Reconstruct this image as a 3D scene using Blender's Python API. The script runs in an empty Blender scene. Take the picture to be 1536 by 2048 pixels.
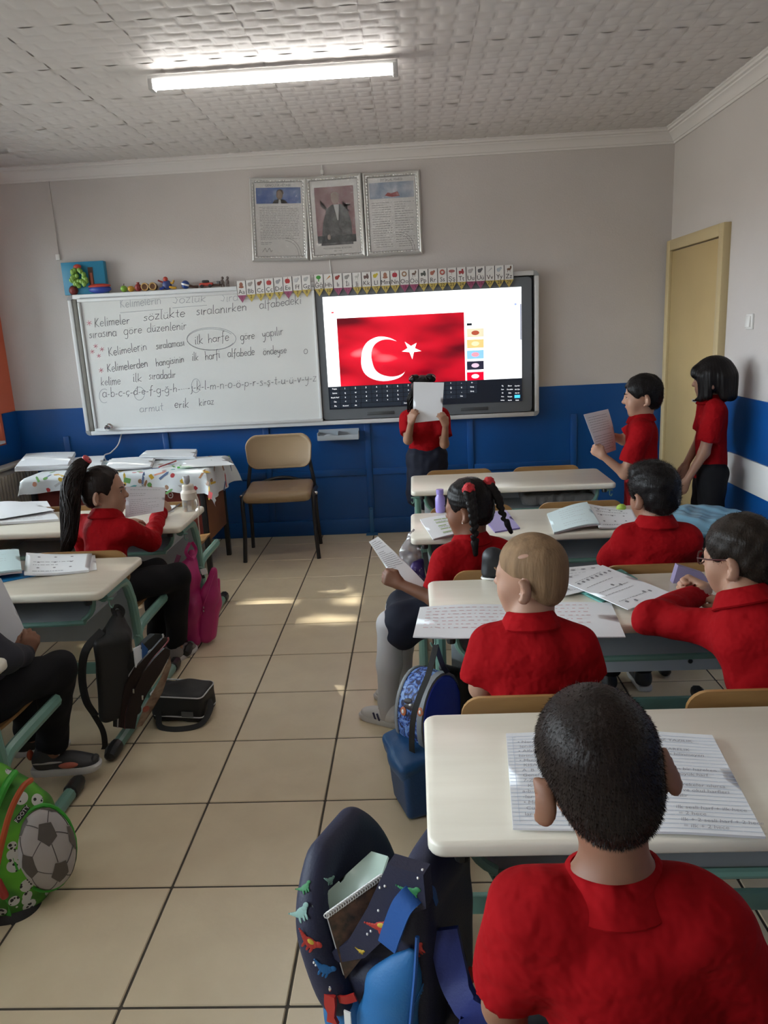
import bpy, bmesh, math, random
import numpy as np
from mathutils import Vector, Matrix
random.seed(7)
SC = bpy.context.scene
COL = SC.collection
PI = math.pi
UP = np.array((0.0, 0.0, 1.0))
def V(*a): return np.array(a, float)
def unit(v):
    v = np.asarray(v, float); return v / max(np.linalg.norm(v), 1e-9)

# ------------------------------------------------------------------ camera
F_PX, YAW, PITCH, ROLL = 1517.24, -0.0472, -0.2357, -0.0499
CAM = V(0.7531, -5.0499, 1.5319)
def cam_axes():
    cy, sy, cp, sp, cr, sr = math.cos(YAW), math.sin(YAW), math.cos(PITCH), math.sin(PITCH), math.cos(ROLL), math.sin(ROLL)
    f = V(sy*cp, cy*cp, sp); r0 = V(cy, -sy, 0); u0 = np.cross(r0, f)
    return cr*r0 + sr*u0, -sr*r0 + cr*u0, f
CR, CU, CF = cam_axes()
cd = bpy.data.cameras.new('camera'); cam = bpy.data.objects.new('camera', cd); COL.objects.link(cam)
cd.sensor_fit = 'HORIZONTAL'; cd.sensor_width = 36.0; cd.lens = F_PX/1536*36; cd.clip_start = 0.02; cd.clip_end = 60
cam.matrix_world = Matrix(((CR[0], CU[0], -CF[0], CAM[0]), (CR[1], CU[1], -CF[1], CAM[1]), (CR[2], CU[2], -CF[2], CAM[2]), (0, 0, 0, 1)))
SC.camera = cam
def ray(px, py): return CF + CR*(px-768)/F_PX + CU*(1024-py)/F_PX
def atY(px, py, y): d = ray(px, py); return CAM + d*(y-CAM[1])/d[1]
def atX(px, py, x): d = ray(px, py); return CAM + d*(x-CAM[0])/d[0]
def atZ(px, py, z): d = ray(px, py); return CAM + d*(z-CAM[2])/d[2]

# ------------------------------------------------------------------ light and exposure
SC.view_settings.view_transform = 'Standard'; SC.view_settings.look = 'None'
SC.view_settings.gamma = 1.0; SC.view_settings.use_curve_mapping = False
SC.view_settings.exposure = EXPOSURE = 1.44
W = bpy.data.worlds.new('sky'); SC.world = W; W.use_nodes = True
bg = W.node_tree.nodes['Background']
wn, wl_ = W.node_tree.nodes, W.node_tree.links      # bright hazy sky above the horizon, dull ground below it
wc = wn.new('ShaderNodeTexCoord'); wsx = wn.new('ShaderNodeSeparateXYZ'); wr_ = wn.new('ShaderNodeValToRGB'); wl_.new(wc.outputs['Generated'], wsx.inputs[0]); wl_.new(wsx.outputs['Z'], wr_.inputs[0]); wl_.new(wr_.outputs[0], bg.inputs[0])
wr_.color_ramp.elements[0].position = 0.0; wr_.color_ramp.elements[0].color = (0.26, 0.25, 0.22, 1); wr_.color_ramp.elements[1].position = 0.06; wr_.color_ramp.elements[1].color = (0.84, 0.92, 1.0, 1)
bg.inputs[1].default_value = 7.2
SUN_DIR = unit(V(0.80, -0.27, -0.66))          # the way the sunlight travels: in through the windows on the left
sd = bpy.data.lights.new('sun', 'SUN'); sd.energy = 4.5; sd.angle = 0.012; sd.color = (1.0, 0.93, 0.80)
sun = bpy.data.objects.new('sun', sd); COL.objects.link(sun)
sun.rotation_euler = Vector(-SUN_DIR).to_track_quat('Z', 'Y').to_euler(); sun.location = (-6, -1, 5)

# room shell
X0, X1, Y0, Y1, ZC = -2.29, 2.60, -6.6, 0.6535, 2.755
ZB = 1.066                                     # top of the blue dado
WIN = [(-2.15, 0.42, 0.85, 2.35), (-4.4, -2.5, 0.85, 2.35), (-6.2, -4.8, 0.85, 2.35)]   # window openings in the left wall: y0 y1 z0 z1
for i, (a, b, c, d) in enumerate(WIN):
    l = bpy.data.lights.new('window_portal', 'AREA'); l.shape = 'RECTANGLE'; l.size = b-a; l.size_y = d-c
    l.cycles.is_portal = True
    o = bpy.data.objects.new('window_portal', l); COL.objects.link(o)
    o.matrix_world = Matrix.Translation((X0-0.02, (a+b)/2, (c+d)/2)) @ Vector((1, 0, 0)).to_track_quat('-Z', 'Z').to_matrix().to_4x4()

# ------------------------------------------------------------------ materials
MATS = {}
def nt(m): return m.node_tree.nodes, m.node_tree.links
def mat(name, col, rough=0.6, metal=0.0, var=0.0, vscale=6.0, bump=0.0, bscale=60.0, stretch=None, col2=None, spec=0.5,
        emit=0.0, trans=0.0, alpha=1.0, sheen=0.0, coat=0.0, detail=4.0, sss=0.0):
    if name in MATS: return MATS[name]
    m = bpy.data.materials.new(name); m.use_nodes = True; n, l = nt(m); MATS[name] = m
    b = n['Principled BSDF']
    b.inputs['Base Color'].default_value = (*col, 1); b.inputs['Roughness'].default_value = rough
    b.inputs['Metallic'].default_value = metal; b.inputs['Specular IOR Level'].default_value = spec
    b.inputs['Transmission Weight'].default_value = trans; b.inputs['Alpha'].default_value = alpha
    b.inputs['Sheen Weight'].default_value = sheen; b.inputs['Coat Weight'].default_value = coat
    if sss: b.inputs['Subsurface Weight'].default_value = sss; b.inputs['Subsurface Radius'].default_value = (0.012, 0.005, 0.003); b.inputs['Subsurface Scale'].default_value = 0.6
    if emit: b.inputs['Emission Color'].default_value = (*col, 1); b.inputs['Emission Strength'].default_value = emit
    co = n.new('ShaderNodeTexCoord'); mp = n.new('ShaderNodeMapping'); l.new(co.outputs['Object'], mp.inputs[0])
    if stretch: mp.inputs['Scale'].default_value = stretch
    if var or col2:
        t = n.new('ShaderNodeTexNoise'); t.inputs['Scale'].default_value = vscale; t.inputs['Detail'].default_value = detail
        l.new(mp.outputs[0], t.inputs['Vector'])
        r = n.new('ShaderNodeMapRange'); r.inputs[1].default_value = 0.3; r.inputs[2].default_value = 0.7; l.new(t.outputs[0], r.inputs[0])
        x = n.new('ShaderNodeMix'); x.data_type = 'RGBA'; l.new(r.outputs[0], x.inputs[0])
        c2 = col2 if col2 else tuple(max(0, c*(1-var)) for c in col)
        x.inputs[6].default_value = (*c2, 1); x.inputs[7].default_value = (*col, 1); l.new(x.outputs[2], b.inputs['Base Color'])
    if bump:
        t2 = n.new('ShaderNodeTexNoise'); t2.inputs['Scale'].default_value = bscale; t2.inputs['Detail'].default_value = 3
        l.new(mp.outputs[0], t2.inputs['Vector'])
        bp = n.new('ShaderNodeBump'); bp.inputs['Strength'].default_value = bump; bp.inputs['Distance'].default_value = 0.004 if bscale > 30 else 0.03
        l.new(t2.outputs[0], bp.inputs['Height']); l.new(bp.outputs[0], b.inputs['Normal'])
    return m

# ------------------------------------------------------------------ objects
def tag(o, label=None, cat=None, group=None, kind=None):
    if label: o['label'] = label
    if cat: o['category'] = cat
    if group: o['group'] = group
    if kind: o['kind'] = kind
    return o
def thing(name, loc, label, cat, group=None, rz=0.0):
    o = bpy.data.objects.new(name, None); COL.objects.link(o); o.empty_display_size = 0.1
    o.location = tuple(float(c) for c in loc); o.rotation_euler = (0, 0, rz)
    return tag(o, label, cat, group)
def link(name, me, m=None, parent=None, local=False):
    o = bpy.data.objects.new(name, me); COL.objects.link(o)
    if m is not None and len(me.materials) == 0:
        for q in (m if isinstance(m, (list, tuple)) else [m]): me.materials.append(q)
    if parent is not None:
        o.parent = parent
        if not local:      # mesh is in world coordinates: take the parents' translation off
            p = parent; s = Vector((0, 0, 0))
            while p is not None: s += p.location; p = p.parent
            o.location = -s
    return o
def copy_tree(root, parent=None):
    c = root.copy(); COL.objects.link(c)
    if parent is not None: c.parent = parent
    for ch in list(root.children): copy_tree(ch, c)
    return c
def np_mesh(name, v, f, smooth=True, fm=None):
    me = bpy.data.meshes.new(name); v = np.asarray(v, np.float32); f = np.asarray(f, np.int32)
    me.vertices.add(len(v)); me.vertices.foreach_set('co', v.ravel())
    k = f.shape[1]; me.loops.add(f.size); me.loops.foreach_set('vertex_index', f.ravel())
    me.polygons.add(len(f)); me.polygons.foreach_set('loop_start', np.arange(0, f.size, k, dtype=np.int32))
    if smooth: me.polygons.foreach_set('use_smooth', np.ones(len(f), bool))
    if fm is not None: me.polygons.foreach_set('material_index', np.asarray(fm, np.int32))
    me.update(calc_edges=True); me.validate(); return me
def frame(d, up=(0, 0, 1)):
    d = unit(d); up = np.asarray(up, float)
    s = np.cross(d, up)
    if np.linalg.norm(s) < 1e-4: s = np.cross(d, V(1, 0, 0))
    s = unit(s); return d, s, np.cross(s, d)
def rotm(x=0, y=0, z=0): return np.array((Matrix.Rotation(z, 3, 'Z') @ Matrix.Rotation(y, 3, 'Y') @ Matrix.Rotation(x, 3, 'X')))

class MB:
    """collects boxes, tubes, prisms ... and links them as ONE mesh object"""
    def __init__(s): s.bm = bmesh.new(); s.mi = 0
    def _done(s, faces):
        for f in faces: f.material_index = s.mi
    def box(s, c, size, rot=None, bevel=0.0, seg=2):
        b = bmesh.new(); bmesh.ops.create_cube(b, size=1.0)
        for v in b.verts: v.co = Vector((v.co.x*size[0], v.co.y*size[1], v.co.z*size[2]))
        if bevel: bmesh.ops.bevel(b, geom=list(b.edges), offset=min(bevel, 0.49*min(size)), segments=seg, profile=0.5, affect='EDGES')
        M = Matrix(np.asarray(rot).tolist()) if rot is not None else Matrix.Identity(3)
        for v in b.verts: v.co = M @ v.co + Vector(c)
        return s.merge(b)
    def merge(s, b):
        mp = {}
        for v in b.verts: mp[v] = s.bm.verts.new(v.co)
        fs = []
        for f in b.faces:
            try: fs.append(s.bm.faces.new([mp[v] for v in f.verts]))
            except ValueError: pass
        s._done(fs); b.free(); return s
    def bar(s, a, b, w, h, up=(0, 0, 1), bevel=0.0):
        a = np.asarray(a, float); b = np.asarray(b, float); d, sd, u = frame(b-a, up)
        return s.box((a+b)/2, (w, np.linalg.norm(b-a), h), np.stack([sd, d, u], 1), bevel)
    def rings(s, rings, close=False, cap=True):
        R = [[s.bm.verts.new(p) for p in r] for r in rings]; n = len(R[0]); fs = []
        rng = range(len(R)) if close else range(len(R)-1)
        for i in rng:
            A, B = R[i], R[(i+1) % len(R)]
            for j in range(n): fs.append(s.bm.faces.new((A[j], A[(j+1) % n], B[(j+1) % n], B[j])))
        if cap and not close: fs.append(s.bm.faces.new(R[0][::-1])); fs.append(s.bm.faces.new(R[-1]))
        s._done(fs); return s
    def tube(s, pts, r, n=8, close=False, flat=1.0, up=(0, 0, 1)):
        P = [np.asarray(p, float) for p in pts]; m = len(P); rr = r if hasattr(r, '__len__') else [r]*m
        out = []; prev = None
        for i, p in enumerate(P):
            a = P[i-1] if (i > 0 or close) else P[i]; b = P[(i+1) % m] if (i < m-1 or close) else P[i]
            d = unit(b-a)
            if prev is None: _, sd, u = frame(d, up)
            else: sd = unit(prev - d*np.dot(prev, d)); u = np.cross(sd, d)
            prev = sd
            out.append([p + (sd*math.cos(t) + u*math.sin(t)*flat)*rr[i] for t in (2*PI*k/n for k in range(n))])
        return s.rings(out, close)
    def lathe(s, prof, c=(0, 0, 0), n=24, rot=None, sx=1.0, sy=1.0):
        M = np.eye(3) if rot is None else np.asarray(rot); c = np.asarray(c, float)
        return s.rings([[c + M @ V(r*math.cos(t)*sx, r*math.sin(t)*sy, z) for t in (2*PI*k/n for k in range(n))] for r, z in prof])
    def prism(s, poly, o, ex, ey, ez, d):
        """2-D outline on the axes ex, ey at origin o, extruded by d along ez"""
        o, ex, ey, ez = (np.asarray(q, float) for q in (o, ex, ey, ez))
        A = [s.bm.verts.new(o + ex*x + ey*y) for x, y in poly]; B = [s.bm.verts.new(o + ex*x + ey*y + ez*d) for x, y in poly]
        n = len(A); fs = [s.bm.faces.new(A[::-1]), s.bm.faces.new(B)]
        for i in range(n): fs.append(s.bm.faces.new((A[i], A[(i+1) % n], B[(i+1) % n], B[i])))
        s._done(fs); return s
    def poly(s, pts):
        s._done([s.bm.faces.new([s.bm.verts.new(p) for p in pts])]); return s
    def grid(s, fn, nu, nv):
        g = [[s.bm.verts.new(fn(i/nu, j/nv)) for j in range(nv+1)] for i in range(nu+1)]
        s._done([s.bm.faces.new((g[i][j], g[i+1][j], g[i+1][j+1], g[i][j+1])) for i in range(nu) for j in range(nv)]); return s
    def sphere(s, c, r, rot=None, n=12):
        b = bmesh.new(); bmesh.ops.create_uvsphere(b, u_segments=n, v_segments=max(6, n*2//3), radius=1.0)
        rr = r if hasattr(r, '__len__') else (r, r, r); M = Matrix(np.asarray(rot).tolist()) if rot is not None else Matrix.Identity(3)
        for v in b.verts: v.co = M @ Vector((v.co.x*rr[0], v.co.y*rr[1], v.co.z*rr[2])) + Vector(c)
        return s.merge(b)
    def mesh(s, name, angle=0.6, normals=True):
        if normals: bmesh.ops.recalc_face_normals(s.bm, faces=list(s.bm.faces))
        me = bpy.data.meshes.new(name); s.bm.to_mesh(me); s.bm.free()
        if angle:
            me.polygons.foreach_set('use_smooth', np.ones(len(me.polygons), bool)); me.set_sharp_from_angle(angle=angle)
        me.update(); return me
    def build(s, name, m, parent=None, local=False, angle=0.6, normals=True): return link(name, s.mesh(name, angle, normals), m, parent, local)
def rrect(w, h, r, n=5, cx=0, cy=0):
    p = []
    for sx, sy, a0 in ((1, 1, 0), (-1, 1, PI/2), (-1, -1, PI), (1, -1, 1.5*PI)):
        for k in range(n+1):
            a = a0 + k*PI/2/n; p.append((cx + sx*(w/2-r) + r*math.cos(a), cy + sy*(h/2-r) + r*math.sin(a)))
    return p
def bez(p0, p1, p2, p3, n=10):
    p0, p1, p2, p3 = (np.asarray(p, float) for p in (p0, p1, p2, p3))
    return [(1-t)**3*p0 + 3*(1-t)**2*t*p1 + 3*(1-t)*t*t*p2 + t**3*p3 for t in (i/n for i in range(n+1))]
def spline(pts, n=6):
    P = [np.asarray(p, float) for p in pts]; P = [2*P[0]-P[1]] + P + [2*P[-1]-P[-2]]; out = []
    for i in range(1, len(P)-2):
        for k in range(n):
            t = k/n; a, b, c, d = P[i-1:i+3]
            out.append(0.5*(2*b + (c-a)*t + (2*a-5*b+4*c-d)*t*t + (3*b-a-3*c+d)*t**3))
    return out + [P[-2]]

from mathutils.bvhtree import BVHTree
def stick(objs, px, py):
    """where the sight line through a photo point meets these meshes: point, outward normal, right, up"""
    best = None; d = Vector(unit(ray(px, py)))
    for o in objs:
        me = o.data; sh = Vector((0, 0, 0)); p = o
        while p is not None: sh += p.location; p = p.parent
        t = BVHTree.FromPolygons([v.co+sh for v in me.vertices], [tuple(f.vertices) for f in me.polygons]); h = t.ray_cast(Vector(CAM), d)
        if h[0] is not None and (best is None or h[3] < best[3]): best = h
    if best is None: return None
    n = np.array(best[1]); n = n if np.dot(n, np.array(d)) < 0 else -n; r = unit(CR-n*np.dot(CR, n)); return np.array(best[0]), n, r, np.cross(n, r)

# ------------------------------------------------------------------ smooth-blended solids (bodies, clothes, bags)
class SDF:
    def __init__(s): s.ops = []; s.post = []; s.disp = None
    def cap(s, a, b, ra, rb=None, k=0.03, clip=(), flat=None, sub=False):
        s.ops.append(('c', np.asarray(a, float), np.asarray(b, float), ra, ra if rb is None else rb, k, list(clip), flat, sub)); return s
    def ell(s, c, r, R=None, k=0.03, clip=(), sub=False):
        s.ops.append(('e', np.asarray(c, float), np.asarray(r, float), np.eye(3) if R is None else np.asarray(R), None, k, list(clip), None, sub)); return s
    def box(s, c, h, R=None, r=0.02, k=0.02, clip=(), sub=False, taper=None):
        s.ops.append(('b', np.asarray(c, float), np.asarray(h, float), np.eye(3) if R is None else np.asarray(R), (r, taper), k, list(clip), None, sub)); return s
    def chain(s, pts, rad, k=0.03, **kw):
        for i in range(len(pts)-1): s.cap(pts[i], pts[i+1], rad[i], rad[i+1], k, **kw)
        return s
    def cut(s, p, n): s.post.append((np.asarray(p, float), unit(n))); return s     # keeps the side n points away from
    def _ext(s, o):
        t, a, b = o[0], o[1], o[2]
        if t == 'c':
            r = max(o[3], o[4]); return np.minimum(a, b)-r, np.maximum(a, b)+r
        if t == 'e': q = np.abs(o[3]) @ b; return a-q, a+q
        q = np.abs(o[3]) @ b; return a-q, a+q
    def mesh(s, name, res=0.006, smooth=1):
        lo = np.full(3, 1e9); hi = -lo
        for o in s.ops:
            if o[8]: continue
            l, h = s._ext(o); lo = np.minimum(lo, l); hi = np.maximum(hi, h)
        lo -= 4*res+0.004; hi += 4*res+0.004
        n = np.ceil((hi-lo)/res).astype(int)+1
        D = np.full(n, 0.5, np.float32); ax = [(lo[i]+res*np.arange(n[i])).astype(np.float32) for i in range(3)]
        for o in s.ops:
            l, h = s._ext(o); k = o[5]; mg = k*0.6+3*res
            i0 = np.clip(np.floor((l-mg-lo)/res).astype(int), 0, n-1); i1 = np.clip(np.ceil((h+mg-lo)/res).astype(int)+1, 1, n)
            if np.any(i1 <= i0): continue
            sl = tuple(slice(i0[i], i1[i]) for i in range(3))
            X = ax[0][sl[0]][:, None, None]; Y = ax[1][sl[1]][None, :, None]; Z = ax[2][sl[2]][None, None, :]
            if o[0] == 'c':
                a, b, ra, rb, fl = o[1], o[2], o[3], o[4], o[7]
                px, py, pz = X-a[0], Y-a[1], Z-a[2]; ba = b-a
                if fl is not None:
                    fx, f = unit(fl[0]), 1/fl[1]-1
                    q = (px*fx[0]+py*fx[1]+pz*fx[2])*f; px, py, pz = px+q*fx[0], py+q*fx[1], pz+q*fx[2]
                    ba = ba + fx*np.dot(ba, fx)*f
                L2 = max(float(ba@ba), 1e-9)
                t = np.clip((px*ba[0]+py*ba[1]+pz*ba[2])/L2, 0, 1)
                d = np.sqrt((px-t*ba[0])**2+(py-t*ba[1])**2+(pz-t*ba[2])**2) - (ra+(rb-ra)*t)
            else:
                c, r, R = o[1], o[2], o[3]; px, py, pz = X-c[0], Y-c[1], Z-c[2]
                u, v, w = (px*R[0, i]+py*R[1, i]+pz*R[2, i] for i in range(3))
                if o[0] == 'e':
                    k0 = np.sqrt((u/r[0])**2+(v/r[1])**2+(w/r[2])**2); k1 = np.sqrt((u/r[0]**2)**2+(v/r[1]**2)**2+(w/r[2]**2)**2)
                    d = k0*(k0-1)/np.maximum(k1, 1e-6)
                else:
                    rr, tp = o[4]
                    if tp: g = 1+tp*(w/r[2]); u, v = u/g, v/g       # narrower or wider towards the top
                    qx, qy, qz = np.abs(u)-r[0]+rr, np.abs(v)-r[1]+rr, np.abs(w)-r[2]+rr
                    d = np.sqrt(np.maximum(qx, 0)**2+np.maximum(qy, 0)**2+np.maximum(qz, 0)**2)+np.minimum(np.maximum(qx, np.maximum(qy, qz)), 0)-rr
            for cp, cn in o[6]:
                cn = unit(cn); d = np.maximum(d, (X-cp[0])*cn[0]+(Y-cp[1])*cn[1]+(Z-cp[2])*cn[2])
            d = d.astype(np.float32); A = D[sl]
            if o[8]: d = -d; hh = np.maximum(k-np.abs(A-d), 0)/max(k, 1e-6); D[sl] = np.maximum(A, d)+hh*hh*k*0.25
            else: hh = np.maximum(k-np.abs(A-d), 0)/max(k, 1e-6); D[sl] = np.minimum(A, d)-hh*hh*k*0.25
        X = ax[0][:, None, None]; Y = ax[1][None, :, None]; Z = ax[2][None, None, :]
        if s.disp is not None: D = D + s.disp(X, Y, Z).astype(np.float32)
        for p, q in s.post: D = np.maximum(D, ((X-p[0])*q[0]+(Y-p[1])*q[1]+(Z-p[2])*q[2]).astype(np.float32))
        for i in range(3):
            e = [slice(None)]*3
            for j in (0, -1): e[i] = j; D[tuple(e)] = np.maximum(D[tuple(e)], 0.01)
        v, f = surface_nets(D, lo, res, smooth); s.v, s.f = v, f
        return np_mesh(name, v, f)
    def build(s, name, m, parent=None, res=0.006, smooth=1): return link(name, s.mesh(name, res, smooth), m, parent)
EDG = [(0, 1), (2, 3), (4, 5), (6, 7), (0, 2), (1, 3), (4, 6), (5, 7), (0, 4), (1, 5), (2, 6), (3, 7)]
OFF = np.array([(i & 1, (i >> 1) & 1, (i >> 2) & 1) for i in range(8)])
def surface_nets(D, lo, res, smooth=1):
    S = D < 0
    c = sum(S[o[0]:S.shape[0]-1+o[0], o[1]:S.shape[1]-1+o[1], o[2]:S.shape[2]-1+o[2]].astype(np.int8) for o in OFF)
    act = np.argwhere((c > 0) & (c < 8)); N = len(act)
    val = np.stack([D[act[:, 0]+o[0], act[:, 1]+o[1], act[:, 2]+o[2]] for o in OFF], 1)
    acc = np.zeros((N, 3)); cnt = np.zeros(N)
    for a, b in EDG:
        m = (val[:, a] < 0) != (val[:, b] < 0); t = np.where(m, val[:, a]/np.where(m, val[:, a]-val[:, b], 1), 0)
        p = OFF[a][None, :] + t[:, None]*(OFF[b]-OFF[a])[None, :]; acc += p*m[:, None]; cnt += m
    v = lo + (act + acc/np.maximum(cnt, 1)[:, None])*res
    idx = np.full(c.shape, -1, np.int32); idx[act[:, 0], act[:, 1], act[:, 2]] = np.arange(N)
    F = []
    for a in range(3):
        b, d = (a+1) % 3, (a+2) % 3
        s0 = [slice(0, S.shape[i]) for i in range(3)]; s0[a] = slice(0, S.shape[a]-1); s1 = list(s0); s1[a] = slice(1, S.shape[a])
        e = np.argwhere(S[tuple(s0)] != S[tuple(s1)])
        e = e[(e[:, b] > 0) & (e[:, d] > 0) & (e[:, b] < S.shape[b]-1) & (e[:, d] < S.shape[d]-1)]
        q = []
        for ob, od in ((0, 0), (1, 0), (1, 1), (0, 1)):
            g = e.copy(); g[:, b] -= ob; g[:, d] -= od; q.append(idx[g[:, 0], g[:, 1], g[:, 2]])
        q = np.stack(q, 1); ins = S[e[:, 0], e[:, 1], e[:, 2]]; q[~ins] = q[~ins][:, ::-1]; F.append(q)
    f = np.concatenate(F)
    for _ in range(smooth):
        a = np.zeros_like(v); n = np.zeros(len(v))
        for i in range(4):
            j = (i+1) % 4
            np.add.at(a, f[:, i], v[f[:, j]]); np.add.at(n, f[:, i], 1); np.add.at(a, f[:, j], v[f[:, i]]); np.add.at(n, f[:, j], 1)
        v = 0.5*v + 0.5*a/np.maximum(n, 1)[:, None]
    return v, f
def waves(seed, amp, wl, n=5, axis=None):
    """cloth folds: a few crossing sine waves"""
    rg = np.random.RandomState(seed); ks = []
    for _ in range(n):
        d = unit(rg.normal(size=3)) if axis is None else unit(np.asarray(axis)+0.45*rg.normal(size=3))
        ks.append((d*2*PI/(wl*rg.uniform(0.7, 1.5)), rg.uniform(0, 6.28), amp*rg.uniform(0.5, 1)/math.sqrt(n)))
    return lambda X, Y, Z: sum(a*np.sin(k[0]*X+k[1]*Y+k[2]*Z+p) for k, p, a in ks)
def text_mesh(body, size, o, ex, ey, align='CENTER', extrude=0.0, shear=0.0, spacing=1.0):
    """flat lettering standing on the axes ex (reading direction), ey (up)"""
    cu = bpy.data.curves.new('lettering', 'FONT'); cu.body = body; cu.size = size; cu.align_x = align; cu.align_y = 'CENTER'; cu.shear = shear
    cu.space_character = spacing; cu.resolution_u = 2
    ob = bpy.data.objects.new('lettering', cu); me = bpy.data.meshes.new_from_object(ob)
    ex, ey, o = unit(ex), unit(ey), np.asarray(o, float); c = np.zeros(len(me.vertices)*3, np.float32); me.vertices.foreach_get('co', c); c = c.reshape(-1, 3)
    me.vertices.foreach_set('co', (o + c[:, :1]*ex + c[:, 1:2]*ey).astype(np.float32).ravel()); me.update()
    bpy.data.objects.remove(ob); me.materials.clear(); return me
# ================================================================== the room
M_plaster = mat('plaster', (0.575, 0.535, 0.515), 0.75, var=0.05, vscale=2.0, bump=0.25, bscale=90)
M_orange = mat('orange_paint', (0.62, 0.13, 0.06), 0.6, var=0.05, bump=0.2, bscale=90)
M_blue = mat('blue_gloss_paint', (0.005, 0.08, 0.30), 0.32, var=0.18, vscale=3.0, bump=0.12, bscale=40)
M_ceil = mat('ceiling_foam', (0.60, 0.57, 0.555), 0.55, var=0.04, vscale=1.5)
M_trim = mat('cornice_white', (0.68, 0.65, 0.63), 0.6)
M_tile = mat('floor_tile', (0.72, 0.60, 0.42), 0.28, col2=(0.66, 0.54, 0.375), vscale=7.0, bump=0.05, bscale=25, spec=0.45, detail=8)
M_grout = mat('grout', (0.085, 0.07, 0.055), 0.9, var=0.3, vscale=30)
M_cream = mat('door_cream', (0.46, 0.335, 0.155), 0.45, var=0.07, vscale=4, bump=0.05)
M_white = mat('white_plastic', (0.74, 0.73, 0.71), 0.4)
M_whitemetal = mat('white_lacquer', (0.70, 0.70, 0.69), 0.35)
M_alu = mat('aluminium', (0.62, 0.63, 0.64), 0.35, metal=0.8)
M_black = mat('black_plastic', (0.012, 0.012, 0.013), 0.4)
def thin_glass(name, tint=(1, 1, 1), refl=0.06, rough=0.02):
    m = bpy.data.materials.new(name); m.use_nodes = True; n, l = nt(m); n.remove(n['Principled BSDF'])
    t = n.new('ShaderNodeBsdfTransparent'); t.inputs[0].default_value = (*tint, 1); g = n.new('ShaderNodeBsdfGlossy'); g.inputs['Roughness'].default_value = rough
    fr = n.new('ShaderNodeFresnel')
    if rough > .03:
        tx_ = n.new('ShaderNodeTexNoise'); tx_.inputs['Scale'].default_value = 7; tx_.inputs['Distortion'].default_value = 1.2; bp = n.new('ShaderNodeBump'); bp.inputs['Strength'].default_value = .8; bp.inputs['Distance'].default_value = .02; l.new(tx_.outputs[0], bp.inputs['Height']); l.new(bp.outputs[0], g.inputs['Normal'])
    fr.inputs[0].default_value = 1.45 if refl else 1.0; x = n.new('ShaderNodeMixShader')
    l.new(fr.outputs[0], x.inputs[0]); l.new(t.outputs[0], x.inputs[1]); l.new(g.outputs[0], x.inputs[2]); l.new(x.outputs[0], n['Material Output'].inputs[0])
    MATS[name] = m; return m
M_glass = thin_glass('window_glass', (0.96, 0.98, 0.98))
def S(o): o['kind'] = 'structure'; return o

# floor: dark bed with the tiles laid on it
fl = S(MB().box(((X0+X1)/2, (Y0+Y1)/2, -0.053), (X1-X0+0.4, Y1-Y0+0.4, 0.1)).build('floor', M_grout))
TS = 0.4
def tile_mesh(w, h): return MB().box((0, 0, -0.01), (w-0.007, h-0.007, 0.02), bevel=0.0025, seg=1).mesh('tile', 0.4)
tm = {}
xs = sorted(set([X0] + [i*TS for i in range(-5, 7)] + [X1])); ys = sorted(set([Y0] + [i*TS for i in range(-16, 2)] + [Y1]))
for i in range(len(xs)-1):
    for j in range(len(ys)-1):
        w, h = round(xs[i+1]-xs[i], 3), round(ys[j+1]-ys[j], 3)
        if (w, h) not in tm: tm[(w, h)] = tile_mesh(w, h)
        o = link('tile', tm[(w, h)], M_tile, fl, local=True); o.location = ((xs[i]+xs[i+1])/2, (ys[j]+ys[j+1])/2, 0)

# ceiling: slab with embossed basket-weave panels
ce = S(MB().box(((X0+X1)/2, (Y0+Y1)/2, ZC+0.06), (X1-X0+0.4, Y1-Y0+0.4, 0.1)).build('ceiling', M_ceil))
PN, CELL = 6, 0.08
def panel_mesh():
    n = 8; N = PN*n; g = np.zeros((N+1, N+1))
    for a in range(N+1):
        for b in range(N+1):
            i, u = min(a//n, PN-1), a/n-min(a//n, PN-1); j, v = min(b//n, PN-1), b/n-min(b//n, PN-1)
            if (i+j) % 2 == 0: h = 0.0050*max(0, math.sin(PI*v))**0.6 + 0.0005*math.cos(2*PI*u*4)
            else: h = 0.0050*max(0, math.sin(PI*u))**0.6
            g[a, b] = h
    v = np.array([(a/n*CELL, b/n*CELL, -g[a, b]) for a in range(N+1) for b in range(N+1)])
    k = lambda a, b: a*(N+1)+b
    f = np.array([(k(a, b), k(a, b+1), k(a+1, b+1), k(a+1, b)) for a in range(N) for b in range(N)])
    return np_mesh('ceiling_panel', v, f)
pm = panel_mesh(); PS = PN*CELL
for i in range(11):
    for j in range(16):
        o = link('ceiling_panel', pm, M_ceil, ce, local=True); o.location = (X1-0.06-PS*(i+1)+0.45, Y1-PS*(j+1)+0.02, ZC+0.0115)

# walls
T = 0.15
wf = S(MB().box(((X0+X1)/2, Y1+T/2, (ZC+0.1)/2), (X1-X0+2*T, T, ZC+0.1)).build('wall_front', M_plaster))
d = MB(); d.box(((X0+X1)/2, Y1-0.004, ZB/2), (X1-X0, 0.008, ZB)); d.build('dado_board', M_blue, wf)
for x in (-1.92, -1.15, -0.38, 0.39, 1.16, 1.93):
    MB().box((x, Y1-0.013, ZB/2-0.1), (0.045, 0.014, ZB-0.22), bevel=0.003).build('dado_stile', M_blue, wf)
for k, x in enumerate((-1.92, -1.15, -0.38, 0.39, 1.16)):
    MB().box((x+0.385, Y1-0.013, 0.485), (0.72, 0.012, 0.05), bevel=0.003).build('dado_rail', M_blue, wf)
wr = S(MB().box((X1+T/2, (Y0+Y1)/2, (ZC+0.1)/2), (T, Y1-Y0, ZC+0.1)).build('wall_right', M_plaster))
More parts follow.
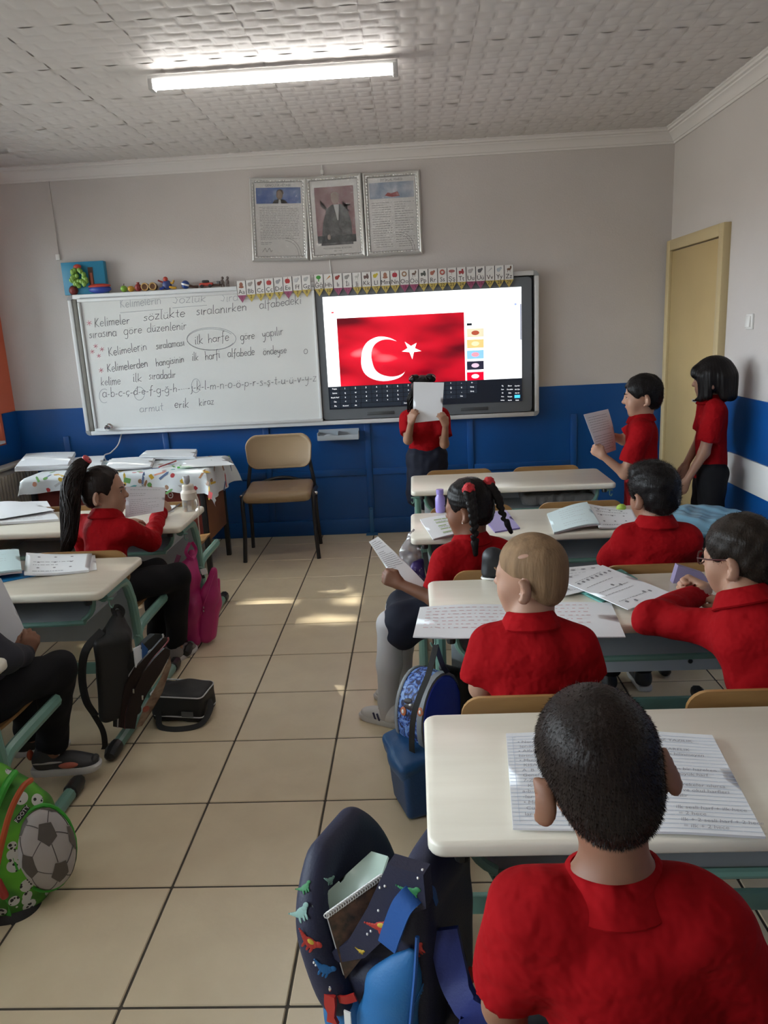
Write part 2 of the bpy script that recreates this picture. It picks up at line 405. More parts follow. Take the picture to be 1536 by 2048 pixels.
MB().box((X1-0.004, (Y0-0.40)/2, ZB/2), (0.008, -0.40-Y0, ZB)).build('dado_board', M_blue, wr)
wb = S(MB().box(((X0+X1)/2, Y0-T/2, (ZC+0.1)/2), (X1-X0+2*T, T, ZC+0.1)).build('wall_back', M_plaster))
m = MB(); yy = Y0
m.box((X0-T/2, (Y0+Y1)/2, 0.425), (T, Y1-Y0, 0.85)); m.box((X0-T/2, (Y0+Y1)/2, (2.35+ZC+0.1)/2), (T, Y1-Y0, ZC+0.1-2.35))
e = [Y0] + sorted(sum(([a, b] for a, b, _, _ in WIN), [])) + [Y1]
for i in range(0, len(e), 2): m.box((X0-T/2, (e[i]+e[i+1])/2, 1.6), (T, e[i+1]-e[i], 1.5))
wl = S(m.build('wall_left', M_orange))
MB().box((X0+0.004, (Y0+Y1)/2, 0.42), (0.008, Y1-Y0, 0.84)).build('dado_board', M_blue, wl)
MB().box((X0+0.004, (WIN[0][1]+0.03+Y1)/2, (0.84+ZB)/2), (0.008, Y1-WIN[0][1]-0.03, ZB-0.84)).build('dado_board', M_blue, wl)
for i, (a, b, c, dd) in enumerate(WIN):
    r = thing('window_%d' % (i+1), (X0-0.07, (a+b)/2, c), None, None); S(r)
    q = MB(); x = X0-0.07
    for z in (c+0.03, dd-0.03): q.box((x, (a+b)/2, z), (0.07, b-a, 0.06), bevel=0.006)
    for y in (a+0.03, (a+b)/2, b-0.03): q.box((x, y, (c+dd)/2), (0.07, 0.06, dd-c), bevel=0.006)
    q.build('window_frame', M_white, r)
    for y0, y1 in ((a+0.06, (a+b)/2-0.03), ((a+b)/2+0.03, b-0.06)):
        MB().box((x, (y0+y1)/2, (c+dd)/2), (0.006, y1-y0, dd-c-0.12)).build('pane', M_glass, r)
    MB().box((X0-0.03, (a+b)/2, c+0.012), (0.09, b-a-0.002, 0.02), bevel=0.004).build('window_sill', M_white, r)

# cornice all round, mitred
prof = [(0, 0), (0.012, 0), (0.016, 0.012), (0.022, 0.014), (0.03, 0.03), (0.046, 0.048), (0.062, 0.058), (0.064, 0.066), (0.078, 0.070), (0.080, 0.082), (0.088, 0.086), (0.088, 0.10), (0, 0.10)]
def cornice(n, a, b, inn):
    inn = V(*inn); a = V(*a); b = V(*b); t = unit(b-a); q = MB()
    q.rings([[p + inn*o + sg*t*o + V(0, 0, ZC-0.086+z) for o, z in prof] for p, sg in ((a, 1), (b, -1))])
    S(q.build('trim_%d' % n, M_trim, angle=0.35))
cornice(1, (X0, Y1, 0), (X1, Y1, 0), (0, -1, 0)); cornice(2, (X1, Y0, 0), (X1, Y1, 0), (-1, 0, 0))
cornice(3, (X0, Y0, 0), (X0, Y1, 0), (1, 0, 0)); cornice(4, (X0, Y0, 0), (X1, Y0, 0), (0, 1, 0))
m = MB(); m.box(((X0+X1)/2, Y1-0.017, 0.06), (X1-X0, 0.02, 0.12), bevel=0.005); S(m.build('baseboard_front', M_blue))
m = MB(); m.box((X1-0.015, (Y0-0.42)/2, 0.06), (0.016, -0.42-Y0, 0.12), bevel=0.005); S(m.build('baseboard_right', M_blue))

# door in the right wall, next to the corner
dr = thing('door_1', (X1, 0.12, 0), 'cream painted door in a matching frame on the right wall', None); S(dr)
yA, yB, zt = 0.615, -0.385, 2.035
q = MB()
q.box((X1-0.02, yA-0.035, zt/2), (0.05, 0.07, zt), bevel=0.006); q.box((X1-0.02, yB+0.035, zt/2), (0.05, 0.07, zt), bevel=0.006)
q.box((X1-0.02, (yA+yB)/2, zt-0.035), (0.05, yA-yB-0.139, 0.07), bevel=0.004)
q.build('door_frame', mat('door_frame_cream', (0.52, 0.41, 0.225), 0.45, var=0.05), dr)
lf = MB().box((X1-0.012, (yA+yB)/2, (zt-0.078)/2+0.005), (0.03, yA-yB-0.152, zt-0.086), bevel=0.003).build('door_leaf', M_cream, dr)
q = MB(); q.tube([(X1-0.03, -0.24, 1.0), (X1-0.075, -0.24, 1.0), (X1-0.08, -0.22, 1.0), (X1-0.08, -0.13, 1.0)], 0.009); q.box((X1-0.03, -0.24, 0.97), (0.008, 0.04, 0.2), bevel=0.003)
q.build('door_handle', M_alu, dr)

# fixed bits on the walls
sw = thing('light_switch', (X1, -0.717, 1.478), 'white light switch on the right wall beside the cream door', 'switch')
MB().box((X1-0.005, -0.717, 1.478), (0.012, 0.082, 0.082), bevel=0.004).build('switch_plate', M_white, sw)
MB().box((X1-0.014, -0.717, 1.478), (0.012, 0.055, 0.058), rot=rotm(y=0.08), bevel=0.003).build('rocker', M_white, sw)
wp = MB().box((X1-0.014, -1.6, 0.648), (0.014, 2.08, 0.178), bevel=0.003).build('wall_bumper_board', M_white)
tag(wp, 'plain white board strip fixed low on the blue part of right wall', 'board')
cn = thing('cable_trunking', atY(95, 365, Y1-0.01), 'thin white cable trunking running down the wall left of the whiteboard', 'trunking')
a, b = atY(95, 363, Y1-0.006), atY(124, 520, Y1-0.006)
MB().bar((a[0], a[1], 2.69), (a[0], a[1], b[2]), 0.02, 0.012, up=(0, -1, 0)).build('duct', M_plaster, cn)
MB().box((a[0], a[1]-0.003, b[2]+0.02), (0.03, 0.02, 0.04), bevel=0.003).build('end_cap', M_white, cn)
c2 = thing('wall_cable', (0.17, Y1-0.005, 1.9), 'thin white cable hanging behind the framed portraits down to the boards', 'cable')
MB().tube([(0.17, Y1-0.006, 2.68), (0.172, Y1-0.006, 2.3), (0.19, Y1-0.006, 1.9)], 0.004, 6).build('wire', M_white, c2)
MB().box((0.17, Y1-0.01, 2.62), (0.02, 0.02, 0.03), bevel=0.003).build('clip', M_white, c2)
bk = MB(); bk.box((0.387, Y1-0.032, 0.10), (0.032, 0.012, 0.2), bevel=0.004); bk.box((0.387, Y1-0.055, 0.004), (0.09, 0.07, 0.008), bevel=0.002); bk.sphere((0.387, Y1-0.032, 0.2), (0.016, 0.008, 0.012))
tag(bk.build('floor_bracket', mat('bracket_blue', (0.03, 0.13, 0.30), 0.4)), 'small blue painted steel bracket at the foot of the front wall', 'bracket')
cb = MB().tube(spline([atY(243, 868, 0.62), atY(236, 890, 0.60), atY(222, 905, 0.58), atY(210, 918, 0.55), V(-1.42, 0.5, 0.45)], 6), 0.005, 6).build('power_cable', M_white)
tag(cb, 'white cord hanging from the whiteboard down behind the teacher\'s table', 'cable')

# ceiling lamps: the one in view and the one over the back rows
M_tube = mat('lit_tube', (1.0, 0.97, 0.93), 0.3, emit=9.0)
def lamp(x0, x1, y, label):
    t = thing('ceiling_lamp', ((x0+x1)/2, y, ZC), label, 'lamp', 'fluorescent ceiling lamps')
    z = ZC-0.012; L = x1-x0
    MB().box(((x0+x1)/2, y, z-0.011), (L, 0.055, 0.022), bevel=0.004).build('housing', M_whitemetal, t)
    for x in (x0+0.012, x1-0.012): MB().box((x, y, z-0.038), (0.024, 0.062, 0.05), bevel=0.006).build('end_cap', mat('lamp_end', (0.5, 0.5, 0.5), 0.5), t)
    q = MB(); n = 12
    q.rings([[V(x, y+0.03*math.cos(s), z-0.024-0.034*math.sin(s)) for s in (PI*k/n for k in range(n+1))] for x in (x0+0.025, x1-0.025)])
    q.build('diffuser', M_tube, t)
lamp(-0.44, 0.735, -1.13, 'lit white fluorescent batten lamp on the ceiling in front of the boards')
lamp(-0.44, 0.735, -3.75, 'lit white fluorescent batten lamp on the ceiling over the back rows')

# radiator under the window, front left corner
rd = thing('radiator', (X0+0.09, 0.05, 0.1), 'cream ribbed panel radiator in the front left corner', 'radiator')
M_rad = mat('radiator_cream', (0.60, 0.54, 0.45), 0.4)
y0r, y1r = -0.75, 0.60
MB().box((X0+0.08, (y0r+y1r)/2, 0.40), (0.05, y1r-y0r, 0.58), bevel=0.008).build('panel', M_rad, rd)
rm = MB().box((0, 0, 0), (0.016, 0.026, 0.50), bevel=0.007).mesh('rib')
for k in range(30):
    o = link('rib', rm, M_rad, rd, local=True); o.location = (0.022, y0r+0.045+k*0.0435-0.05, 0.30)
g = MB(); g.box((X0+0.08, (y0r+y1r)/2, 0.70), (0.10, y1r-y0r, 0.02), bevel=0.004)
g.build('top_grille', M_rad, rd)
MB().box((X0+0.08, y1r-0.004, 0.40), (0.10, 0.012, 0.6), bevel=0.004).build('side_cover', M_rad, rd)
for y in (y0r+0.05, y1r-0.05): MB().tube([(X0+0.08, y, 0.11), (X0+0.08, y, 0.0)], 0.011).build('pipe', M_rad, rd)

# unseen tree added outside the windows to break the sun into floor flecks
def tree():
    rg = np.random.RandomState(3); t = thing('sun_blocker_tree', (-6.2, -2.0, -3.5), 'unseen leafy tree added outside the windows to block the sun except for floor flecks', 'tree')
    MB().tube([(-6.2, -2.0, -3.5), (-6.1, -2.1, -1.0), (-6.15, -2.0, 1.5), (-6.2, -1.9, 3.2)], [0.16, 0.13, 0.11, 0.05], 10).build('trunk', mat('bark', (0.12, 0.08, 0.05), 0.9), t)
    spots = [((-0.13, -0.85), 0.13, 0.03), ((0.42, -0.86), 0.15, 0.05), ((0.24, -1.15), 0.12, 0.025), ((0.62, -0.78), 0.06, 0.03), ((0.22, -0.66), 0.07, 0.02), ((0.55, -0.97), 0.08, 0.015)]  # floor flecks: leaves are left out along the sun's path to these
    vs, fs = [], []; n = 0
    A = V(-5.6, -2.6, 0); ex, ez = V(0, 1, 0), V(0, 0, 1)
    while n < 12000:
        # aim leaves so that the crown shades all the windows
        w = V(X0, rg.uniform(-6.9, 0.3), rg.uniform(0.5, 2.7)); p = w - SUN_DIR*rg.uniform(2.4, 4.6)/SUN_DIR[0]
        hit = p + SUN_DIR*(-p[2]/SUN_DIR[2])
        s = rg.uniform(0.05, 0.085); dead = False
        for (cx, cy), rx, ry in spots:
            if abs(hit[0]-cx) < rx+s and abs(hit[1]-cy) < ry+s*0.8 and ((hit[0]-cx)/(rx+s))**2+((hit[1]-cy)/(ry+s*0.8))**2 < 1: dead = True
        if dead: continue
        a = unit(rg.normal(size=3)); b = unit(np.cross(a, rg.normal(size=3))); k = len(vs)
        a = unit(a - SUN_DIR*np.dot(a, SUN_DIR)*0.7); b = unit(np.cross(a, SUN_DIR) + 0.5*rg.normal(size=3))
        vs += [p-a*s, p+b*s*0.7, p+a*s, p-b*s*0.7]; fs.append((k, k+1, k+2, k+3)); n += 1
    o = link('foliage', np_mesh('foliage', vs, fs, False), mat('leaf', (0.13, 0.22, 0.07), 0.5), t); o['kind'] = 'stuff'
tree()
# ================================================================== boards on the front wall
M_board = mat('whiteboard_enamel', (0.74, 0.75, 0.74), 0.22, var=0.06, vscale=1.6, detail=2)
M_frame = mat('board_frame_white', (0.66, 0.67, 0.68), 0.35)
M_bezel = mat('display_bezel', (0.13, 0.145, 0.16), 0.4)
BX0, BX1, BZ0, BZ1, BY = -1.730, 1.662, 0.862, 1.885, Y1-0.085
bf = thing('board_rail_frame', ((BX0+BX1)/2, Y1, BZ0), 'long white aluminium rail frame that carries whiteboard and display on the front wall', 'frame')
def railbox(c, s, name='rail', m=M_frame, b=0.006): return MB().box(c, s, bevel=b).build(name, m, bf)
railbox(((BX0+BX1)/2, Y1-0.045, BZ1-0.016), (BX1-BX0-0.07, 0.085, 0.032)); railbox(((BX0+BX1)/2, Y1-0.045, BZ0+0.016), (BX1-BX0-0.07, 0.085, 0.032))
railbox((BX0+0.014, Y1-0.045, (BZ0+BZ1)/2), (0.028, 0.085, BZ1-BZ0-0.07)); railbox((BX1-0.016, Y1-0.045, (BZ0+BZ1)/2), (0.032, 0.085, BZ1-BZ0-0.07))
for x, z, sx, sz in ((BX0, BZ0, 1, 1), (BX0, BZ1, 1, -1), (BX1, BZ0, -1, 1), (BX1, BZ1, -1, -1)):
    q = MB(); arc = [(0.036-0.036*math.cos(t), 0.036-0.036*math.sin(t)) for t in (k*PI/12 for k in range(7))]; inn = [(0.036-0.005*math.cos(t), 0.036-0.005*math.sin(t)) for t in (k*PI/12 for k in range(7))][::-1]
    q.prism([(x+sx*a, z+sz*b) for a, b in arc+inn], (0, Y1-0.09, 0), (1, 0, 0), (0, 0, 1), (0, 1, 0), 0.088)
    q.build('corner_cap', mat('corner_grey', (0.30, 0.31, 0.32), 0.5), bf)
MB().box(((BX0+BX1)/2, Y1-0.012, (BZ0+BZ1)/2), (BX1-BX0-0.05, 0.016, BZ1-BZ0-0.05)).build('back_panel', mat('back_panel_dark', (0.05, 0.055, 0.06), 0.6), bf)

wbd = thing('whiteboard', (-0.79, BY, 0.9), 'white enamel board covered with handwriting on the left of the front wall', 'whiteboard')
wx0, wx1, wz0, wz1 = -1.655, 0.070, 0.892, 1.852
MB().box(((wx0+wx1)/2, BY+0.004, (wz0+wz1)/2), (wx1-wx0-0.03, 0.018, wz1-wz0-0.03)).build('writing_surface', M_board, wbd)
for c, s in ((((wx0+wx1)/2, wz0+0.011), (wx1-wx0, 0.022)), (((wx0+wx1)/2, wz1-0.011), (wx1-wx0, 0.022))): MB().box((c[0], BY, c[1]), (s[0], 0.034, s[1]), bevel=0.004).build('edge_strip', M_frame, wbd)
for x in (wx0+0.009, wx1-0.009): MB().box((x, BY, (wz0+wz1)/2), (0.018, 0.034, wz1-wz0-0.046), bevel=0.004).build('edge_strip', M_frame, wbd)
MB().box((BX0+0.046, BY+0.02, (wz0+wz1)/2), (0.03, 0.03, wz1-wz0), bevel=0.003).build('side_channel', mat('channel_grey', (0.20, 0.19, 0.17), 0.5), wbd)
kp = atY(217, 855, BY-0.02); q = MB(); q.lathe([(0.001, 0), (0.026, 0), (0.028, 0.006), (0.018, 0.012), (0.016, 0.026), (0.024, 0.034), (0.022, 0.042), (0.001, 0.044)], (kp[0], BY-0.002, kp[2]), 16, rotm(x=PI/2))
q.build('lock_knob', mat('chrome', (0.75, 0.75, 0.76), 0.12, metal=1.0), wbd)

# handwriting: one stroke alphabet, drawn as thin marker ribbons
def arc(cx, cy, rx, ry, a0, a1, n=8): return [(cx+rx*math.cos(math.radians(a0+(a1-a0)*i/n)), cy+ry*math.sin(math.radians(a0+(a1-a0)*i/n))) for i in range(n+1)]
O_ = arc(.4, .5, .38, .5, 60, 420, 12)
GL = {'a': (.85, [arc(.38, .5, .36, .5, 50, 330, 10), [(.74, .95), (.72, .3), (.86, 0)]]), 'b': (.8, [[(.08, 2), (.08, 0)], arc(.4, .48, .33, .48, 160, -170, 10)]),
 'c': (.7, [arc(.42, .5, .38, .5, 50, 310, 9)]), 'd': (.85, [arc(.38, .5, .36, .5, 50, 330, 10), [(.74, 2), (.74, .25), (.86, 0)]]),
 'e': (.75, [[(.06, .5), (.7, .58)] + arc(.38, .5, .34, .5, 20, 320, 9)]), 'f': (.65, [[(.65, 1.95), (.42, 2), (.3, 1.6), (.28, 0), (.24, -.5)], [(.02, .95), (.6, 1)]]),
 'g': (.85, [arc(.38, .5, .36, .5, 50, 330, 10), [(.74, .95), (.74, -.5), (.55, -.85), (.2, -.7)]]), 'h': (.8, [[(.08, 2), (.08, 0)], [(.08, .6), (.4, 1), (.66, .8), (.68, 0)]]),
 'ı': (.3, [[(.14, 1), (.12, .1), (.24, 0)]]), 'i': (.3, [[(.14, 1), (.12, .1), (.24, 0)]]), 'j': (.4, [[(.26, 1), (.26, -.5), (.05, -.8)]]),
 'k': (.8, [[(.08, 2), (.08, 0)], [(.66, 1.05), (.1, .45), (.7, 0)]]), 'l': (.3, [[(.1, 2), (.1, .15), (.26, 0)]]),
 'm': (1.15, [[(.08, 1), (.08, 0)], [(.08, .7), (.35, 1), (.55, .8), (.55, 0)], [(.55, .7), (.82, 1), (1.02, .8), (1.02, 0)]]), 'n': (.8, [[(.08, 1), (.08, 0)], [(.08, .65), (.4, 1), (.66, .8), (.68, 0)]]),
 'o': (.85, [O_]), 'p': (.8, [[(.08, 1), (.05, -.9)], arc(.4, .5, .33, .48, 160, -170, 10)]), 'r': (.6, [[(.1, 1), (.1, 0)], [(.1, .6), (.3, .95), (.56, .92)]]),
 's': (.65, [[(.56, .9), (.28, 1), (.1, .78), (.5, .45), (.52, .12), (.22, 0), (.04, .12)]]), 't': (.55, [[(.26, 1.7), (.24, .2), (.45, 0)], [(.0, 1.05), (.5, 1.1)]]),
 'u': (.8, [[(.08, 1), (.1, .2), (.35, 0), (.64, .3)], [(.66, 1), (.66, .15), (.78, 0)]]), 'v': (.7, [[(.04, 1), (.32, 0), (.64, 1)]]), 'y': (.75, [[(.06, 1), (.14, .45), (.38, .35), (.62, .6)], [(.66, 1), (.6, -.4), (.35, -.85), (.1, -.7)]]),
 'z': (.7, [[(.05, 1), (.6, 1), (.06, 0), (.64, .02)]]), 'K': (.95, [[(.1, 1.9), (.1, 0)], [(.78, 1.85), (.12, .85), (.85, 0)]]), 'S': (.85, [[(.74, 1.6), (.45, 1.9), (.14, 1.5), (.66, .75), (.5, .05), (.06, .2)]]),
 '-': (.5, [[(.06, .5), (.42, .52)]]), '.': (.3, [[(.1, .5), (.2, .5)]]), ' ': (.75, []), '*': (1.0, [[(.1, .8), (.7, .2)], [(.1, .2), (.7, .8)], [(.4, 1), (.4, .0)], [(.0, .5), (.8, .5)]]), 'Z': (.7, [[(.05, 1.2), (.6, 1.2), (.06, 0), (.64, .02)]])}
for ch, base, ext in (('ç', 'c', [[(.42, 0), (.5, -.3), (.3, -.4)]]), ('ş', 's', [[(.3, 0), (.38, -.3), (.18, -.4)]]), ('ö', 'o', [[(.2, 1.35), (.24, 1.4)], [(.55, 1.4), (.59, 1.45)]]), ('ü', 'u', [[(.2, 1.35), (.24, 1.4)], [(.5, 1.4), (.54, 1.45)]]), ('ğ', 'g', [[(.15, 1.45), (.38, 1.25), (.6, 1.5)]]), ('i', 'ı', [[(.14, 1.4), (.17, 1.5)]])):
    GL[ch] = (GL[base][0], GL[base][1] + ext)
def strokes(q, lines, wid, yoff):
    """ribbons on the plane facing the class (y = yoff)"""
    for P in lines:
        for i in range(len(P)-1):
            a, b = np.array(P[i]), np.array(P[i+1]); t = b-a; L = np.hypot(*t)
            if L < 1e-6: continue
            t /= L; nrm = np.array([-t[1], t[0]])*wid/2; a = a-t*wid*0.3; b = b+t*wid*0.3
            q.poly([(c[0], yoff, c[1]) for c in (a-nrm, b-nrm, b+nrm, a+nrm)])
def handwrite(txt, p0, p1, yoff, wid=0.0042, seed=0):
    """text between two photo points along its base line"""
    rg = random.Random(seed); A, B = atY(*p0, yoff), atY(*p1, yoff); tot = sum(GL[c][0]+0.12 for c in txt); L = math.hypot(B[0]-A[0], B[2]-A[2]); sc = L/tot; hs = min(sc, 0.032)*1.0
    ex = np.array([(B[0]-A[0])/L, (B[2]-A[2])/L]); ey = np.array([-ex[1], ex[0]]); x = 0; q = MB()
    for c in txt:
        w, gl = GL[c]; j = rg.uniform(-.08, .08); k = rg.uniform(.9, 1.12)
        strokes(q, [[tuple(np.array([A[0], A[2]]) + ex*((x + px + .12*py)*sc) + ey*((py*k+j)*hs)) for px, py in g] for g in gl], wid*.8*rg.uniform(.85, 1.1), yoff)
        x += w+0.12
    return q
M_ink = mat('marker_black', (0.13, 0.13, 0.145), 0.5); M_ink2 = mat('marker_worn', (0.33, 0.35, 0.38), 0.5); M_pink = mat('marker_pink', (0.55, 0.16, 0.22), 0.5)
WY = BY-0.0062
def C1(x, y): return (100+x*560/1536, 490+y*400/1097)
for i, (txt, a, b, m, w) in enumerate((
  ('Kelimelerin', (385, 345), (612, 322), M_ink2, .0042), ('Sözlük', (672, 320), (860, 312), M_ink2, .0042), ('Sıra', (935, 312), (1035, 305), M_ink2, .004),
  ('Kelimeler', (245, 450), (440, 430), M_ink, .0046), ('sözlükte', (512, 415), (745, 393), M_ink, .0048), ('sıralanırken', (803, 385), (1082, 360), M_ink, .0048), ('alfabedeki', (1150, 352), (1382, 320), M_ink, .0046),
  ('sırasına', (215, 510), (368, 497), M_ink, .0046), ('göre', (405, 492), (508, 482), M_ink, .0046), ('düzenlenir', (532, 480), (752, 462), M_ink, .0046),
  ('Kelimelerin', (322, 610), (535, 575), M_ink, .0046), ('sıralaması', (583, 572), (740, 550), M_ink, .0046), ('ilk harfe', (795, 545), (985, 522), M_ink, .0046), ('göre', (1045, 522), (1125, 512), M_ink, .0046), ('yapılır', (1165, 510), (1282, 490), M_ink, .0046),
  ('Kelimelerden', (315, 698), (540, 668), M_ink, .0048), ('hangisinin', (582, 665), (738, 642), M_ink, .0046), ('ilk', (780, 635), (818, 632), M_ink, .0046), ('harfi', (852, 630), (935, 618), M_ink, .0046), ('alfabede', (975, 615), (1125, 603), M_ink, .0046), ('öndeyse', (1170, 605), (1300, 592), M_ink, .0046), ('o', (1392, 597), (1418, 594), M_ink, .004),
  ('kelime', (280, 772), (390, 765), M_ink, .0046), ('ilk', (455, 752), (508, 748), M_ink, .0046), ('sıradadır', (543, 738), (692, 728), M_ink, .0046),
  ('a-b-c-ç-d-e-f-g-ğ-h-...-j-k-l-m-n-o-ö-p-r-s-ş-t-u-ü-v-y-z', (288, 835), (1465, 748), M_ink, .0046),
  ('armut', (492, 918), (625, 908), M_ink2, .0046), ('erik', (683, 893), (765, 890), M_ink, .0046), ('kiraz', (818, 882), (902, 872), M_ink, .0046))):
    handwrite(txt, C1(*a), C1(*b), WY, w, i).build('handwriting', m, wbd, angle=0, normals=False)
def ring(cx, cy, rx, ry, a0=0, a1=360, n=26): return [tuple(atY(*C1(cx+rx*math.cos(math.radians(a0+(a1-a0)*i/n)), cy+ry*math.sin(math.radians(a0+(a1-a0)*i/n))), WY)[[0, 2]]) for i in range(n+1)]
for rl in ([ring(885, 515, 135, 62), ring(882, 518, 130, 58, 20, 330)], [ring(490, 815, 28, 36)], [ring(800, 772, 24, 38)], [ring(298, 828, 28, 38, 60, 300)]):
    q = MB(); strokes(q, rl, .0032, WY); q.build('circle_mark', M_ink2, wbd, angle=0, normals=False)
q = MB()
for cx, cy, r in ((215, 428, 14), (250, 555, 12), (285, 572, 12), (232, 585, 12), (268, 608, 11), (280, 688, 13)):
    strokes(q, [[tuple(atY(*C1(cx+r*math.cos(a), cy+r*math.sin(a)), WY)[[0, 2]]), tuple(atY(*C1(cx-r*math.cos(a), cy-r*math.sin(a)), WY)[[0, 2]])] for a in (0.3, 1.3, 2.4)], .0036, WY)
q.build('star_marks', M_pink, wbd, angle=0, normals=False)
q = MB(); P = lambda x, y: tuple(atY(*C1(x, y), WY)[[0, 2]])
strokes(q, [[P(385, 372), P(618, 352)], [P(672, 345), P(860, 330)], [P(165, 290), P(1010, 262)], [P(165, 290), P(262, 1020)]], .003, WY); q.build('ruled_lines', M_ink2, wbd, angle=0, normals=False)

# interactive display
ds = thing('interactive_display', (0.84, BY, 0.9), 'large grey framed interactive screen showing a red flag video on the front wall', 'screen')
SX0, SX1, SZ0, SZ1 = 0.1247, 1.5368, 0.9764, 1.7783; SY = Y1-0.09
q = MB(); q.prism(rrect(1.535, 0.945, 0.03, 5, 0.842, 1.372), (0, SY-0.001, 0), (1, 0, 0), (0, 0, 1), (0, 1, 0), 0.06); q.build('bezel', M_bezel, ds, angle=0.5)
for x in (0.50, 1.19): MB().box((x, SY-0.002, 0.935), (0.20, 0.006, 0.024), bevel=0.002).build('speaker_grille', mat('grille', (0.06, 0.065, 0.07), 0.6), ds)
def emat(name, col, st=1.0): return mat(name, col, 0.25, emit=st)
E0 = 0.62
M_page = emat('screen_white', (0.95, 0.98, 1.0), E0*1.15)
def scr(name, x0, z0, x1, z1, m, off, par=ds): return MB().box(((x0+x1)/2, SY-off, (z0+z1)/2), (x1-x0, 0.0012, z1-z0)).build(name, m, par, angle=0)
page = scr('web_page', SX0, SZ0+0.16, SX1, SZ1, M_page, 0.002)
def C2(x, y, off=0.004): return atY(620+x*.3125, 520+y*.3125, SY-off)
def flagmat():
    m = bpy.data.materials.new('flag_video'); m.use_nodes = True; n, l = nt(m); b = n['Principled BSDF']; b.inputs['Base Color'].default_value = (0.02, 0, 0, 1); b.inputs['Roughness'].default_value = 0.25
    co = n.new('ShaderNodeTexCoord'); mp = n.new('ShaderNodeMapping'); l.new(co.outputs['Object'], mp.inputs[0]); mp.inputs['Rotation'].default_value = (0, 0.38, 0); mp.inputs['Scale'].default_value = (0.75, 1, 2.3)
    t = n.new('ShaderNodeTexNoise'); t.inputs['Scale'].default_value = 2.6; t.inputs['Detail'].default_value = 1.5; l.new(mp.outputs[0], t.inputs['Vector'])
    r = n.new('ShaderNodeValToRGB'); l.new(t.outputs[0], r.inputs[0]); e = r.color_ramp.elements
    e[0].position = 0.28; e[0].color = (0.10, 0.0, 0.006, 1); e[1].position = 0.74; e[1].color = (0.95, 0.30, 0.33, 1)
    x = e.new(0.45); x.color = (0.50, 0.002, 0.015, 1); x = e.new(0.63); x.color = (0.78, 0.008, 0.03, 1)
    l.new(r.outputs[0], b.inputs['Emission Color']); b.inputs['Emission Strength'].default_value = E0*0.75; return m
c = [C2(170, 375), C2(985, 340), C2(992, 785), C2(195, 820)]; fx0, fx1, fz0, fz1 = c[0][0], c[1][0], c[2][2], c[0][2]
vid = scr('flag_video', fx0, fz0-0.01, fx1, fz1, flagmat(), 0.0035)
def flat(name, pts, m, par=ds):
    q = MB(); A = [np.asarray(p, float) for p in pts]; q.prism([(p[0], p[2]) for p in A], (0, A[0][1], 0), (1, 0, 0), (0, 0, 1), (0, 1, 0), 0.0008); return q.build(name, m, par, angle=0)
M_scrw = emat('flag_white', (0.93, 0.86, 0.86), E0)
outer = [(555, 520), (515, 500), (465, 490), (420, 495), (370, 522), (340, 565), (328, 625), (331, 685), (355, 732), (405, 763), (470, 775), (540, 765), (590, 740), (613, 702)]
inner = [(600, 722), (560, 742), (510, 746), (455, 732), (417, 702), (399, 655), (392, 605), (403, 558), (430, 527), (470, 510), (512, 509)]
q = MB(); pts = outer+inner; O2 = spline([C2(*p, 0.0046) for p in outer], 3); I2 = spline([C2(*p, 0.0046) for p in ([outer[-1]]+inner+[outer[0]])], 3)[::-1]
n2 = min(len(O2), len(I2)); I3 = [I2[int(round(i*(len(I2)-1)/(len(O2)-1)))] for i in range(len(O2))]
q.rings([[a, b, b+V(0, .0006, 0), a+V(0, .0006, 0)] for a, b in zip(O2, I3)], cap=False); q.build('crescent', M_scrw, ds, angle=0)
tips = [(606, 523), (682, 530), (713, 583), (655, 636), (588, 586)]; cc = np.mean(tips, 0); st = []
for i in range(5):
    a, b = np.array(tips[i]), np.array(tips[(i+1) % 5]); st += [tuple(a), tuple(cc + ((a+b)/2-cc)*0.47)]
flat('star', [C2(*p, 0.0046) for p in st], M_scrw)
th = [((.55, .50, .35), (.30, .06, .03)), ((.70, .42, .16), (.85, .62, .35)), ((.20, .42, .85), (.85, .25, .30)), ((.015, .015, .03), (.55, .40, .50)), ((.60, .0, .02), (.92, .7, .72))]
for i, (ca, cb_) in enumerate(th):
    y0, y1 = 436+i*69.5, 436+i*69.5+60; p, r = C2(1005, y1), C2(1112, y0); o = scr('video_thumbnail', p[0], p[2], r[0], r[2], emat('thumb_a%d' % i, ca, E0*.8), 0.0032)
    ctr = C2(1058, (y0+y1)/2); MB().sphere((ctr[0], SY-0.004, ctr[2]), (0.028, 0.0008, 0.016)).build('thumbnail_picture', emat('thumb_b%d' % i, cb_, E0*.8), o)
    for k, (dx, w) in enumerate(((1125, 70), (1125, 95))):
        a, b = C2(dx, y0+12+k*10+4), C2(dx+w, y0+12+k*10); scr('caption_line', a[0], a[2], b[0], b[2], emat('caption_grey', (.62, .66, .70), E0), 0.003)
M_kb = emat('keyboard_dark', (0.004, 0.006, 0.010), E0*.8); M_key = emat('key_face', (0.009, 0.013, 0.020), E0*.8); M_kt = emat('key_letter', (0.95, 0.97, 1.0), E0*.8)
kb = scr('screen_keyboard', SX0, SZ0, SX1, SZ0+0.166, M_kb, 0.005)
rows = [['Vazgeç']+list('1234567890*-')+['←'], ['Sekme']+list('qwertyuıopğü')+['Giriş'], ['Büyük Harf']+list('asdfghjklşi,')+['Giriş'], ['Üst']+list('<zxcvbnmöç.')+['Üst'], ['Fn', 'Kontrol', 'Alt']+[' ']+['Kontrol', '<', 'v', '>']]
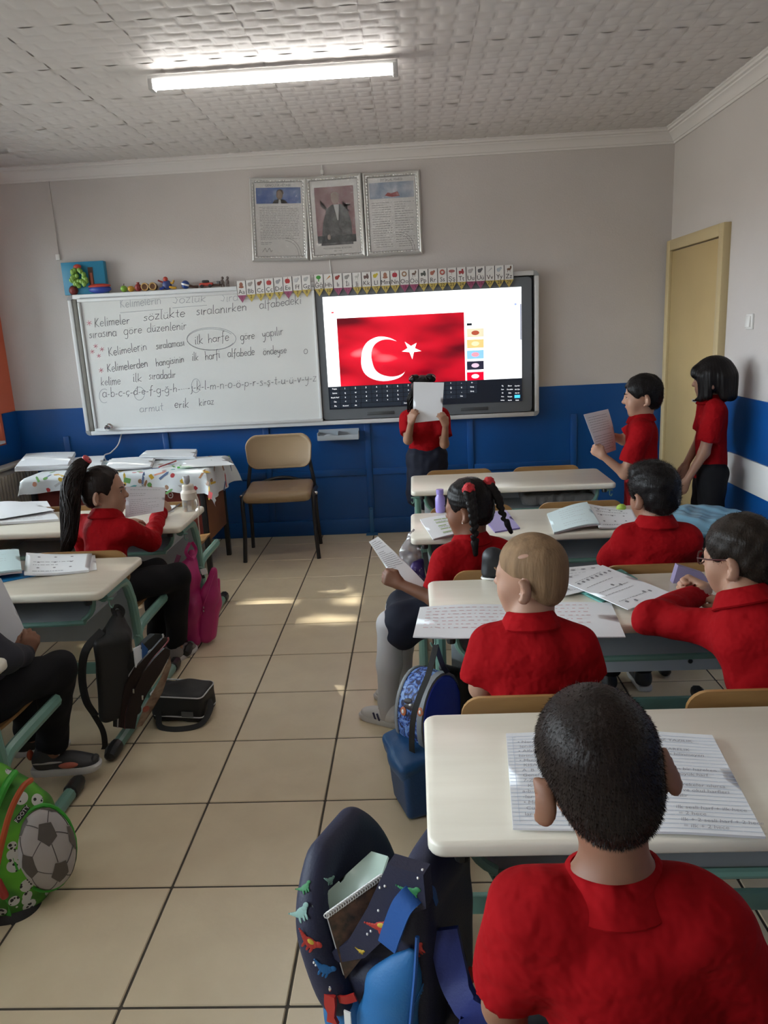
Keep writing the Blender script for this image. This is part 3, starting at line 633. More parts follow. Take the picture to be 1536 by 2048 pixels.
for r, rw in enumerate(rows):
    x = SX0+0.008; z = SZ0+0.150-r*0.0315; q = MB()
    for k, cch in enumerate(rw):
        w = 0.075 if (k == 0 or len(cch) > 2) else 0.0775
        if cch == ' ': w = 0.30
        q.box((x+w/2, SY-0.0062, z), (w-0.004, 0.001, 0.027))
        if cch.strip(): link('key_letter', text_mesh(cch, 0.017 if len(cch) < 3 else 0.013, (x+w/2, SY-0.0072, z), (1, 0, 0), (0, 0, 1)), M_kt, kb)
        x += w
    q.build('key_row', M_key, kb, angle=0)
for cidx, names in enumerate((('Pg', 'Son', 'Sil', 'Ara', 'Imleç'), ('Ekran', 'Duraklat', 'Ekle', 'Kopya', 'Seçim'), ('Ayarlar', 'Alt Çiz', 'Alt Gr', '', 'Gizle'))):
    for r, t in enumerate(names):
        p = C2(1232+cidx*47, 805+r*23)
        if t: link('key_letter', text_mesh(t, 0.0125, (p[0], SY-0.0072, p[2]), (1, 0, 0), (0, 0, 1)), M_kt, kb)
p = C2(1326, 873); scr('blue_key', p[0]-0.02, p[2]-0.011, p[0]+0.02, p[2]+0.011, emat('key_blue', (0.05, 0.42, 0.80), E0), 0.0072, kb)
p = C2(1020, 412); scr('tab_button', p[0]-0.018, p[2]-0.008, p[0]+0.018, p[2]+0.008, M_kb, 0.0035); p = C2(145, 337); scr('site_mark', p[0]-0.01, p[2]-0.005, p[0]+0.008, p[2]+0.005, emat('site_red', (.75, .02, .03), E0), 0.0035)
p = C2(1315, 283); MB().sphere((p[0], SY-0.003, p[2]), (0.009, 0.0008, 0.009)).build('profile_dot', emat('profile_blue', (.25, .3, .62), E0), ds)
a, b = C2(1346, 510), C2(1352, 280); scr('scroll_bar', a[0], a[2], b[0], b[2], emat('scroll_grey', (.10, .11, .16), E0), 0.0035)
for x0, x1, y in ((118, 200, 245), (205, 280, 241), (150, 205, 296), (1010, 1165, 348), (1120, 1215, 405), (160, 200, 337), (290, 310, 296)):
    a, b = C2(x0, y+3), C2(x1, y-3); scr('address_line', a[0], a[2], b[0], b[2], emat('page_grey', (.72, .76, .80), E0), 0.0035)

# wall tray under the boards
wt = thing('wall_tray', (0.172, Y1-0.03, 0.75), 'small white two-compartment tray on the blue wall under the boards', 'tray')
q = MB(); x0, x1, zt, zb, yb, yf = 0.022, 0.326, 0.822, 0.752, Y1-0.012, Y1-0.105
q.box(((x0+x1)/2, (yb+yf)/2, zb), (x1-x0, yb-yf, 0.006)); q.box(((x0+x1)/2, yf, zb+0.018), (x1-x0, 0.005, 0.03)); q.box(((x0+x1)/2, yb, (zb+zt)/2), (x1-x0, 0.005, zt-zb))
for x in (x0, (x0+x1)/2, x1): q.box((x, (yb+yf)/2, (zb+zt)/2-0.008), (0.005, yb-yf, zt-zb-0.016))
q.build('tray_body', mat('tray_white', (0.45, 0.50, 0.55), 0.4), wt)
cl = MB().grid(lambda u, v: (0.045+0.11*u, Y1-0.095+0.05*v, 0.765+0.025*math.sin(3.1*u)*(0.6+0.4*math.sin(5*v))+0.012*v), 8, 5).build('crumpled_cloth', mat('cloth_grey', (.5, .53, .58), .7)); tag(cl, 'crumpled grey cleaning cloth lying in the small wall tray', 'cloth')

# ------------------------------------------------------------------ alphabet banner
AB = ['Aa', 'Bb', 'Cc', 'Çç', 'Dd', 'Ee', 'Ff', 'Gg', 'Ğğ', 'Hh', 'Iı', 'İi', 'Jj', 'Kk', 'Ll', 'Mm', 'Nn', 'Oo', 'Öö', 'Pp', 'Rr', 'Ss', 'Şş', 'Tt', 'Uu', 'Üü', 'Vv', 'Yy', 'Zz']
bn = thing('alphabet_banner', (0.5, Y1-0.1, 1.9), 'row of lettered and numbered alphabet pennants along the top of the boards', 'banner')
M_card = mat('card_white', (0.72, 0.71, 0.69), 0.45); M_tip = mat('card_gold', (0.52, 0.40, 0.10), 0.5); M_tip2 = mat('card_plum', (0.33, 0.09, 0.17), 0.5); M_cardk = mat('card_ink', (0.05, 0.045, 0.05), 0.5)
ICOL = [(.30, .12, .08), (.35, .32, .30), (.25, .08, .06), (.42, .05, .05), (.30, .30, .32), (.45, .04, .04), (.50, .50, .52), (.45, .46, .47), (.05, .28, .04), (.48, .20, .05), (.33, .05, .04), (.3, .3, .3), (.5, .5, .48), (.16, .10, .09), (.60, .48, .05), (.32, .14, .09), (.38, .03, .05), (.33, .20, .12), (.18, .12, .10), (.10, .11, .10), (.38, .14, .10), (.42, .08, .06), (.35, .12, .12), (.38, .05, .06), (.45, .42, .42), (.13, .13, .14), (.5, .5, .5), (.45, .50, .55), (.20, .11, .07)]
bw, bh, tp = 0.0665, 0.098, 0.052
for i, t in enumerate(AB):
    px = 481.5+i*18.55 if i < 8 else 636.5+(i-8)*19.05
    py = 562-(i*1.65) if i < 8 else 549-(i-8)*0.95
    c = atY(px, py, Y1-0.103); x, z = c[0], c[2]; y = Y1-0.104-0.002*(i % 2); w = bw
    cd_ = MB().box((x, y, z-bh/2), (w, 0.0015, bh), bevel=0.0).build('card', M_card, bn, angle=0)
    f = -0.0013; pl = i in (0, 5, 10, 11, 17, 18, 24, 25)
    q = MB(); q.prism([(x-w/2, z-bh), (x+w/2, z-bh), (x, z-bh-tp)], (0, y-0.0007, 0), (1, 0, 0), (0, 0, 1), (0, 1, 0), 0.0015); q.build('tip', M_tip2 if pl else M_tip, cd_, angle=0)
    for sx in (-1, 1): MB().box((x+sx*(w/2-0.0012), y+f, z-bh/2), (0.0024, 0.0008, bh)).build('border', M_cardk, cd_, angle=0)
    q = MB(); im = mat('icon%d' % i, ICOL[i], 0.5); iz = z-0.026; k = i % 5
    if t in ('Aa', 'Mm'): q.sphere((x, y+f, iz), (.013, .0006, .017)); q.sphere((x, y+f, iz-0.016), (.018, .0006, .008))
    elif t in ('Ee', 'Çç', 'Nn'): q.sphere((x-.006, y+f, iz-.003), (.012, .0006, .016)); q.sphere((x+.006, y+f, iz-.003), (.012, .0006, .016)); q.box((x+.002, y+f, iz+.017), (.003, .0006, .012), rotm(y=.3))
    elif t == 'Ğğ': q.sphere((x, y+f, iz+.006), (.017, .0006, .013)); q.box((x, y+f, iz-.013), (.006, .0006, .018))
    elif t in ('Hh', 'Vv'): q.prism([(-.018, -.016), (.012, .016), (.018, .008)], (x, y+f, iz), (1, 0, 0), (0, 0, 1), (0, 1, 0), .0006)
    elif t in ('Ss', 'Oo'): q.tube([(x+.014*math.cos(s), y+f, iz+.014*math.sin(s)) for s in (2*PI*n/14 for n in range(14))], .005, 6, close=True, flat=1)
    elif t in ('Tt', 'Kk', 'Pp'): q.box((x, y+f, iz-.006), (.036, .0006, .018)); q.box((x+.008, y+f, iz+.008), (.012, .0006, .014)); q.sphere((x-.01, y+f, iz-.016), (.005, .0006, .005)); q.sphere((x+.01, y+f, iz-.016), (.005, .0006, .005))
    elif t in ('Şş',): q.sphere((x, y+f, iz+.004), (.022, .0006, .010)); q.box((x, y+f, iz-.01), (.002, .0006, .02))
    elif t in ('Zz', 'Jj', 'Öö'): q.sphere((x, y+f, iz-.002), (.014, .0006, .008)); q.box((x-.008, y+f, iz-.014), (.003, .0006, .016)); q.box((x+.008, y+f, iz-.014), (.003, .0006, .016)); q.sphere((x+.013, y+f, iz+.01), (.006, .0006, .011))
    else: q.sphere((x-.004, y+f, iz), (.015, .0006, .011)); q.sphere((x+.009, y+f, iz+.008), (.008, .0006, .008)); q.sphere((x-.006, y+f, iz-.009), (.012, .0006, .007))
    q.build('picture', im, cd_)
    link('lettering', text_mesh(t, 0.043, (x, y-0.0016, z-bh+0.022), (1, 0, 0), (0, 0, 1)), M_cardk, cd_)
    link('numeral', text_mesh(str(i+1), 0.032, (x, y-0.0016, z-bh-0.016), (1, 0, 0), (0, 0, 1)), M_cardk if not pl else mat('numeral_plum', (.2, .03, .08), .5), cd_)
MB().tube([atY(472, 566, Y1-0.101), atY(700, 548, Y1-0.101), atY(1028, 533, Y1-0.101)], 0.0012, 5).build('string', M_white, bn)

# ------------------------------------------------------------------ framed prints
M_silver = mat('frame_silver', (0.62, 0.62, 0.61), 0.36, metal=0.5, bump=0.5, bscale=120); M_silver2 = mat('frame_bead', (0.66, 0.66, 0.66), 0.25, metal=0.85)
M_sheet = mat('print_paper', (0.82, 0.81, 0.78), 0.4); M_pic_glass = thin_glass('picture_glass', rough=.04); M_lines = mat('print_text', (0.24, 0.23, 0.22), 0.6)
def picture(cx, cz, w, h, rot, label, fill):
    t = thing('framed_print', (cx, Y1-0.012, cz), label, 'picture', 'framed prints above the boards'); fw = 0.036
    def build(q, n, m, par=t): o = q.build(n, m, par, local=True); return o
    for L, ax, sg in ((w, 0, 1), (w, 0, -1), (h, 1, 1), (h, 1, -1)):
        q = MB(); pr = [(0, 0), (0.004, 0.022), (0.012, 0.028), (0.022, 0.020), (0.028, 0.020), (0.036, 0.010), (0.036, 0)]; H = (h if ax == 0 else w)/2
        rr = []
        for e in (-1, 1):
            rr.append([V(e*(L/2-o), -d, sg*(H-o)) if ax == 0 else V(sg*(H-o), -d, e*(L/2-o)) for o, d in pr])
        q.rings(rr); build(q, 'frame_side', M_silver)
        q = MB(); nb = int((L-0.07)/0.021)
        for k in range(nb):
            s = (k-(nb-1)/2)*0.021; p = (s, -0.021, sg*(H-0.0265)) if ax == 0 else (sg*(H-0.0265), -0.021, s); q.sphere(p, (0.0085 if ax == 0 else .004, 0.004, .004 if ax == 0 else 0.0085), n=6)
        o = build(q, 'bead_row', M_silver2); o['kind'] = 'stuff'
    build(MB().box((0, -0.005, 0), (w-0.05, 0.004, h-0.05)), 'print_sheet', M_sheet)
    fill(build, w-0.072, h-0.072, t)
    build(MB().box((0, -0.0135, 0), (w-0.066, 0.002, h-0.066)), 'glass', M_pic_glass)
    t.rotation_euler = (0, rot, 0)
    for ch in t.children: ch.location = (0, 0, 0)
    return t
def tx(par, body, size, x, z, m=M_lines, y=-0.0082): return link('lettering', text_mesh(body, size, (x, y, z), (1, 0, 0), (0, 0, 1)), m, par, local=True)
def textlines(build, x0, x1, z0, z1, n, seed, name='text_lines', m=M_lines, th=0.0022):
    rg = random.Random(seed); q = MB()
    for k in range(n):
        z = z1-(z1-z0)*k/max(1, n-1); x = x0+(0.02 if rg.random() < .15 else 0); xe = x1 if rg.random() > .2 else x1-(x1-x0)*rg.uniform(.1, .5)
        while x < xe:
            ww = rg.uniform(.008, .026); q.box((x+ww/2, -0.0078, z), (min(ww, max(xe-x, .004)), 0.0006, th)); x += ww+0.005
    o = build(q, name, m); o['kind'] = 'stuff'; return o
def P_(name, *a, **k): return mat('print_'+name, *a, **k)
def flatpoly(q, pts, y=-0.0078): q.prism(pts, (0, y, 0), (1, 0, 0), (0, 0, 1), (0, 1, 0), 0.0008); return q
def fill_address(build, w, h, t):
    build(MB().box((0, -0.0072, h/2-0.085), (w-0.02, 0.0008, 0.105)), 'photo_band', P_('sky_blue', (0.02, 0.09, 0.40), 0.4, col2=(.12, .22, .45), vscale=9))
    q = MB(); flatpoly(q, [(-.045, h/2-.137), (-.03, h/2-.115), (-.015, h/2-.11), (.03, h/2-.11), (.05, h/2-.118), (.065, h/2-.137)]); build(q, 'dark_suit', P_('suit', (0.012, 0.012, 0.015), .6))
    build(MB().sphere((.008, -.0085, h/2-.082), (.023, .0008, .031)), 'portrait_head', P_('face', (0.22, 0.15, 0.10), .5)); build(MB().sphere((.012, -.0082, h/2-.066), (.026, .0006, .022)), 'portrait_hair', P_('hair', (0.05, 0.04, 0.03), .6))
    q = MB(); flatpoly(q, [(-.002, h/2-.137), (.002, h/2-.112), (.014, h/2-.112), (.018, h/2-.137)], -.0084); build(q, 'shirt_front', P_('shirtwhite', (.55, .55, .55), .5))
    tx(t, 'GENÇLİĞE HİTABE', 0.021, 0, h/2-0.018); textlines(build, -w/2+.03, w/2-.03, -h/2+.115, h/2-.16, 20, 4)
    textlines(build, -w/2+.03, -w/2+.11, -h/2+.08, -h/2+.09, 2, 5)
    q = MB(); strokes(q, [spline([V(-w/2+.04+.01*i, -h/2+.04+.012*((i*7) % 3-1)) for i in range(8)], 3)], .002, -.0082); build(q, 'signature', M_cardk)
    q = MB(); strokes(q, [[(w/2-.13+.11*math.cos(a)*s, -h/2+.12*math.sin(a)*s) for a in (k*PI/2/10 for k in range(11))] for s in (1, .85)], .002, -.0080); build(q, 'corner_ornament', M_lines)
def fill_portrait(build, w, h, t):
    build(MB().box((0, -.0072, .02), (w-.055, .0008, h-.125)), 'red_backdrop', P_('maroon', (.17, .035, .045), .45, col2=(.36, .20, .20), vscale=7))
    q = MB(); flatpoly(q, [(-.115, -.185), (-.09, -.03), (-.06, .055), (-.02, .085), (.05, .085), (.09, .04), (.11, -.04), (.115, -.185)]); build(q, 'dark_suit', P_('suit_grey', (.075, .075, .078), .6, col2=(.03, .03, .03), vscale=20))
    build(MB().sphere((.004, -.0085, .125), (.028, .0008, .038)), 'portrait_head', P_('face2', (.36, .26, .22), .5)); build(MB().sphere((.004, -.0082, .145), (.028, .0006, .022)), 'portrait_hair', P_('hair2', (.42, .36, .30), .5))
    q = MB(); flatpoly(q, [(-.008, .085), (.03, .085), (.02, -.02), (.012, -.02)], -.0084); build(q, 'shirt_front', P_('shirtwhite', (.55, .55, .55), .5))
    q = MB(); flatpoly(q, [(.055, .105), (.075, .085), (.115, .085), (.088, .06), (.10, .03), (.075, .05), (.05, .035), (.06, .065)], -.0076); build(q, 'white_star', P_('palecream', (.50, .44, .40), .5))
    q = MB(); flatpoly(q, [(-.10, .12), (-.06, .07), (-.03, .04), (-.06, .045), (-.10, .08)], -.0076); build(q, 'pale_crescent', P_('palecream', (.50, .44, .40), .5))
    build(MB().box((.0, -.0080, -h/2+.10), (w-.055, .0008, .05)), 'dark_foot', P_('suit', (0.012, 0.012, 0.015), .6)); build(MB().sphere((-.055, -.0085, -.13), (.012, .0008, .018)), 'portrait_hand', P_('face2', (.36, .26, .22), .5))
    tx(t, 'MUSTAFA KEMAL ATATÜRK', 0.0165, 0, -h/2+.038); tx(t, '1881 - 1938', 0.012, 0, -h/2+.02)
def fill_anthem(build, w, h, t):
    build(MB().box((0, -.0072, h/2-.085), (w-.02, .0008, .105)), 'photo_band', P_('sky_pale', (.16, .26, .42), .4, col2=(.55, .58, .62), vscale=10))
    q = MB(); flatpoly(q, [(-.05, h/2-.12), (-.03, h/2-.10), (.0, h/2-.105), (.04, h/2-.095), (.055, h/2-.125), (.0, h/2-.13)]); build(q, 'waving_flag', P_('flagred', (.38, .06, .06), .5))
    tx(t, 'İSTİKLAL MARŞI', .021, 0, h/2-.018)
    for k in range(5):
        textlines(build, -w/2+.02, -.015, h/2-.21-k*.062, h/2-.165-k*.062, 4, 20+k); textlines(build, .015, w/2-.02, h/2-.21-k*.062, h/2-.165-k*.062, 4, 40+k)
    q = MB(); strokes(q, [[(w/2-.13+.11*math.cos(a)*s, -h/2+.12*math.sin(a)*s) for a in (k*PI/2/10 for k in range(11))] for s in (1, .85)], .002, -.0080); build(q, 'corner_ornament', M_lines)
picture(-0.154, 2.325, 0.408, 0.560, 0.040, 'silver framed sheet with blue photo band and long text, leftmost of three', fill_address)
picture(0.246, 2.319, 0.402, 0.562, -0.012, 'silver framed portrait of a figure in dark suit before red flag, between two text sheets', fill_portrait)
picture(0.651, 2.319, 0.402, 0.558, -0.004, 'silver framed verse sheet with pale sky photo, rightmost of three', fill_anthem)
# ================================================================== student desks with the bench for the row in front
M_top = mat('desk_laminate', (0.80, 0.755, 0.65), 0.30, col2=(0.75, 0.70, 0.595), stretch=(1.5, 14, 4), vscale=2.2, detail=6)
M_mint = mat('mint_enamel', (0.17, 0.33, 0.275), 0.33, var=0.12, vscale=8)
M_pan = mat('panel_grey', (0.50, 0.54, 0.58), 0.45, var=0.05)
M_ply = mat('plywood', (0.36, 0.20, 0.075), 0.32, col2=(0.28, 0.145, 0.05), stretch=(2, 8, 8), vscale=4)
M_cap = mat('rubber_black', (0.014, 0.014, 0.015), 0.38)
DW, DD, DZ = 1.12, 0.46, 0.66
def slab(q, w, d, z0, z1, r, e, cy):
    R = []
    for z, i in ((z0, e), (z0+e*.4, e*.35), (z0+e, 0), (z1-e, 0), (z1-e*.4, e*.35), (z1, e)):
        R.append([V(x, y, z) for x, y in rrect(w-2*i, d-2*i, max(r-i, .004), 5, 0, cy)])
    q.rings(R); return q
def make_desk(label, group):
    t = thing('student_desk', (0, 0, 0), label, 'desk', group)
    slab(MB(), DW, DD, DZ-0.03, DZ, 0.03, 0.007, DD/2).build('desktop', M_top, t, True)
    for s in (-1, 1):
        x = s*(DW/2-0.035)
        MB().tube(spline([(x, 0.10, DZ-0.05), (x, 0.24, DZ-0.05), (x, 0.315, DZ-0.065), (x, 0.352, DZ-0.13), (x, 0.372, 0.45), (x, 0.405, 0.05)], 4), 0.0195, 10).build('leg', M_mint, t, True)
        f = MB().tube([(x, 0.02, 0.028), (x, 0.75, 0.028)], 0.0215, 10, flat=1.1).build('foot_rail', M_mint, t, True)
        for y, e in ((-0.015, -1), (0.785, 1)):
            q = MB(); q.tube([(x, y-e*.06, 0.03), (x, y-e*.055, 0.03), (x, y, 0.03), (x, y+e*.022, 0.026), (x, y+e*.03, 0.02)], [0.020, 0.026, 0.027, 0.02, 0.006], 10, flat=1.1); q.build('end_cap', M_cap, f, True)
        MB().tube(spline([(x, 0.372, 0.33), (x, 0.41, 0.362), (x, 0.47, 0.372), (x, 0.74, 0.376)], 4), 0.018, 8, flat=1.25).build('seat_arm', M_mint, t, True)
        q = MB(); q.tube(spline([(x+s*.022, 0.10, 0.60), (x+s*.022, 0.10, 0.578), (x+s*.030, 0.10, 0.568), (x+s*.036, 0.10, 0.58)], 4), 0.003, 6); q.box((x+s*.012, 0.10, 0.602), (0.05, 0.02, 0.004)); q.build('bag_hook', M_mint, t, True)
        q = MB(); q.lathe([(0.001, 0), (0.013, 0), (0.015, 0.01), (0.012, 0.02), (0.001, 0.022)], (s*(DW/2-0.06), 0.03, DZ-0.052), 10); q.build('bumper', M_cap, t, True)
    MB().box((0, 0.41, 0.185), (DW-0.09, 0.02, 0.05), bevel=0.005).build('crossbar', M_mint, t, True)
    # shelf under the top: bent grey sheet with a mint edge tube
    q = MB(); w = DW/2-0.075; P = [(-w, 0.625), (-w+0.01, 0.56), (-w+0.05, 0.52), (-w+0.12, 0.505), (w-0.12, 0.505), (w-0.05, 0.52), (w-0.01, 0.56), (w, 0.625)]; P = [tuple(p) for p in spline([np.array(p) for p in P], 3)]
    q.rings([[V(x, y, z+e) for x, z in P] for y, e in ((0.12, 0), (0.43, 0))], cap=False) if False else None
    for i in range(len(P)-1):
        (xa, za), (xb, zb) = P[i], P[i+1]; q.poly([(xa, .11, za), (xb, .11, zb), (xb, .435, zb), (xa, .435, za)]); q.poly([(xa, .11, za-.004), (xb, .11, zb-.004), (xb, .435, zb-.004), (xa, .435, za-.004)])
    q.build('book_shelf', M_pan, t, True)
    MB().tube([V(x, .11, z) for x, z in P], 0.0105, 8).build('shelf_tube', M_mint, t, True)
    MB().box((0, 0.436, 0.465), (DW-0.15, 0.008, 0.33), bevel=0.002).build('front_panel', M_pan, t, True)
    for xx in (-0.36, 0.36):
        o = MB().lathe([(.001, 0), (.009, 0), (.007, .004), (.001, .005)], (xx, .431, .335), 10, rotm(x=PI/2)); o.build('bolt', M_cap, t, True)
    for xx in (-0.265, 0.265):
        q = MB(); w = 0.20; n = 10
        def sh(u, v, th): 
            x = (u-.5)*2*w; y = .50+.36*v; z = .398+.012*(abs(u-.5)*2)**2-.010*math.sin(PI*v)-.02*max(0, v-.8)*5*.4
            return (xx+x*(1-.04*v), y, z-th)
        q.grid(lambda u, v: sh(u, v, 0), n, 8); q.grid(lambda u, v: sh(u, v, .011), n, 8)
        for (u0, v0, u1, v1) in ((0, 0, 1, 0), (1, 0, 1, 1), (1, 1, 0, 1), (0, 1, 0, 0)): q.grid(lambda s_, w_: sh(u0+(u1-u0)*s_, v0+(v1-v0)*s_, .011*w_), 10, 1)
        bmesh.ops.remove_doubles(q.bm, verts=list(q.bm.verts), dist=1e-5); q.build('seat', M_ply, t, True)
        bwid, zt = 0.205, 0.678
        R = []
        for th in (0.0, 0.011):
            R.append([V(xx+px, .478+.07*(px/bwid)**2*.45+(.012-.045*(pz-.55))*0+th - .05*max(0, (zt-.1-(pz+.0)))*.0, pz) for px, pz in rrect(2*bwid, .17, .055, 6, 0, zt-.085)])
        q = MB(); q.rings(R); q.build('backrest', M_ply, t, True, angle=0.7)
        MB().bar((xx, .497, .385), (xx, .493, .62), .035, .006, up=(0, 1, 0), bevel=.002).build('back_bracket', M_mint, t, True)
    return t
ROWS = [('R', 0.714+DW/2, -0.965, 'off-white student desk nearest the display, its top bare'), ('R', 0.714+DW/2, -1.935, 'off-white student desk with two open books and a purple folder on it'),
        ('R', 0.775+DW/2, -2.95, 'off-white student desk with a large red-scribbled sheet and a pile of worksheets'), ('R', 0.746+DW/2, -3.905, 'nearest off-white student desk on the right, with one lined notebook'),
        ('L', -0.392-DW/2, -1.577, 'off-white student desk on the left with the pink backpack hanging from it'), ('L', -0.405-DW/2, -2.505, 'off-white student desk on the left with an open workbook and blue folder'), ('L', -0.452-DW/2, -3.50, 'off-white student desk at the left edge, only its corner and green legs showing'),
        ('R', 0.746+DW/2, -4.88, 'student desk behind the front boy, its bench under him')]
proto = make_desk(ROWS[0][3], 'two-seat student desks in two columns')
for i, (s, x, y, lb) in enumerate(ROWS):
    o = proto if i == 0 else copy_tree(proto); o.location = (x, y, 0); o['label'] = lb

# ------------------------------------------------------------------ teacher's table, cloth, chair
tt = thing('teacher_table', (-1.15, -0.05, 0), "teacher's table with black legs and brown panels beside the chair", 'table')
M_brown = mat('panel_brown', (0.25, 0.105, 0.045), 0.45, var=0.1); M_red = mat('panel_redbrown', (0.16, 0.022, 0.014), 0.45)
tx0, tx1, ty0, ty1, tz = -1.76, -0.60, -0.36, 0.24, 0.715
MB().box(((tx0+tx1)/2, (ty0+ty1)/2, tz-0.012), (tx1-tx0, ty1-ty0, 0.024), bevel=0.004).build('tabletop', M_brown, tt)
for x in (tx0+0.03, tx1-0.03):
    for y in (ty0+0.03, ty1-0.06): MB().box((x, y, (tz-0.024)/2), (0.032, 0.032, tz-0.024), bevel=0.003).build('leg', M_black, tt)
MB().box(((tx0+tx1)/2, ty0+0.045, 0.46), (tx1-tx0-0.10, 0.014, 0.44)).build('front_panel', M_red, tt)
for x in (tx0+0.03, tx1-0.03): MB().box((x, (ty0+ty1)/2-0.01, 0.46), (0.014, ty1-ty0-0.13, 0.44)).build('side_panel', M_brown, tt)
e = atY(341, 990, ty0+0.037); q = MB(); q.tube([(e[0]+.016*math.cos(s), ty0+.036, e[2]+.02*math.sin(s)) for s in (k*PI/5 for k in range(10))], .003, 6, close=True); q.box((e[0], ty0+.036, e[2]), (.012, .002, .004)); q.build('emblem', M_white, tt)
def clothmat(): return mat('printed_oilcloth', (0.72, 0.75, 0.76), 0.35, col2=(.62, .68, .72), vscale=5)
def cloth():
    a, b = (tx1-tx0)/2+.006, (ty1-ty0)/2+.006; cx, cy = (tx0+tx1)/2, (ty0+ty1)/2
    oxl, oxr, oyf, oyb = .10, .20, .115, .06
    def f(u, v):
        x = -(a+oxl)+(2*a+oxl+oxr)*u; y = -(b+oyf)+(2*b+oyf+oyb)*v
        ex = max(0, abs(x)-a); ey = max(0, abs(y)-b); sx, sy = (1 if x > 0 else -1), (1 if y > 0 else -1)
        if y < 0: ey *= .75+.55*u+.12*math.sin(u*17)
        z = tz+.003; X, Y = x, y
        if ex > 0 or ey > 0:
            L = math.hypot(ex, ey); z -= max(ex, ey)*.93+.25*min(ex, ey)
            if ex: X = sx*(a+.012+.30*ex*(1 if ey else .35)+.014*math.sin(y*22)*min(1, ex*9))
            if ey: Y = sy*(b+.012+.30*ey*(1 if ex else .30)+.016*math.sin(x*19)*min(1, ey*9))
        return (cx+X, cy+Y, z)
    q = MB(); q.grid(f, 70, 46); o = q.build('tablecloth', clothmat(), angle=1.2)
    tag(o, "white oilcloth with colourful stationery print draped over the teacher's table", 'tablecloth')
    rg = random.Random(11); PAL = [(.55, .36, .03), (.45, .04, .05), (.05, .30, .32), (.28, .15, .08), (.60, .28, .20), (.10, .16, .30), (.45, .45, .46), (.12, .30, .08)]
    for k in range(190):      # printed pencils, books, rulers and erasers
        h = stick([o], rg.uniform(60, 490), rg.uniform(905, 1005))
        if h is None: continue
        p, n_, r_, u_ = h; a = rg.uniform(0, 3.14); e1 = r_*math.cos(a)+u_*math.sin(a); e2 = np.cross(n_, e1); kind = rg.randrange(3); cc_ = rg.choice(PAL); Rm = np.stack([e1, e2, n_], 1)
        if kind == 0: q = MB(); L = rg.uniform(.06, .10); q.prism([(-L/2, -.007), (L*.32, -.007), (L/2, 0), (L*.32, .007), (-L/2, .007)], p-n_*.0003, e1, e2, n_, .0010)
        elif kind == 1: q = MB(); w_, h_ = rg.uniform(.03, .055), rg.uniform(.02, .04); q.prism(rrect(w_, h_, .004, 2), p-n_*.0003, e1, e2, n_, .0010)
        else: q = MB(); q.prism([(.016*math.cos(t_), .016*math.sin(t_)*rg.uniform(.75, 1)) for t_ in (i_*PI/5 for i_ in range(10))], p-n_*.0003, e1, e2, n_, .0010)
        q.build('stationery_print', mat('cloth_print%d' % PAL.index(cc_), cc_, .45), o)
cloth()
ch = thing('visitor_chair', (-0.22, 0.18, 0), 'tan padded chair with black oval-tube frame standing before the blue wall', 'chair')
M_tan = mat('tan_vinyl', (0.36, 0.25, 0.145), 0.42, var=0.08, bump=0.1, bscale=150); M_cblk = mat('chair_black', (0.012, 0.012, 0.014), 0.35)
fl_, fr_, bl_, br_ = V(-.469, -.025, 0), V(.044, .008, 0), V(-.489, .351, 0), V(.013, .392, 0)
sc_ = (fl_+fr_+bl_+br_)/4; exc = unit(fr_-fl_); eyc = unit(bl_-fl_)
for a_, s in ((fl_, -1), (fr_, 1)):
    k = a_+exc*(-s)*.012; q = MB(); q.tube(spline([a_, k+V(0, .02, .22), k+eyc*.03+V(0, 0, .40), k+eyc*.09+V(0, 0, .455), k+eyc*.30+V(0, 0, .45)], 5), .0145, 10, flat=1.0); q.build('front_leg', M_cblk, ch)
for a_, s in ((bl_, -1), (br_, 1)):
    k = a_+exc*(-s)*.012; q = MB(); q.tube(spline([a_, k-eyc*.03+V(0, 0, .25), k-eyc*.045+V(0, 0, .45), k-eyc*.03+exc*(-s)*.02+V(0, 0, .60), k+eyc*.01+exc*(-s)*.05+V(0, 0, .78)], 5), .0135, 10); q.build('rear_leg', M_cblk, ch)
Rc = np.stack([exc, eyc, V(0, 0, 1)], 1)
s = SDF(); s.box(sc_-eyc*.015+V(0, 0, .462), (.232, .205, .034), Rc @ rotm(x=.05), r=.03); s.ell(sc_-eyc*.19+V(0, 0, .455), (.20, .05, .03), Rc, k=.03); s.ell(sc_+V(0, 0, .53), (.15, .14, .045), Rc, k=.02, sub=True)
s.build('seat_cushion', M_tan, ch, .008, 2)
MB().box(sc_-eyc*.01+V(0, 0, .43), (.40, .38, .014), Rc @ rotm(x=.05), bevel=.006).build('seat_pan', M_cblk, ch)
bc = (bl_+br_)/2-eyc*.045+V(0, 0, .712); q = MB(); RR_ = []
for y, ins in ((-.016, .022), (-.021, .012), (-.020, .004), (-.012, 0), (.006, 0), (.016, .006), (.020, .02)):
    ol = []
    for x, z in rrect(.475-2*ins, .232-2*ins, .075, 8):
        z2 = z+.018*(1-(x/.24)**2)*(1 if z > 0 else -.25); ol.append(bc+exc*x*(1-.03*(z < 0))+eyc*(y+.045*(1-(x/.24)**2)+.12*z)+UP*z2)
    RR_.append(ol)
q.rings(RR_); q.build('back_cushion', M_tan, ch, angle=1.0)
MB().tube(spline([bl_-eyc*.045+V(0, 0, .47)+exc*.02, (bl_+br_)/2+V(0, .0, .52), br_-eyc*.045+V(0, 0, .47)-exc*.02], 5), .012, 8).build('back_rail', M_cblk, ch)
for a_ in (fl_, fr_): MB().sphere(a_+V(0, .075, .455), (.016, .012, .012)).build('frame_bolt', mat('chrome', (0.75, 0.75, 0.76), 0.12, metal=1.0), ch)

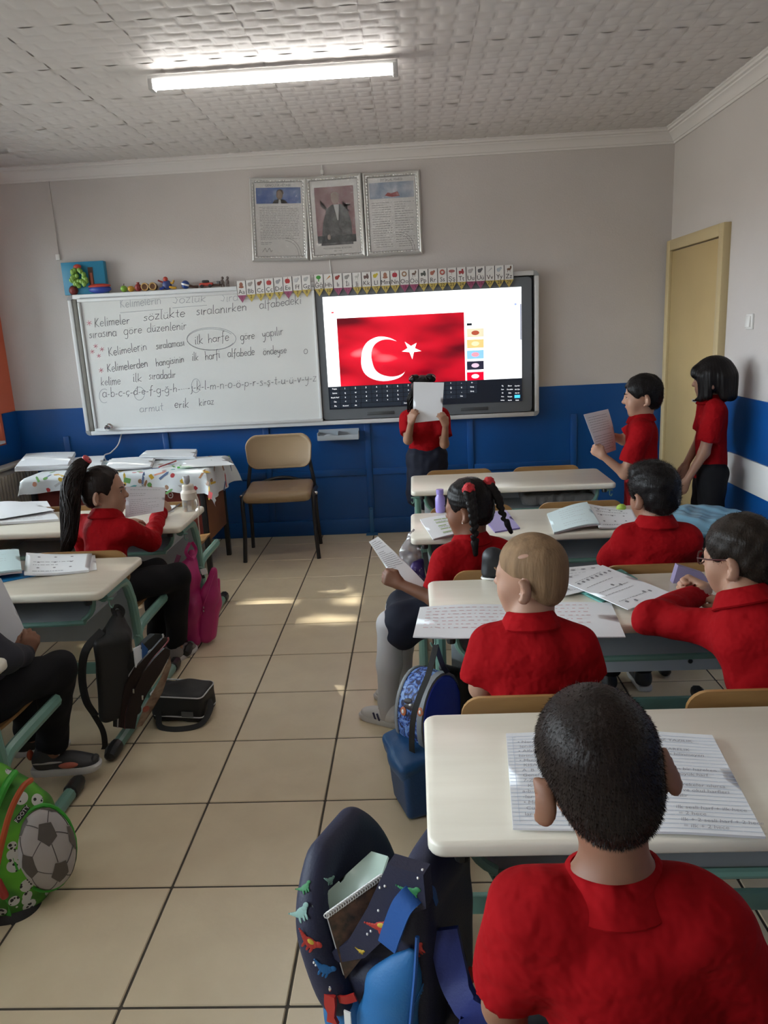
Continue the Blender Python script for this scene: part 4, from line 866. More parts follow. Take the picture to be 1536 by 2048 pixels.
# ------------------------------------------------------------------ paper, notebooks, books
M_paper = mat('paper', (0.74, 0.75, 0.78), 0.6); M_paper2 = mat('paper_warm', (0.72, 0.70, 0.70), 0.6); M_print = mat('print_grey', (0.20, 0.20, 0.22), 0.7); M_pencil = mat('pencil_grey', (0.33, 0.32, 0.34), 0.7); M_redink = mat('red_pencil', (0.60, 0.36, 0.38), 0.7)
def quadfn(c):
    A, B, C, D = (np.asarray(p, float) for p in c)       # far-left, far-right, near-right, near-left
    return lambda u, v: (A*(1-u)+B*u)*(1-v) + (D*(1-u)+C*u)*v
def sheet(name, c, m, th=0.001, curl=None, parent=None, nu=10, nv=8):
    """a sheet (or block of sheets) over the quad c; its top carries print"""
    f = quadfn(c); n = unit(np.cross(np.asarray(c[1])-np.asarray(c[0]), np.asarray(c[0])-np.asarray(c[3])))
    g = (lambda u, v: f(u, v) + n*(curl(u, v) if curl else 0))
    q = MB(); top = lambda u, v: g(u, v)+n*th
    q.grid(top, nu, nv); q.grid(lambda u, v: g(u, v), nu, nv)
    for (u0, v0, u1, v1) in ((0, 0, 1, 0), (1, 0, 1, 1), (1, 1, 0, 1), (0, 1, 0, 0)): q.grid(lambda s_, w_: (g if w_ == 0 else top)(u0+(u1-u0)*s_, v0+(v1-v0)*s_), nu, 1)
    bmesh.ops.remove_doubles(q.bm, verts=list(q.bm.verts), dist=1e-6)
    o = q.build(name, m, parent, angle=0.5); o_top = lambda u, v: top(u, v)+n*0.0007
    return o, o_top
def lines_on(top, par, n, u0=.08, u1=.92, v0=.08, v1=.92, seed=1, m=None, th=.012, fill=.9, name='text_lines', wmin=.02, wmax=.07, skip=.1):
    """rows of printed or written words laid on a sheet"""
    rg = random.Random(seed); q = MB()
    for k in range(n):
        v = v0+(v1-v0)*k/max(1, n-1)
        if rg.random() < skip: continue
        u = u0; ue = u0+(u1-u0)*(fill if rg.random() > .25 else rg.uniform(.4, .9))
        while u < ue:
            w = rg.uniform(wmin, wmax); b = min(u+w, ue+.005); q.poly([top(u, v-th/2), top(b, v-th/2), top(b, v+th/2), top(u, v+th/2)]); u = b+rg.uniform(.012, .02)
    o = q.build(name, m or M_print, par, angle=0, normals=False); o['kind'] = 'stuff'; return o
def ruled(top, par, n, m, seed=0, v0=.05, v1=.97, th=.0022, name='ruled_lines', vert=0):
    q = MB()
    for k in range(n):
        v = v0+(v1-v0)*k/(n-1)
        for j in range(6): q.poly([top(j/6+.005, v-th), top((j+1)/6-.0, v-th), top((j+1)/6-.0, v+th), top(j/6+.005, v+th)])
    for k in range(vert):
        u = .06+.88*k/max(1, vert-1)
        for j in range(4): q.poly([top(u-.002, .05+.9*j/4), top(u+.002, .05+.9*j/4), top(u+.002, .05+.9*(j+1)/4), top(u-.002, .05+.9*(j+1)/4)])
    o = q.build(name, m, par, angle=0, normals=False); o['kind'] = 'stuff'; return o
def blobs_on(top, par, spots, m, name='printed_pictures', r=.03, asp=1.0):
    q = MB()
    for u, v in spots: q.poly([top(u+r*math.cos(a)*(1 if k % 2 else .72), v+r*asp*math.sin(a)*(1 if k % 2 else .8)) for k, a in enumerate(i*PI/5 for i in range(10))])
    o = q.build(name, m, par, angle=0, normals=False); o['kind'] = 'stuff'; return o
def desk_quad(pts, z=DZ+.001): return [atZ(x, y, z) for x, y in pts]
def wavy(a): return lambda u, v: a*(.5+.5*math.sin(3*u+2*v))
def ctr(c): return np.mean(np.asarray(c), 0)
def paper_thing(name, pts, label, cat, z=DZ+.0005, th=.0012, m=None, curl=None, group=None):
    c = desk_quad(pts, z); p = ctr(c); t = thing(name, p, label, cat, group); o, top = sheet('page', c, m or M_paper, th, curl, t); return t, o, top

# nearest desk: open lined notebook with pencil writing
c = desk_quad([(1012, 1470), (1214, 1464), (1283, 1668), (1026, 1660)], DZ+.004); t = thing('lined_notebook', ctr(c)-V(0, 0, .004), 'open lined notebook with pencil writing in front of the nearest boy', 'notebook')
LB = mat('rule_blue', (.50, .56, .66), .6)
o, top = sheet('left_page', c, M_paper, .004, lambda u, v: .004*math.sin(PI*u)*u, t); ruled(top, o, 26, LB, vert=2)
WR = ['Noktalama', 'KISALTMALAR', '*Atatürk', '*Mustafa', 'alfabe sırasına', '*Alfabe harfleri', 'sesli', 'A B C Ç D E F', 'a-z', 'kelime', 'Öğretmen', '*Nokta', 'Cümle', 'lar']
def write_on(top, par, rows, u0, v0, dv, size, m):
    q = None
    a, b, c_ = top(u0, v0), top(u0+.1, v0), top(u0, v0+.1); ex = unit(b-a); n = unit(np.cross(ex, a-c_)); ey = np.cross(n, ex)
    for k, tx_ in enumerate(rows):
        if tx_:
            p = top(u0, v0+dv*k)+n*.0006; link('pencil_writing', text_mesh(tx_, size, p, unit(top(u0+.3, v0+dv*k)-top(u0, v0+dv*k)), ey, align='LEFT', shear=.15), m, par)
write_on(top, o, ['', '• Nar-nar', ' ler-in', '• Alfabe', 'birinci', '• Mutlu', '  KISALTMA', ' A  B', ' Genel', ' 7-Z', '   K', 'a-b-c', '-ler', '• Mis', ' Cümle', 'lar'], .10, .07, .054, .0135, M_pencil)
c2_ = desk_quad([(1214, 1464), (1424, 1474), (1531, 1678), (1283, 1668)], DZ+.004); o, top = sheet('right_page', c2_, M_paper, .005, lambda u, v: .004*math.sin(PI*(1-u))*(1-u), t); ruled(top, o, 26, LB)
write_on(top, o, ['', '  DÜZ YAZILIK', '', 'UZ KARELIK', 'de tek bilinmeyen', '', 'dır', 'simden bir hareken', 'ü ve büyük harf', '', 've harekeler olursa', 'sınıf ve okul harfleri', 'labilir', '', 'ilk sesli harf + ilk hece', '= 2 hece', 'ilk + 2 sesli harf + 2 hece', '= ilk + 2 hece'], .36, .05, .053, .0135, M_pencil)
# third right desk
t, o, top = paper_thing('folded_worksheet', [(840, 1216), (1222, 1207), (1251, 1275), (826, 1278)], 'large white folded sheet with red pencil tables under the fair-haired boy', 'paper', th=.003, curl=lambda u, v: .006*abs(math.sin(2*PI*u))*(1-v)+.004*v*(u < .1))
lines_on(top, o, 7, .04, .96, .10, .72, 3, M_redink, .016, .9, 'pencil_tables', .006, .03, .15)
for pts, lb, th, sd, zz in (([(1000, 1152), (1196, 1131), (1262, 1160), (1125, 1195)], 'white worksheet lying under the printed one on the third desk', .002, 5, .007), ([(1128, 1166), (1205, 1132), (1348, 1189), (1256, 1222)], 'printed worksheet with small pictures on top of the pile at the third desk', .002, 6, .012)):
    t, o, top = paper_thing('worksheet', pts, lb, 'paper', z=DZ+zz, th=th, curl=wavy(.003), group='worksheets on the third desk'); lines_on(top, o, 9, .1, .9, .12, .9, sd, M_pencil, .01, .8, skip=.35)
    blobs_on(top, o, [(.12+.11*k, .17) for k in range(8)] + [(.5, .45), (.62, .5), (.2, .85), (.35, .88), (.8, .8), (.7, .78)], M_print, r=.03)
t, o, top = paper_thing('teal_workbook', [(1130, 1172), (1242, 1141), (1275, 1160), (1205, 1208)], 'teal covered workbook at the bottom of the worksheet pile', 'book', th=.006, m=mat('teal_cover', (.10, .30, .27), .4))
# second right desk
t, o, top = paper_thing('picture_workbook', [(840, 1040), (905, 1030), (935, 1064), (866, 1080)], 'open workbook with green picture strips in front of the braided girl', 'book', z=DZ+.012, th=.004, curl=lambda u, v: .012*u*(1-u)); lines_on(top, o, 5, .35, .9, .2, .85, 8, mat('print_green', (.33, .42, .22), .6), .055, .95, 'picture_strips', .2, .4, 0); lines_on(top, o, 3, .35, .9, .3, .9, 9, M_print, .02, .6)
sheet('page_block', desk_quad([(842, 1046), (905, 1036), (937, 1066), (868, 1081)], DZ+.001), mat('page_edges', (.50, .42, .42), .7), .010, None, t)
t, o, top = paper_thing('purple_folder', [(960, 1030), (1012, 1022), (1040, 1058), (990, 1066)], 'purple folder lying on the desk behind the braids', 'folder', th=.006, m=mat('purple_cover', (.20, .15, .42), .4))
def open_book(L, Rr, label, zz=DZ, h=.022, cover=(.30, .38, .12), tint=(.62, .74, .76), lsd=11):
    t = thing('open_book', ctr(desk_quad(L+Rr, zz)), label, 'book')
    cl = desk_quad(L, zz+.001); o, top = sheet('left_page', cl, mat('page_tint%d' % lsd, tint, .55), h*.35, lambda u, v: h*(math.sin(PI*min(1, u*.62))**1.2)*.9, t, 14, 6); lines_on(top, o, 8, .25, .85, .15, .85, lsd, M_pencil, .008, .9)
    sheet('left_page_block', cl, mat('page_edges', (.50, .42, .42), .7), h*.30, lambda u, v: h*(math.sin(PI*min(1, u*.62))**1.2)*.8-.002, t, 14, 6)
    cr = desk_quad(Rr, zz+.001); o, top = sheet('right_page', cr, M_paper, h*.3, lambda u, v: h*.5*(1-u)**3, t, 12, 6); lines_on(top, o, 6, .12, .9, .15, .9, lsd+1, M_print, .02, .8, skip=.3); blobs_on(top, o, [(.2+.25*k, .2+.27*j) for k in range(3) for j in range(3)], M_print, r=.028)
    return t
open_book([(1094, 1030), (1174, 1014), (1198, 1058), (1108, 1068)], [(1174, 1014), (1268, 1022), (1282, 1052), (1198, 1062)], 'open thick textbook with curled left pages on the second right desk')
q = SDF(); p = atZ(1241, 1016, DZ+.012); q.ell(p, (.018, .014, .012)); q.ell(p+V(.008, 0, .004), (.01, .012, .009)); tag(q.build('green_eraser', mat('lime', (.30, .42, .05), .5), res=.003), 'small lime green eraser beside the open textbook', 'eraser')
p = atZ(881, 1024, DZ); q = MB(); q.lathe([(.001, 0), (.022, 0), (.024, .01), (.024, .07), (.016, .085), (.016, .09), (.018, .092), (.018, .112), (.001, .113)], p, 16); tag(q.build('purple_bottle', mat('purple_plastic', (.28, .22, .55), .35)), 'small purple bottle standing behind the picture workbook', 'bottle')
p = atZ(972, 1160, DZ)+V(.03, .02, 0); s = SDF(); s.box(p+V(0, 0, .052), (.042, .030, .05), r=.024, taper=-.12); s.ell(p+V(-.004, -.01, .085), (.03, .03, .03), k=.02); bcs = s.build('black_case', mat('case_black', (.012, .014, .018), .5), res=.005); tag(bcs, "round black pencil case standing on the desk by the fair-haired boy's face", 'pencil case')
MB().tube([p+V(.043*math.cos(a), .031*math.sin(a), .004+.002*math.cos(3*a)) for a in (2*PI*k/16 for k in range(16))], .004, 6, close=True).build('white_trim', M_white, bcs).location = (0, 0, 0)
p = atZ(1372, 1162, DZ); q = MB(); q.prism([(-.05, 0), (.07, 0), (.05, .03), (-.035, .062)], p+V(0, -.02, 0), (1, 0, 0), (0, 0, 1), (0, 1, 0), .03); tag(q.build('lilac_pencil_pouch', mat('lilac', (.22, .18, .30), .55)), 'lilac pencil pouch beside the hand of the boy with glasses', 'pouch')
# left desks
t, o, top = paper_thing('loose_worksheets', [(-60, 1016), (95, 1008), (118, 1042), (-90, 1058)], 'pile of loose white worksheets on the left desk next to the ponytail girl', 'paper', th=.012, curl=wavy(.010)); lines_on(top, o, 10, .1, .95, .1, .9, 15, M_pencil, .01, .9)
t, o, top = paper_thing('upper_worksheet', [(-40, 1012), (62, 1006), (110, 1020), (-10, 1040)], 'single curled sheet lying across the loose worksheets', 'paper', z=DZ+.026, th=.001, curl=lambda u, v: .018*math.sin(PI*u)*(1-v))
t, o, top = paper_thing('white_slip', [(330, 1010), (352, 1008), (348, 1024), (318, 1026)], 'small white slip under the pencil at the ponytail girl\'s hand', 'paper')
a, b = atZ(360, 1008, DZ+.006), atZ(335, 1025, DZ+.006); tag(MB().tube([a, a+(b-a)*.9, b], [.004, .004, .0008], 6).build('pencil', mat('pencil_dark', (.12, .12, .13), .4)), 'dark pencil lying beside the water bottle', 'pencil')
open_book([(-90, 1122), (40, 1114), (46, 1156), (-95, 1174)], [(54, 1116), (185, 1108), (178, 1144), (50, 1158)], 'open workbook with pale blue left page on the second left desk', tint=(.50, .64, .66), lsd=31, h=.03)
t, o, top = paper_thing('spare_worksheet', [(100, 1113), (190, 1109), (194, 1140), (105, 1152)], 'white sheet sticking out under the open workbook', 'paper', z=DZ+.0005)
t, o, top = paper_thing('blue_folder', [(-70, 1158), (62, 1140), (72, 1152), (-60, 1178)], 'bright blue plastic folder under the open workbook', 'folder', z=DZ+.0003, th=.003, m=mat('folder_blue', (.02, .22, .50), .35))
# teacher's table papers
TZ = tz+.0065
for nm, pts, lb, h, sd in (('paper_stack', [(55, 918), (150, 914), (140, 938), (30, 946)], "thick stack of white papers at the left end of the teacher's table", .035, 1), ('paper_stack', [(290, 908), (395, 905), (392, 918), (280, 921)], "ruffled stack of papers at the back of the teacher's table", .022, 2),
                          ('sheet_of_paper', [(222, 922), (308, 918), (300, 936), (210, 944)], 'white sheets lying behind the ponytail girl\'s head', .012, 3), ('sheet_of_paper', [(372, 922), (440, 916), (468, 930), (360, 938)], "white sheet near the right edge of the teacher's table", .004, 4), ('sheet_of_paper', [(150, 918), (210, 914), (200, 936), (140, 942)], "loose sheets beside the thick stack on the teacher's table", .008, 5)):
    c = desk_quad(pts, TZ); t = thing(nm, ctr(c), lb, 'paper', "papers on the teacher's table"); rg = random.Random(sd); n = 3 if h > .01 else 1
    for k in range(n):
        j = [np.asarray(x)+V(rg.uniform(-.015, .015), rg.uniform(-.012, .012), 0)*(k > 0) + V(0, 0, h*k/n) for x in c]; sheet('sheet', j, M_paper, h/n*.96, wavy(.006+.004*sd % .005), t)
a, b = atZ(318, 934, TZ+.006), atZ(352, 922, TZ+.006); tag(MB().tube([a, b], .005, 6).build('red_pen', mat('pen_red', (.35, .03, .03), .4)), "red pen lying on the teacher's table", 'pen')
a, b = atZ(355, 935, TZ+.006), atZ(385, 934, TZ+.006); tag(MB().tube([a, a+(b-a)*.75, b], [.006, .006, .003], 8).build('green_marker', mat('pen_green', (.10, .45, .06), .4)), "green marker lying on the teacher's table", 'marker')

# water bottle
wbp = atZ(381, 1021, DZ); t = thing('water_bottle', wbp, 'clear water bottle with cream screw top and grey carry loop', 'bottle')
M_cream2 = mat('cream_plastic', (.62, .55, .47), .45); M_clear = mat('clear_plastic', (.80, .74, .66), .15, trans=.75, alpha=1)
MB().lathe([(.001, 0), (.036, 0), (.039, .006), (.039, .055), (.036, .072), (.001, .073)], wbp, 20).build('body', M_clear, t)
MB().lathe([(.001, .06), (.038, .062), (.041, .07), (.041, .098), (.034, .108), (.030, .112), (.030, .135), (.026, .14), (.001, .141)], wbp, 20).build('screw_top', M_cream2, t)
s = SDF(); s.ell(wbp+V(-.004, 0, .16), (.018, .016, .022)); s.ell(wbp+V(-.016, 0, .176), (.007, .006, .009), k=.01); s.ell(wbp+V(.008, 0, .18), (.007, .006, .009), k=.01); s.build('spout_cap', mat('bottle_grey', (.30, .29, .30), .5), t, .004)
MB().tube(spline([wbp+V(.035, -.01, .10), wbp+V(.05, -.015, .06), wbp+V(.052, -.02, .0), wbp+V(.05, -.045, -.03), wbp+V(.05, -.05, -.12)], 5), .003, 6).build('carry_strap', M_cream2, t)

# toys on the top rail of the boards
TY, TT = Y1-0.05, BZ1+.001
def tp_(px): return V(atY(px, 570, TY)[0], TY, TT)
def tmat(n, c, r=.4): return mat('toy_'+n, c, r)
bx = thing('toy_box', tp_(171), 'blue toy box with a net of green balls in its window', 'box', None)
p = tp_(171); a, b = atY(127, 513, TY)[0], atY(213, 513, TY)[0]; w = b-a; h = .225
MB().box(p+V(0, .012, h/2), (w, .05, h), bevel=.004).build('carton', tmat('blue_card', (.02, .22, .38)), bx)
MB().box(p+V(.055, -.0145, h*.55), (.035, .004, .12)).build('window_slot', tmat('dark', (.07, .03, .02)), bx); MB().box(p+V(.058, -.018, h*.47), (.016, .004, .08)).build('handle_toy', tmat('rust', (.40, .10, .05)), bx)
link('lettering', text_mesh('Balls', .022, p+V(-.09, -.0145, h-.02), (1, 0, 0), (0, 0, 1)), tmat('ink', (.02, .05, .09)), bx) if False else None
rg = random.Random(2); bl = MB().sphere((0, 0, 0), .017, n=8).mesh('ball')
for k in range(34):
    a_, r_ = rg.uniform(0, 6.28), math.sqrt(rg.random())*.055
    o = link('ball', bl, None, bx, local=True); o.location = (-.03+r_*math.cos(a_), -.025-.02*rg.random(), .105+r_*1.25*math.sin(a_))
bl.materials.append(tmat('green_ball', (.22, .40, .07)))
MB().sphere(p+V(-.03, -.03, .19), (.03, .012, .018)).build('red_knot', tmat('red', (.45, .05, .03)), bx)
def toy(name, px, label, cat, parts):
    p = tp_(px); t = thing(name, p, label, cat, 'toys on top of the boards')
    for nm, fn, m in parts: q = MB(); fn(q, p); q.build(nm, m, t)
toy('toy_ball', 148, 'dark red toy ball at the foot of the blue toy box', 'toy', [('ball', lambda q, p: q.sphere(p+V(0, -.02, .03), .03), tmat('darkred', (.18, .02, .02))), ('band', lambda q, p: q.tube([p+V(.031*math.cos(a), -.02, .03+.031*math.sin(a)) for a in (k*PI/8 for k in range(16))], .004, 6, close=True), tmat('dark', (.07, .03, .02)))])
toy('toy_boat', 201, 'red and blue toy boat beside the blue toy box', 'toy', [('hull', lambda q, p: q.sphere(p+V(0, -.02, .028), (.085, .03, .028)), tmat('blue', (.02, .05, .30))), ('deck', lambda q, p: q.sphere(p+V(.0, -.022, .052), (.085, .028, .016)), tmat('red', (.35, .02, .05)))])
toy('toy_apple', 247, 'lime green toy apple on the board rail', 'toy', [('fruit', lambda q, p: q.sphere(p+V(0, 0, .024), (.025, .025, .024)), tmat('lime', (.22, .42, .05))), ('stem', lambda q, p: q.tube([p+V(0, 0, .045), p+V(.005, 0, .06)], .003, 6), tmat('dark', (.07, .03, .02)))])
toy('toy_lemon', 261, 'orange-yellow toy fruit next to the lime apple', 'toy', [('fruit', lambda q, p: q.sphere(p+V(0, 0, .021), (.026, .021, .021)), tmat('yellow', (.55, .30, .03))), ('tip', lambda q, p: q.sphere(p+V(.025, 0, .022), (.008, .006, .006)), tmat('yellow', (.55, .30, .03)))])
toy('toy_pomegranate', 276, 'dark red toy fruit with a crown on the board rail', 'toy', [('fruit', lambda q, p: q.sphere(p+V(0, 0, .027), (.027, .025, .027)), tmat('crimson', (.22, .02, .02))), ('crown', lambda q, p: q.lathe([(.008, 0), (.013, .014), (.006, .008)], p+V(0, 0, .05), 8), tmat('crimson', (.22, .02, .02)))])
for px, lb in ((291, 'brown toy drum with gold rim, left one of the pair'), (307, 'brown toy drum with gold rim, right one of the pair')):
    toy('toy_drum', px, lb, 'toy', [('shell', lambda q, p: q.lathe([(.001, 0), (.026, 0), (.028, .02), (.026, .04), (.001, .041)], p+V(0, .02, .029), 16, rotm(x=PI/2)), tmat('brown', (.12, .05, .02))), ('gold_rim', lambda q, p: q.tube([p+V(.024*math.cos(a), -.022, .029+.024*math.sin(a)) for a in (k*PI/8 for k in range(16))], .005, 6, close=True), tmat('gold', (.50, .30, .10)))])
toy('toy_figure', 334, 'red, blue and yellow toy figure lying with arms spread on the rail', 'toy', [('body', lambda q, p: q.sphere(p+V(0, 0, .035), (.035, .02, .034)), tmat('navy', (.03, .05, .18))), ('head', lambda q, p: q.sphere(p+V(-.005, -.005, .075), (.018, .016, .018)), tmat('red', (.35, .02, .05))), ('arm', lambda q, p: q.tube([p+V(-.015, 0, .05), p+V(-.045, -.005, .062), p+V(-.06, -.01, .07)], .007, 6), tmat('crimson', (.22, .02, .02))), ('arm', lambda q, p: q.tube([p+V(.015, 0, .05), p+V(.045, -.005, .045), p+V(.055, -.005, .065)], .008, 6), tmat('yellow', (.55, .30, .03))), ('leg', lambda q, p: q.tube([p+V(.02, -.01, .02), p+V(.055, -.015, .01), p+V(.07, -.015, .012)], .009, 6), tmat('yellow', (.55, .30, .03))), ('leg', lambda q, p: q.tube([p+V(-.02, -.01, .02), p+V(-.04, -.015, .01), p+V(-.05, -.015, .012)], .009, 6), tmat('blue', (.02, .05, .30)))])
toy('toy_rattle', 371, 'blue and white ball rattle with a dark handle on the rail', 'toy', [('ball', lambda q, p: q.sphere(p+V(0, 0, .030), .030), tmat('royal', (.02, .06, .25))), ('white_band', lambda q, p: q.lathe([(.0305, -.006), (.0315, 0), (.0305, .006)], p+V(0, 0, .03), 16, rotm(y=.3)), M_white), ('handle', lambda q, p: q.tube([p+V(.025, 0, .022), p+V(.055, 0, .014), p+V(.09, 0, .012)], [.012, .008, .010], 8), tmat('dark', (.07, .03, .02)))])
toy('toy_car', 413, 'red and black toy car on the board rail', 'toy', [('body', lambda q, p: q.box(p+V(0, 0, .024), (.10, .035, .024), bevel=.009), tmat('red', (.35, .02, .05))), ('cabin', lambda q, p: q.box(p+V(-.005, 0, .043), (.05, .03, .022), bevel=.008), tmat('black', (.02, .02, .022))), ('wheel', lambda q, p: q.lathe([(.001, 0), (.012, 0), (.012, .01), (.001, .01)], p+V(-.03, -.014, .012), 12, rotm(x=PI/2)), tmat('black', (.02, .02, .022))), ('wheel', lambda q, p: q.lathe([(.001, 0), (.012, 0), (.012, .01), (.001, .01)], p+V(.03, -.014, .012), 12, rotm(x=PI/2)), tmat('black', (.02, .02, .022)))])
toy('toy_truck', 431, 'low dark toy truck behind the red toy car', 'toy', [('bed', lambda q, p: q.box(p+V(0, 0, .018), (.07, .03, .014), bevel=.004), tmat('dark', (.07, .03, .02))), ('cab', lambda q, p: q.box(p+V(.022, 0, .032), (.024, .03, .022), bevel=.005), tmat('grey', (.12, .12, .13)))])
for px, lb in ((445, 'small grey toy horse near the alphabet pennants'), (455, 'small brown toy soldier next to the first alphabet pennant')):
    toy('toy_animal', px, lb, 'toy', [('body', lambda q, p: q.sphere(p+V(0, 0, .035), (.014, .010, .018)), tmat('greybrown', (.13, .10, .09))), ('head', lambda q, p: q.sphere(p+V(.004, 0, .062), (.010, .008, .011)), tmat('greybrown', (.13, .10, .09))), ('leg', lambda q, p: q.tube([p+V(-.006, 0, .03), p+V(-.008, 0, 0)], .005, 6), tmat('dark', (.07, .03, .02))), ('leg', lambda q, p: q.tube([p+V(.006, 0, .03), p+V(.008, 0, 0)], .005, 6), tmat('dark', (.07, .03, .02)))])

# black tape mark on the floor
c = [atZ(*p, .0) for p in ((756, 1315), (779, 1314), (778, 1322), (754, 1323))]; q = MB(); q.prism([(p[0], p[1]) for p in c], (0, 0, .0), (1, 0, 0), (0, 1, 0), (0, 0, 1), .0015); tag(q.build('tape_mark', M_black), 'short black strip of tape stuck on the floor tiles', 'tape')
# rubbish bin behind the second right desk
bp_ = V(2.06, -1.62, 0); t = thing('rubbish_bin', bp_, 'round black bin lined with a light blue plastic bag by the right wall', 'bin')
MB().lathe([(.001, 0), (.14, 0), (.15, .01), (.18, .55), (.195, .56), (.195, .585), (.18, .585), (.175, .55), (.14, .03), (.001, .02)], bp_, 32).build('bin_body', M_black, t)
s = SDF(); s.ell(bp_+V(0, 0, .605), (.225, .225, .055), k=.02); s.ell(bp_+V(0.02, -.01, .66), (.09, .08, .02), k=.04, sub=True); s.disp = waves(5, .005, .08, 6); s.cut(bp_+V(0, 0, .565), (0, 0, -1))
s.build('plastic_bag', mat('blue_film', (.20, .42, .58), .28, trans=.15, var=.15, vscale=8), t, .007)
# ================================================================== school bags
def A(px, py, y): return atY(px, py, y)
def cloth_mat(n, c, r=.6, **k): return mat('bag_'+n, c, r, bump=.2, bscale=220, **k)
def strap(q, pts, w, th=.004, up=(0, 1, 0), n=6):
    P = spline(pts, n)
    for i in range(len(P)-1): q.bar(P[i], P[i]+(P[i+1]-P[i])*1.06, w, th, up=up)
    return q
def ribbon(pts, w, up, th=.003, n=6):
    """flat webbing along a path"""
    P = spline(pts, n); q = MB(); R_ = []
    for i, p in enumerate(P):
        d = unit(P[min(i+1, len(P)-1)]-P[max(i-1, 0)]); sd = unit(np.cross(d, np.asarray(up, float))); nn = np.cross(sd, d)
        R_.append([p+sd*w/2+nn*th/2, p-sd*w/2+nn*th/2, p-sd*w/2-nn*th/2, p+sd*w/2-nn*th/2])
    q.rings(R_); return q
BLK = cloth_mat('black', (.013, .012, .012)); SILV = mat('piping_silver', (.55, .55, .56), .3); NAVY = cloth_mat('navy', (.012, .014, .042)); SKY = cloth_mat('skyblue', (.012, .135, .36)); ROY = cloth_mat('royal', (.010, .022, .16))

# -- navy dinosaur backpack hanging on the nearest desk
t = thing('dinosaur_backpack', V(.62, -3.78, .12), 'open navy backpack with dinosaur print and light blue side hanging on the nearest desk', 'backpack')
EW, EA = unit(V(.42, .91, 0)), unit(V(.91, -.42, 0))            # across the bag (away from us), front to back
FN = A(648, 2000, -3.86); FN[2] = 0
def B(a, w, z): return FN+EA*a+EW*w+UP*(.555-(.555-z)*.75)                       # bag coordinates
RB = np.stack([EA, EW, UP], 1)
s = SDF(); s.box(B(.185, .13, .375), (.036, .120, .190), RB, r=.034); s.ell(B(.185, .13, .55), (.03, .095, .03), RB, .03); s.disp = waves(2, .004, .12, 5); bk_ = s.build('back_compartment', NAVY, t, .006)
s = SDF(); s.box(B(.085, .13, .20), (.085, .128, .10), RB, r=.05); s.disp = waves(8, .004, .1, 5); mc_ = s.build('main_compartment', NAVY, t, .006)
# front panel unzipped and leaning out into the aisle
def fl_c(v): return B(.035-.115*v+.05*v*v, 0, .22+.335*v)
s = SDF()
for i in range(25):
    v = i/24; wd = .125*(1-max(0, v-.45)**2*1.9); c_ = fl_c(v); s.cap(c_+EW*(.13-wd), c_+EW*(.13+wd), .026-.010*v, k=.03)
fp_ = s.build('front_panel', NAVY, t, .006)
LIN = mat('lining_grey', (.085, .09, .09), .55, col2=(.015, .015, .016), vscale=32)
q = MB(); q.grid(lambda u, v: fl_c(.05+.97*v)+EA*(.027-.010*v)+EW*(.13+(u-.5)*2*.118*(1-max(0, v-.45)**2*1.9)), 10, 12); q.build('lining', LIN, t)
rim = lambda sg, v: fl_c(v)+EA*(.024-.010*v)+EW*(.13+sg*.128*(1-max(0, v-.45)**2*1.9))
MB().tube([rim(-1, i/10) for i in range(11)]+[fl_c(1.02)+EA*.014+EW*(.13+.128*.42*x) for x in (-.5, 0, .5)]+[rim(1, 1-i/10) for i in range(11)], .006, 6).build('zip_edge', BLK, t)
# near side: slanting navy band, light blue mesh gusset, light blue pocket
band = [(.158, .505), (.225, .505), (.228, .44), (.186, .41), (.142, .345), (.100, .290), (.045, .258), (.022, .268), (.065, .31), (.112, .40)]
q = MB(); q.prism(band, B(0, -.006, 0), EA, UP, EW, .03); bd_ = q.build('side_band', NAVY, t)
s = SDF(); s.chain([B(.190, .008, .43), B(.172, .004, .37), B(.150, .0, .31), B(.138, .0, .20), B(.128, .0, .10)], [.012, .030, .046, .056, .054], .03, flat=(EW, .55)); gs_ = s.build('side_gusset', SKY, t, .005)
s = SDF(); s.box(B(.035, .10, .17), (.052, .112, .075), RB, r=.045); s.build('front_pocket', SKY, t, .006)
MB().tube(spline([B(.208, -.004, .50), B(.205, -.014, .40), B(.198, -.02, .30), B(.190, -.02, .20), B(.182, -.02, .10)], 5), .004, 6).build('piping', cloth_mat('handle_blue', (.012, .09, .34)), t)
RR = mat('rubber_red', (.40, .02, .015), .5)
ribbon([B(.0, -.012, .272), B(.03, -.02, .258), B(.06, -.022, .262), B(.082, -.016, .275)], .015, -EW, .004).build('red_trim', RR, t)
q = MB(); q.prism([(-.011, .012), (.011, .012), (.011, -.010), (.007, -.034), (.014, -.048), (-.010, -.050), (-.007, -.03), (-.013, -.012)], B(.036, -.034, .258), EA, UP, EW, .007); q.build('zip_pull', RR, t)
MB().sphere(B(.034, -.026, .285), (.004, .004, .008)).build('zip_slider', mat('chrome', (0.75, 0.75, 0.76), 0.12, metal=1.0), t)
MB().box(B(.074, -.035, .225), (.014, .003, .040), RB).build('side_label', M_white, t)
HB = cloth_mat('handle_blue', (.012, .09, .34))
ribbon([B(.152, -.010, .455), B(.170, -.020, .52), B(.190, -.020, .59), B(.204, -.004, .612), B(.208, .03, .60), B(.206, .05, .54)], .036, unit(-EW+UP*.2), .009).build('grab_handle', HB, t)
q = ribbon([B(.228, .06, .46), B(.255, .04, .36), B(.285, .02, .325), B(.305, .015, .31), B(.300, .01, .26), B(.275, .01, .18), B(.25, .02, .08)], .055, unit(-EW+EA*.3), .014); q.build('shoulder_strap', ROY, t)
RED = mat('dino_red', (.42, .03, .02), .6); YEL = mat('dino_yellow', (.55, .38, .04), .6); MINT = mat('dino_mint', (.20, .34, .30), .6); GRN = mat('dino_green', (.03, .20, .07), .6); SKB = mat('dino_blue', (.02, .16, .42), .6)
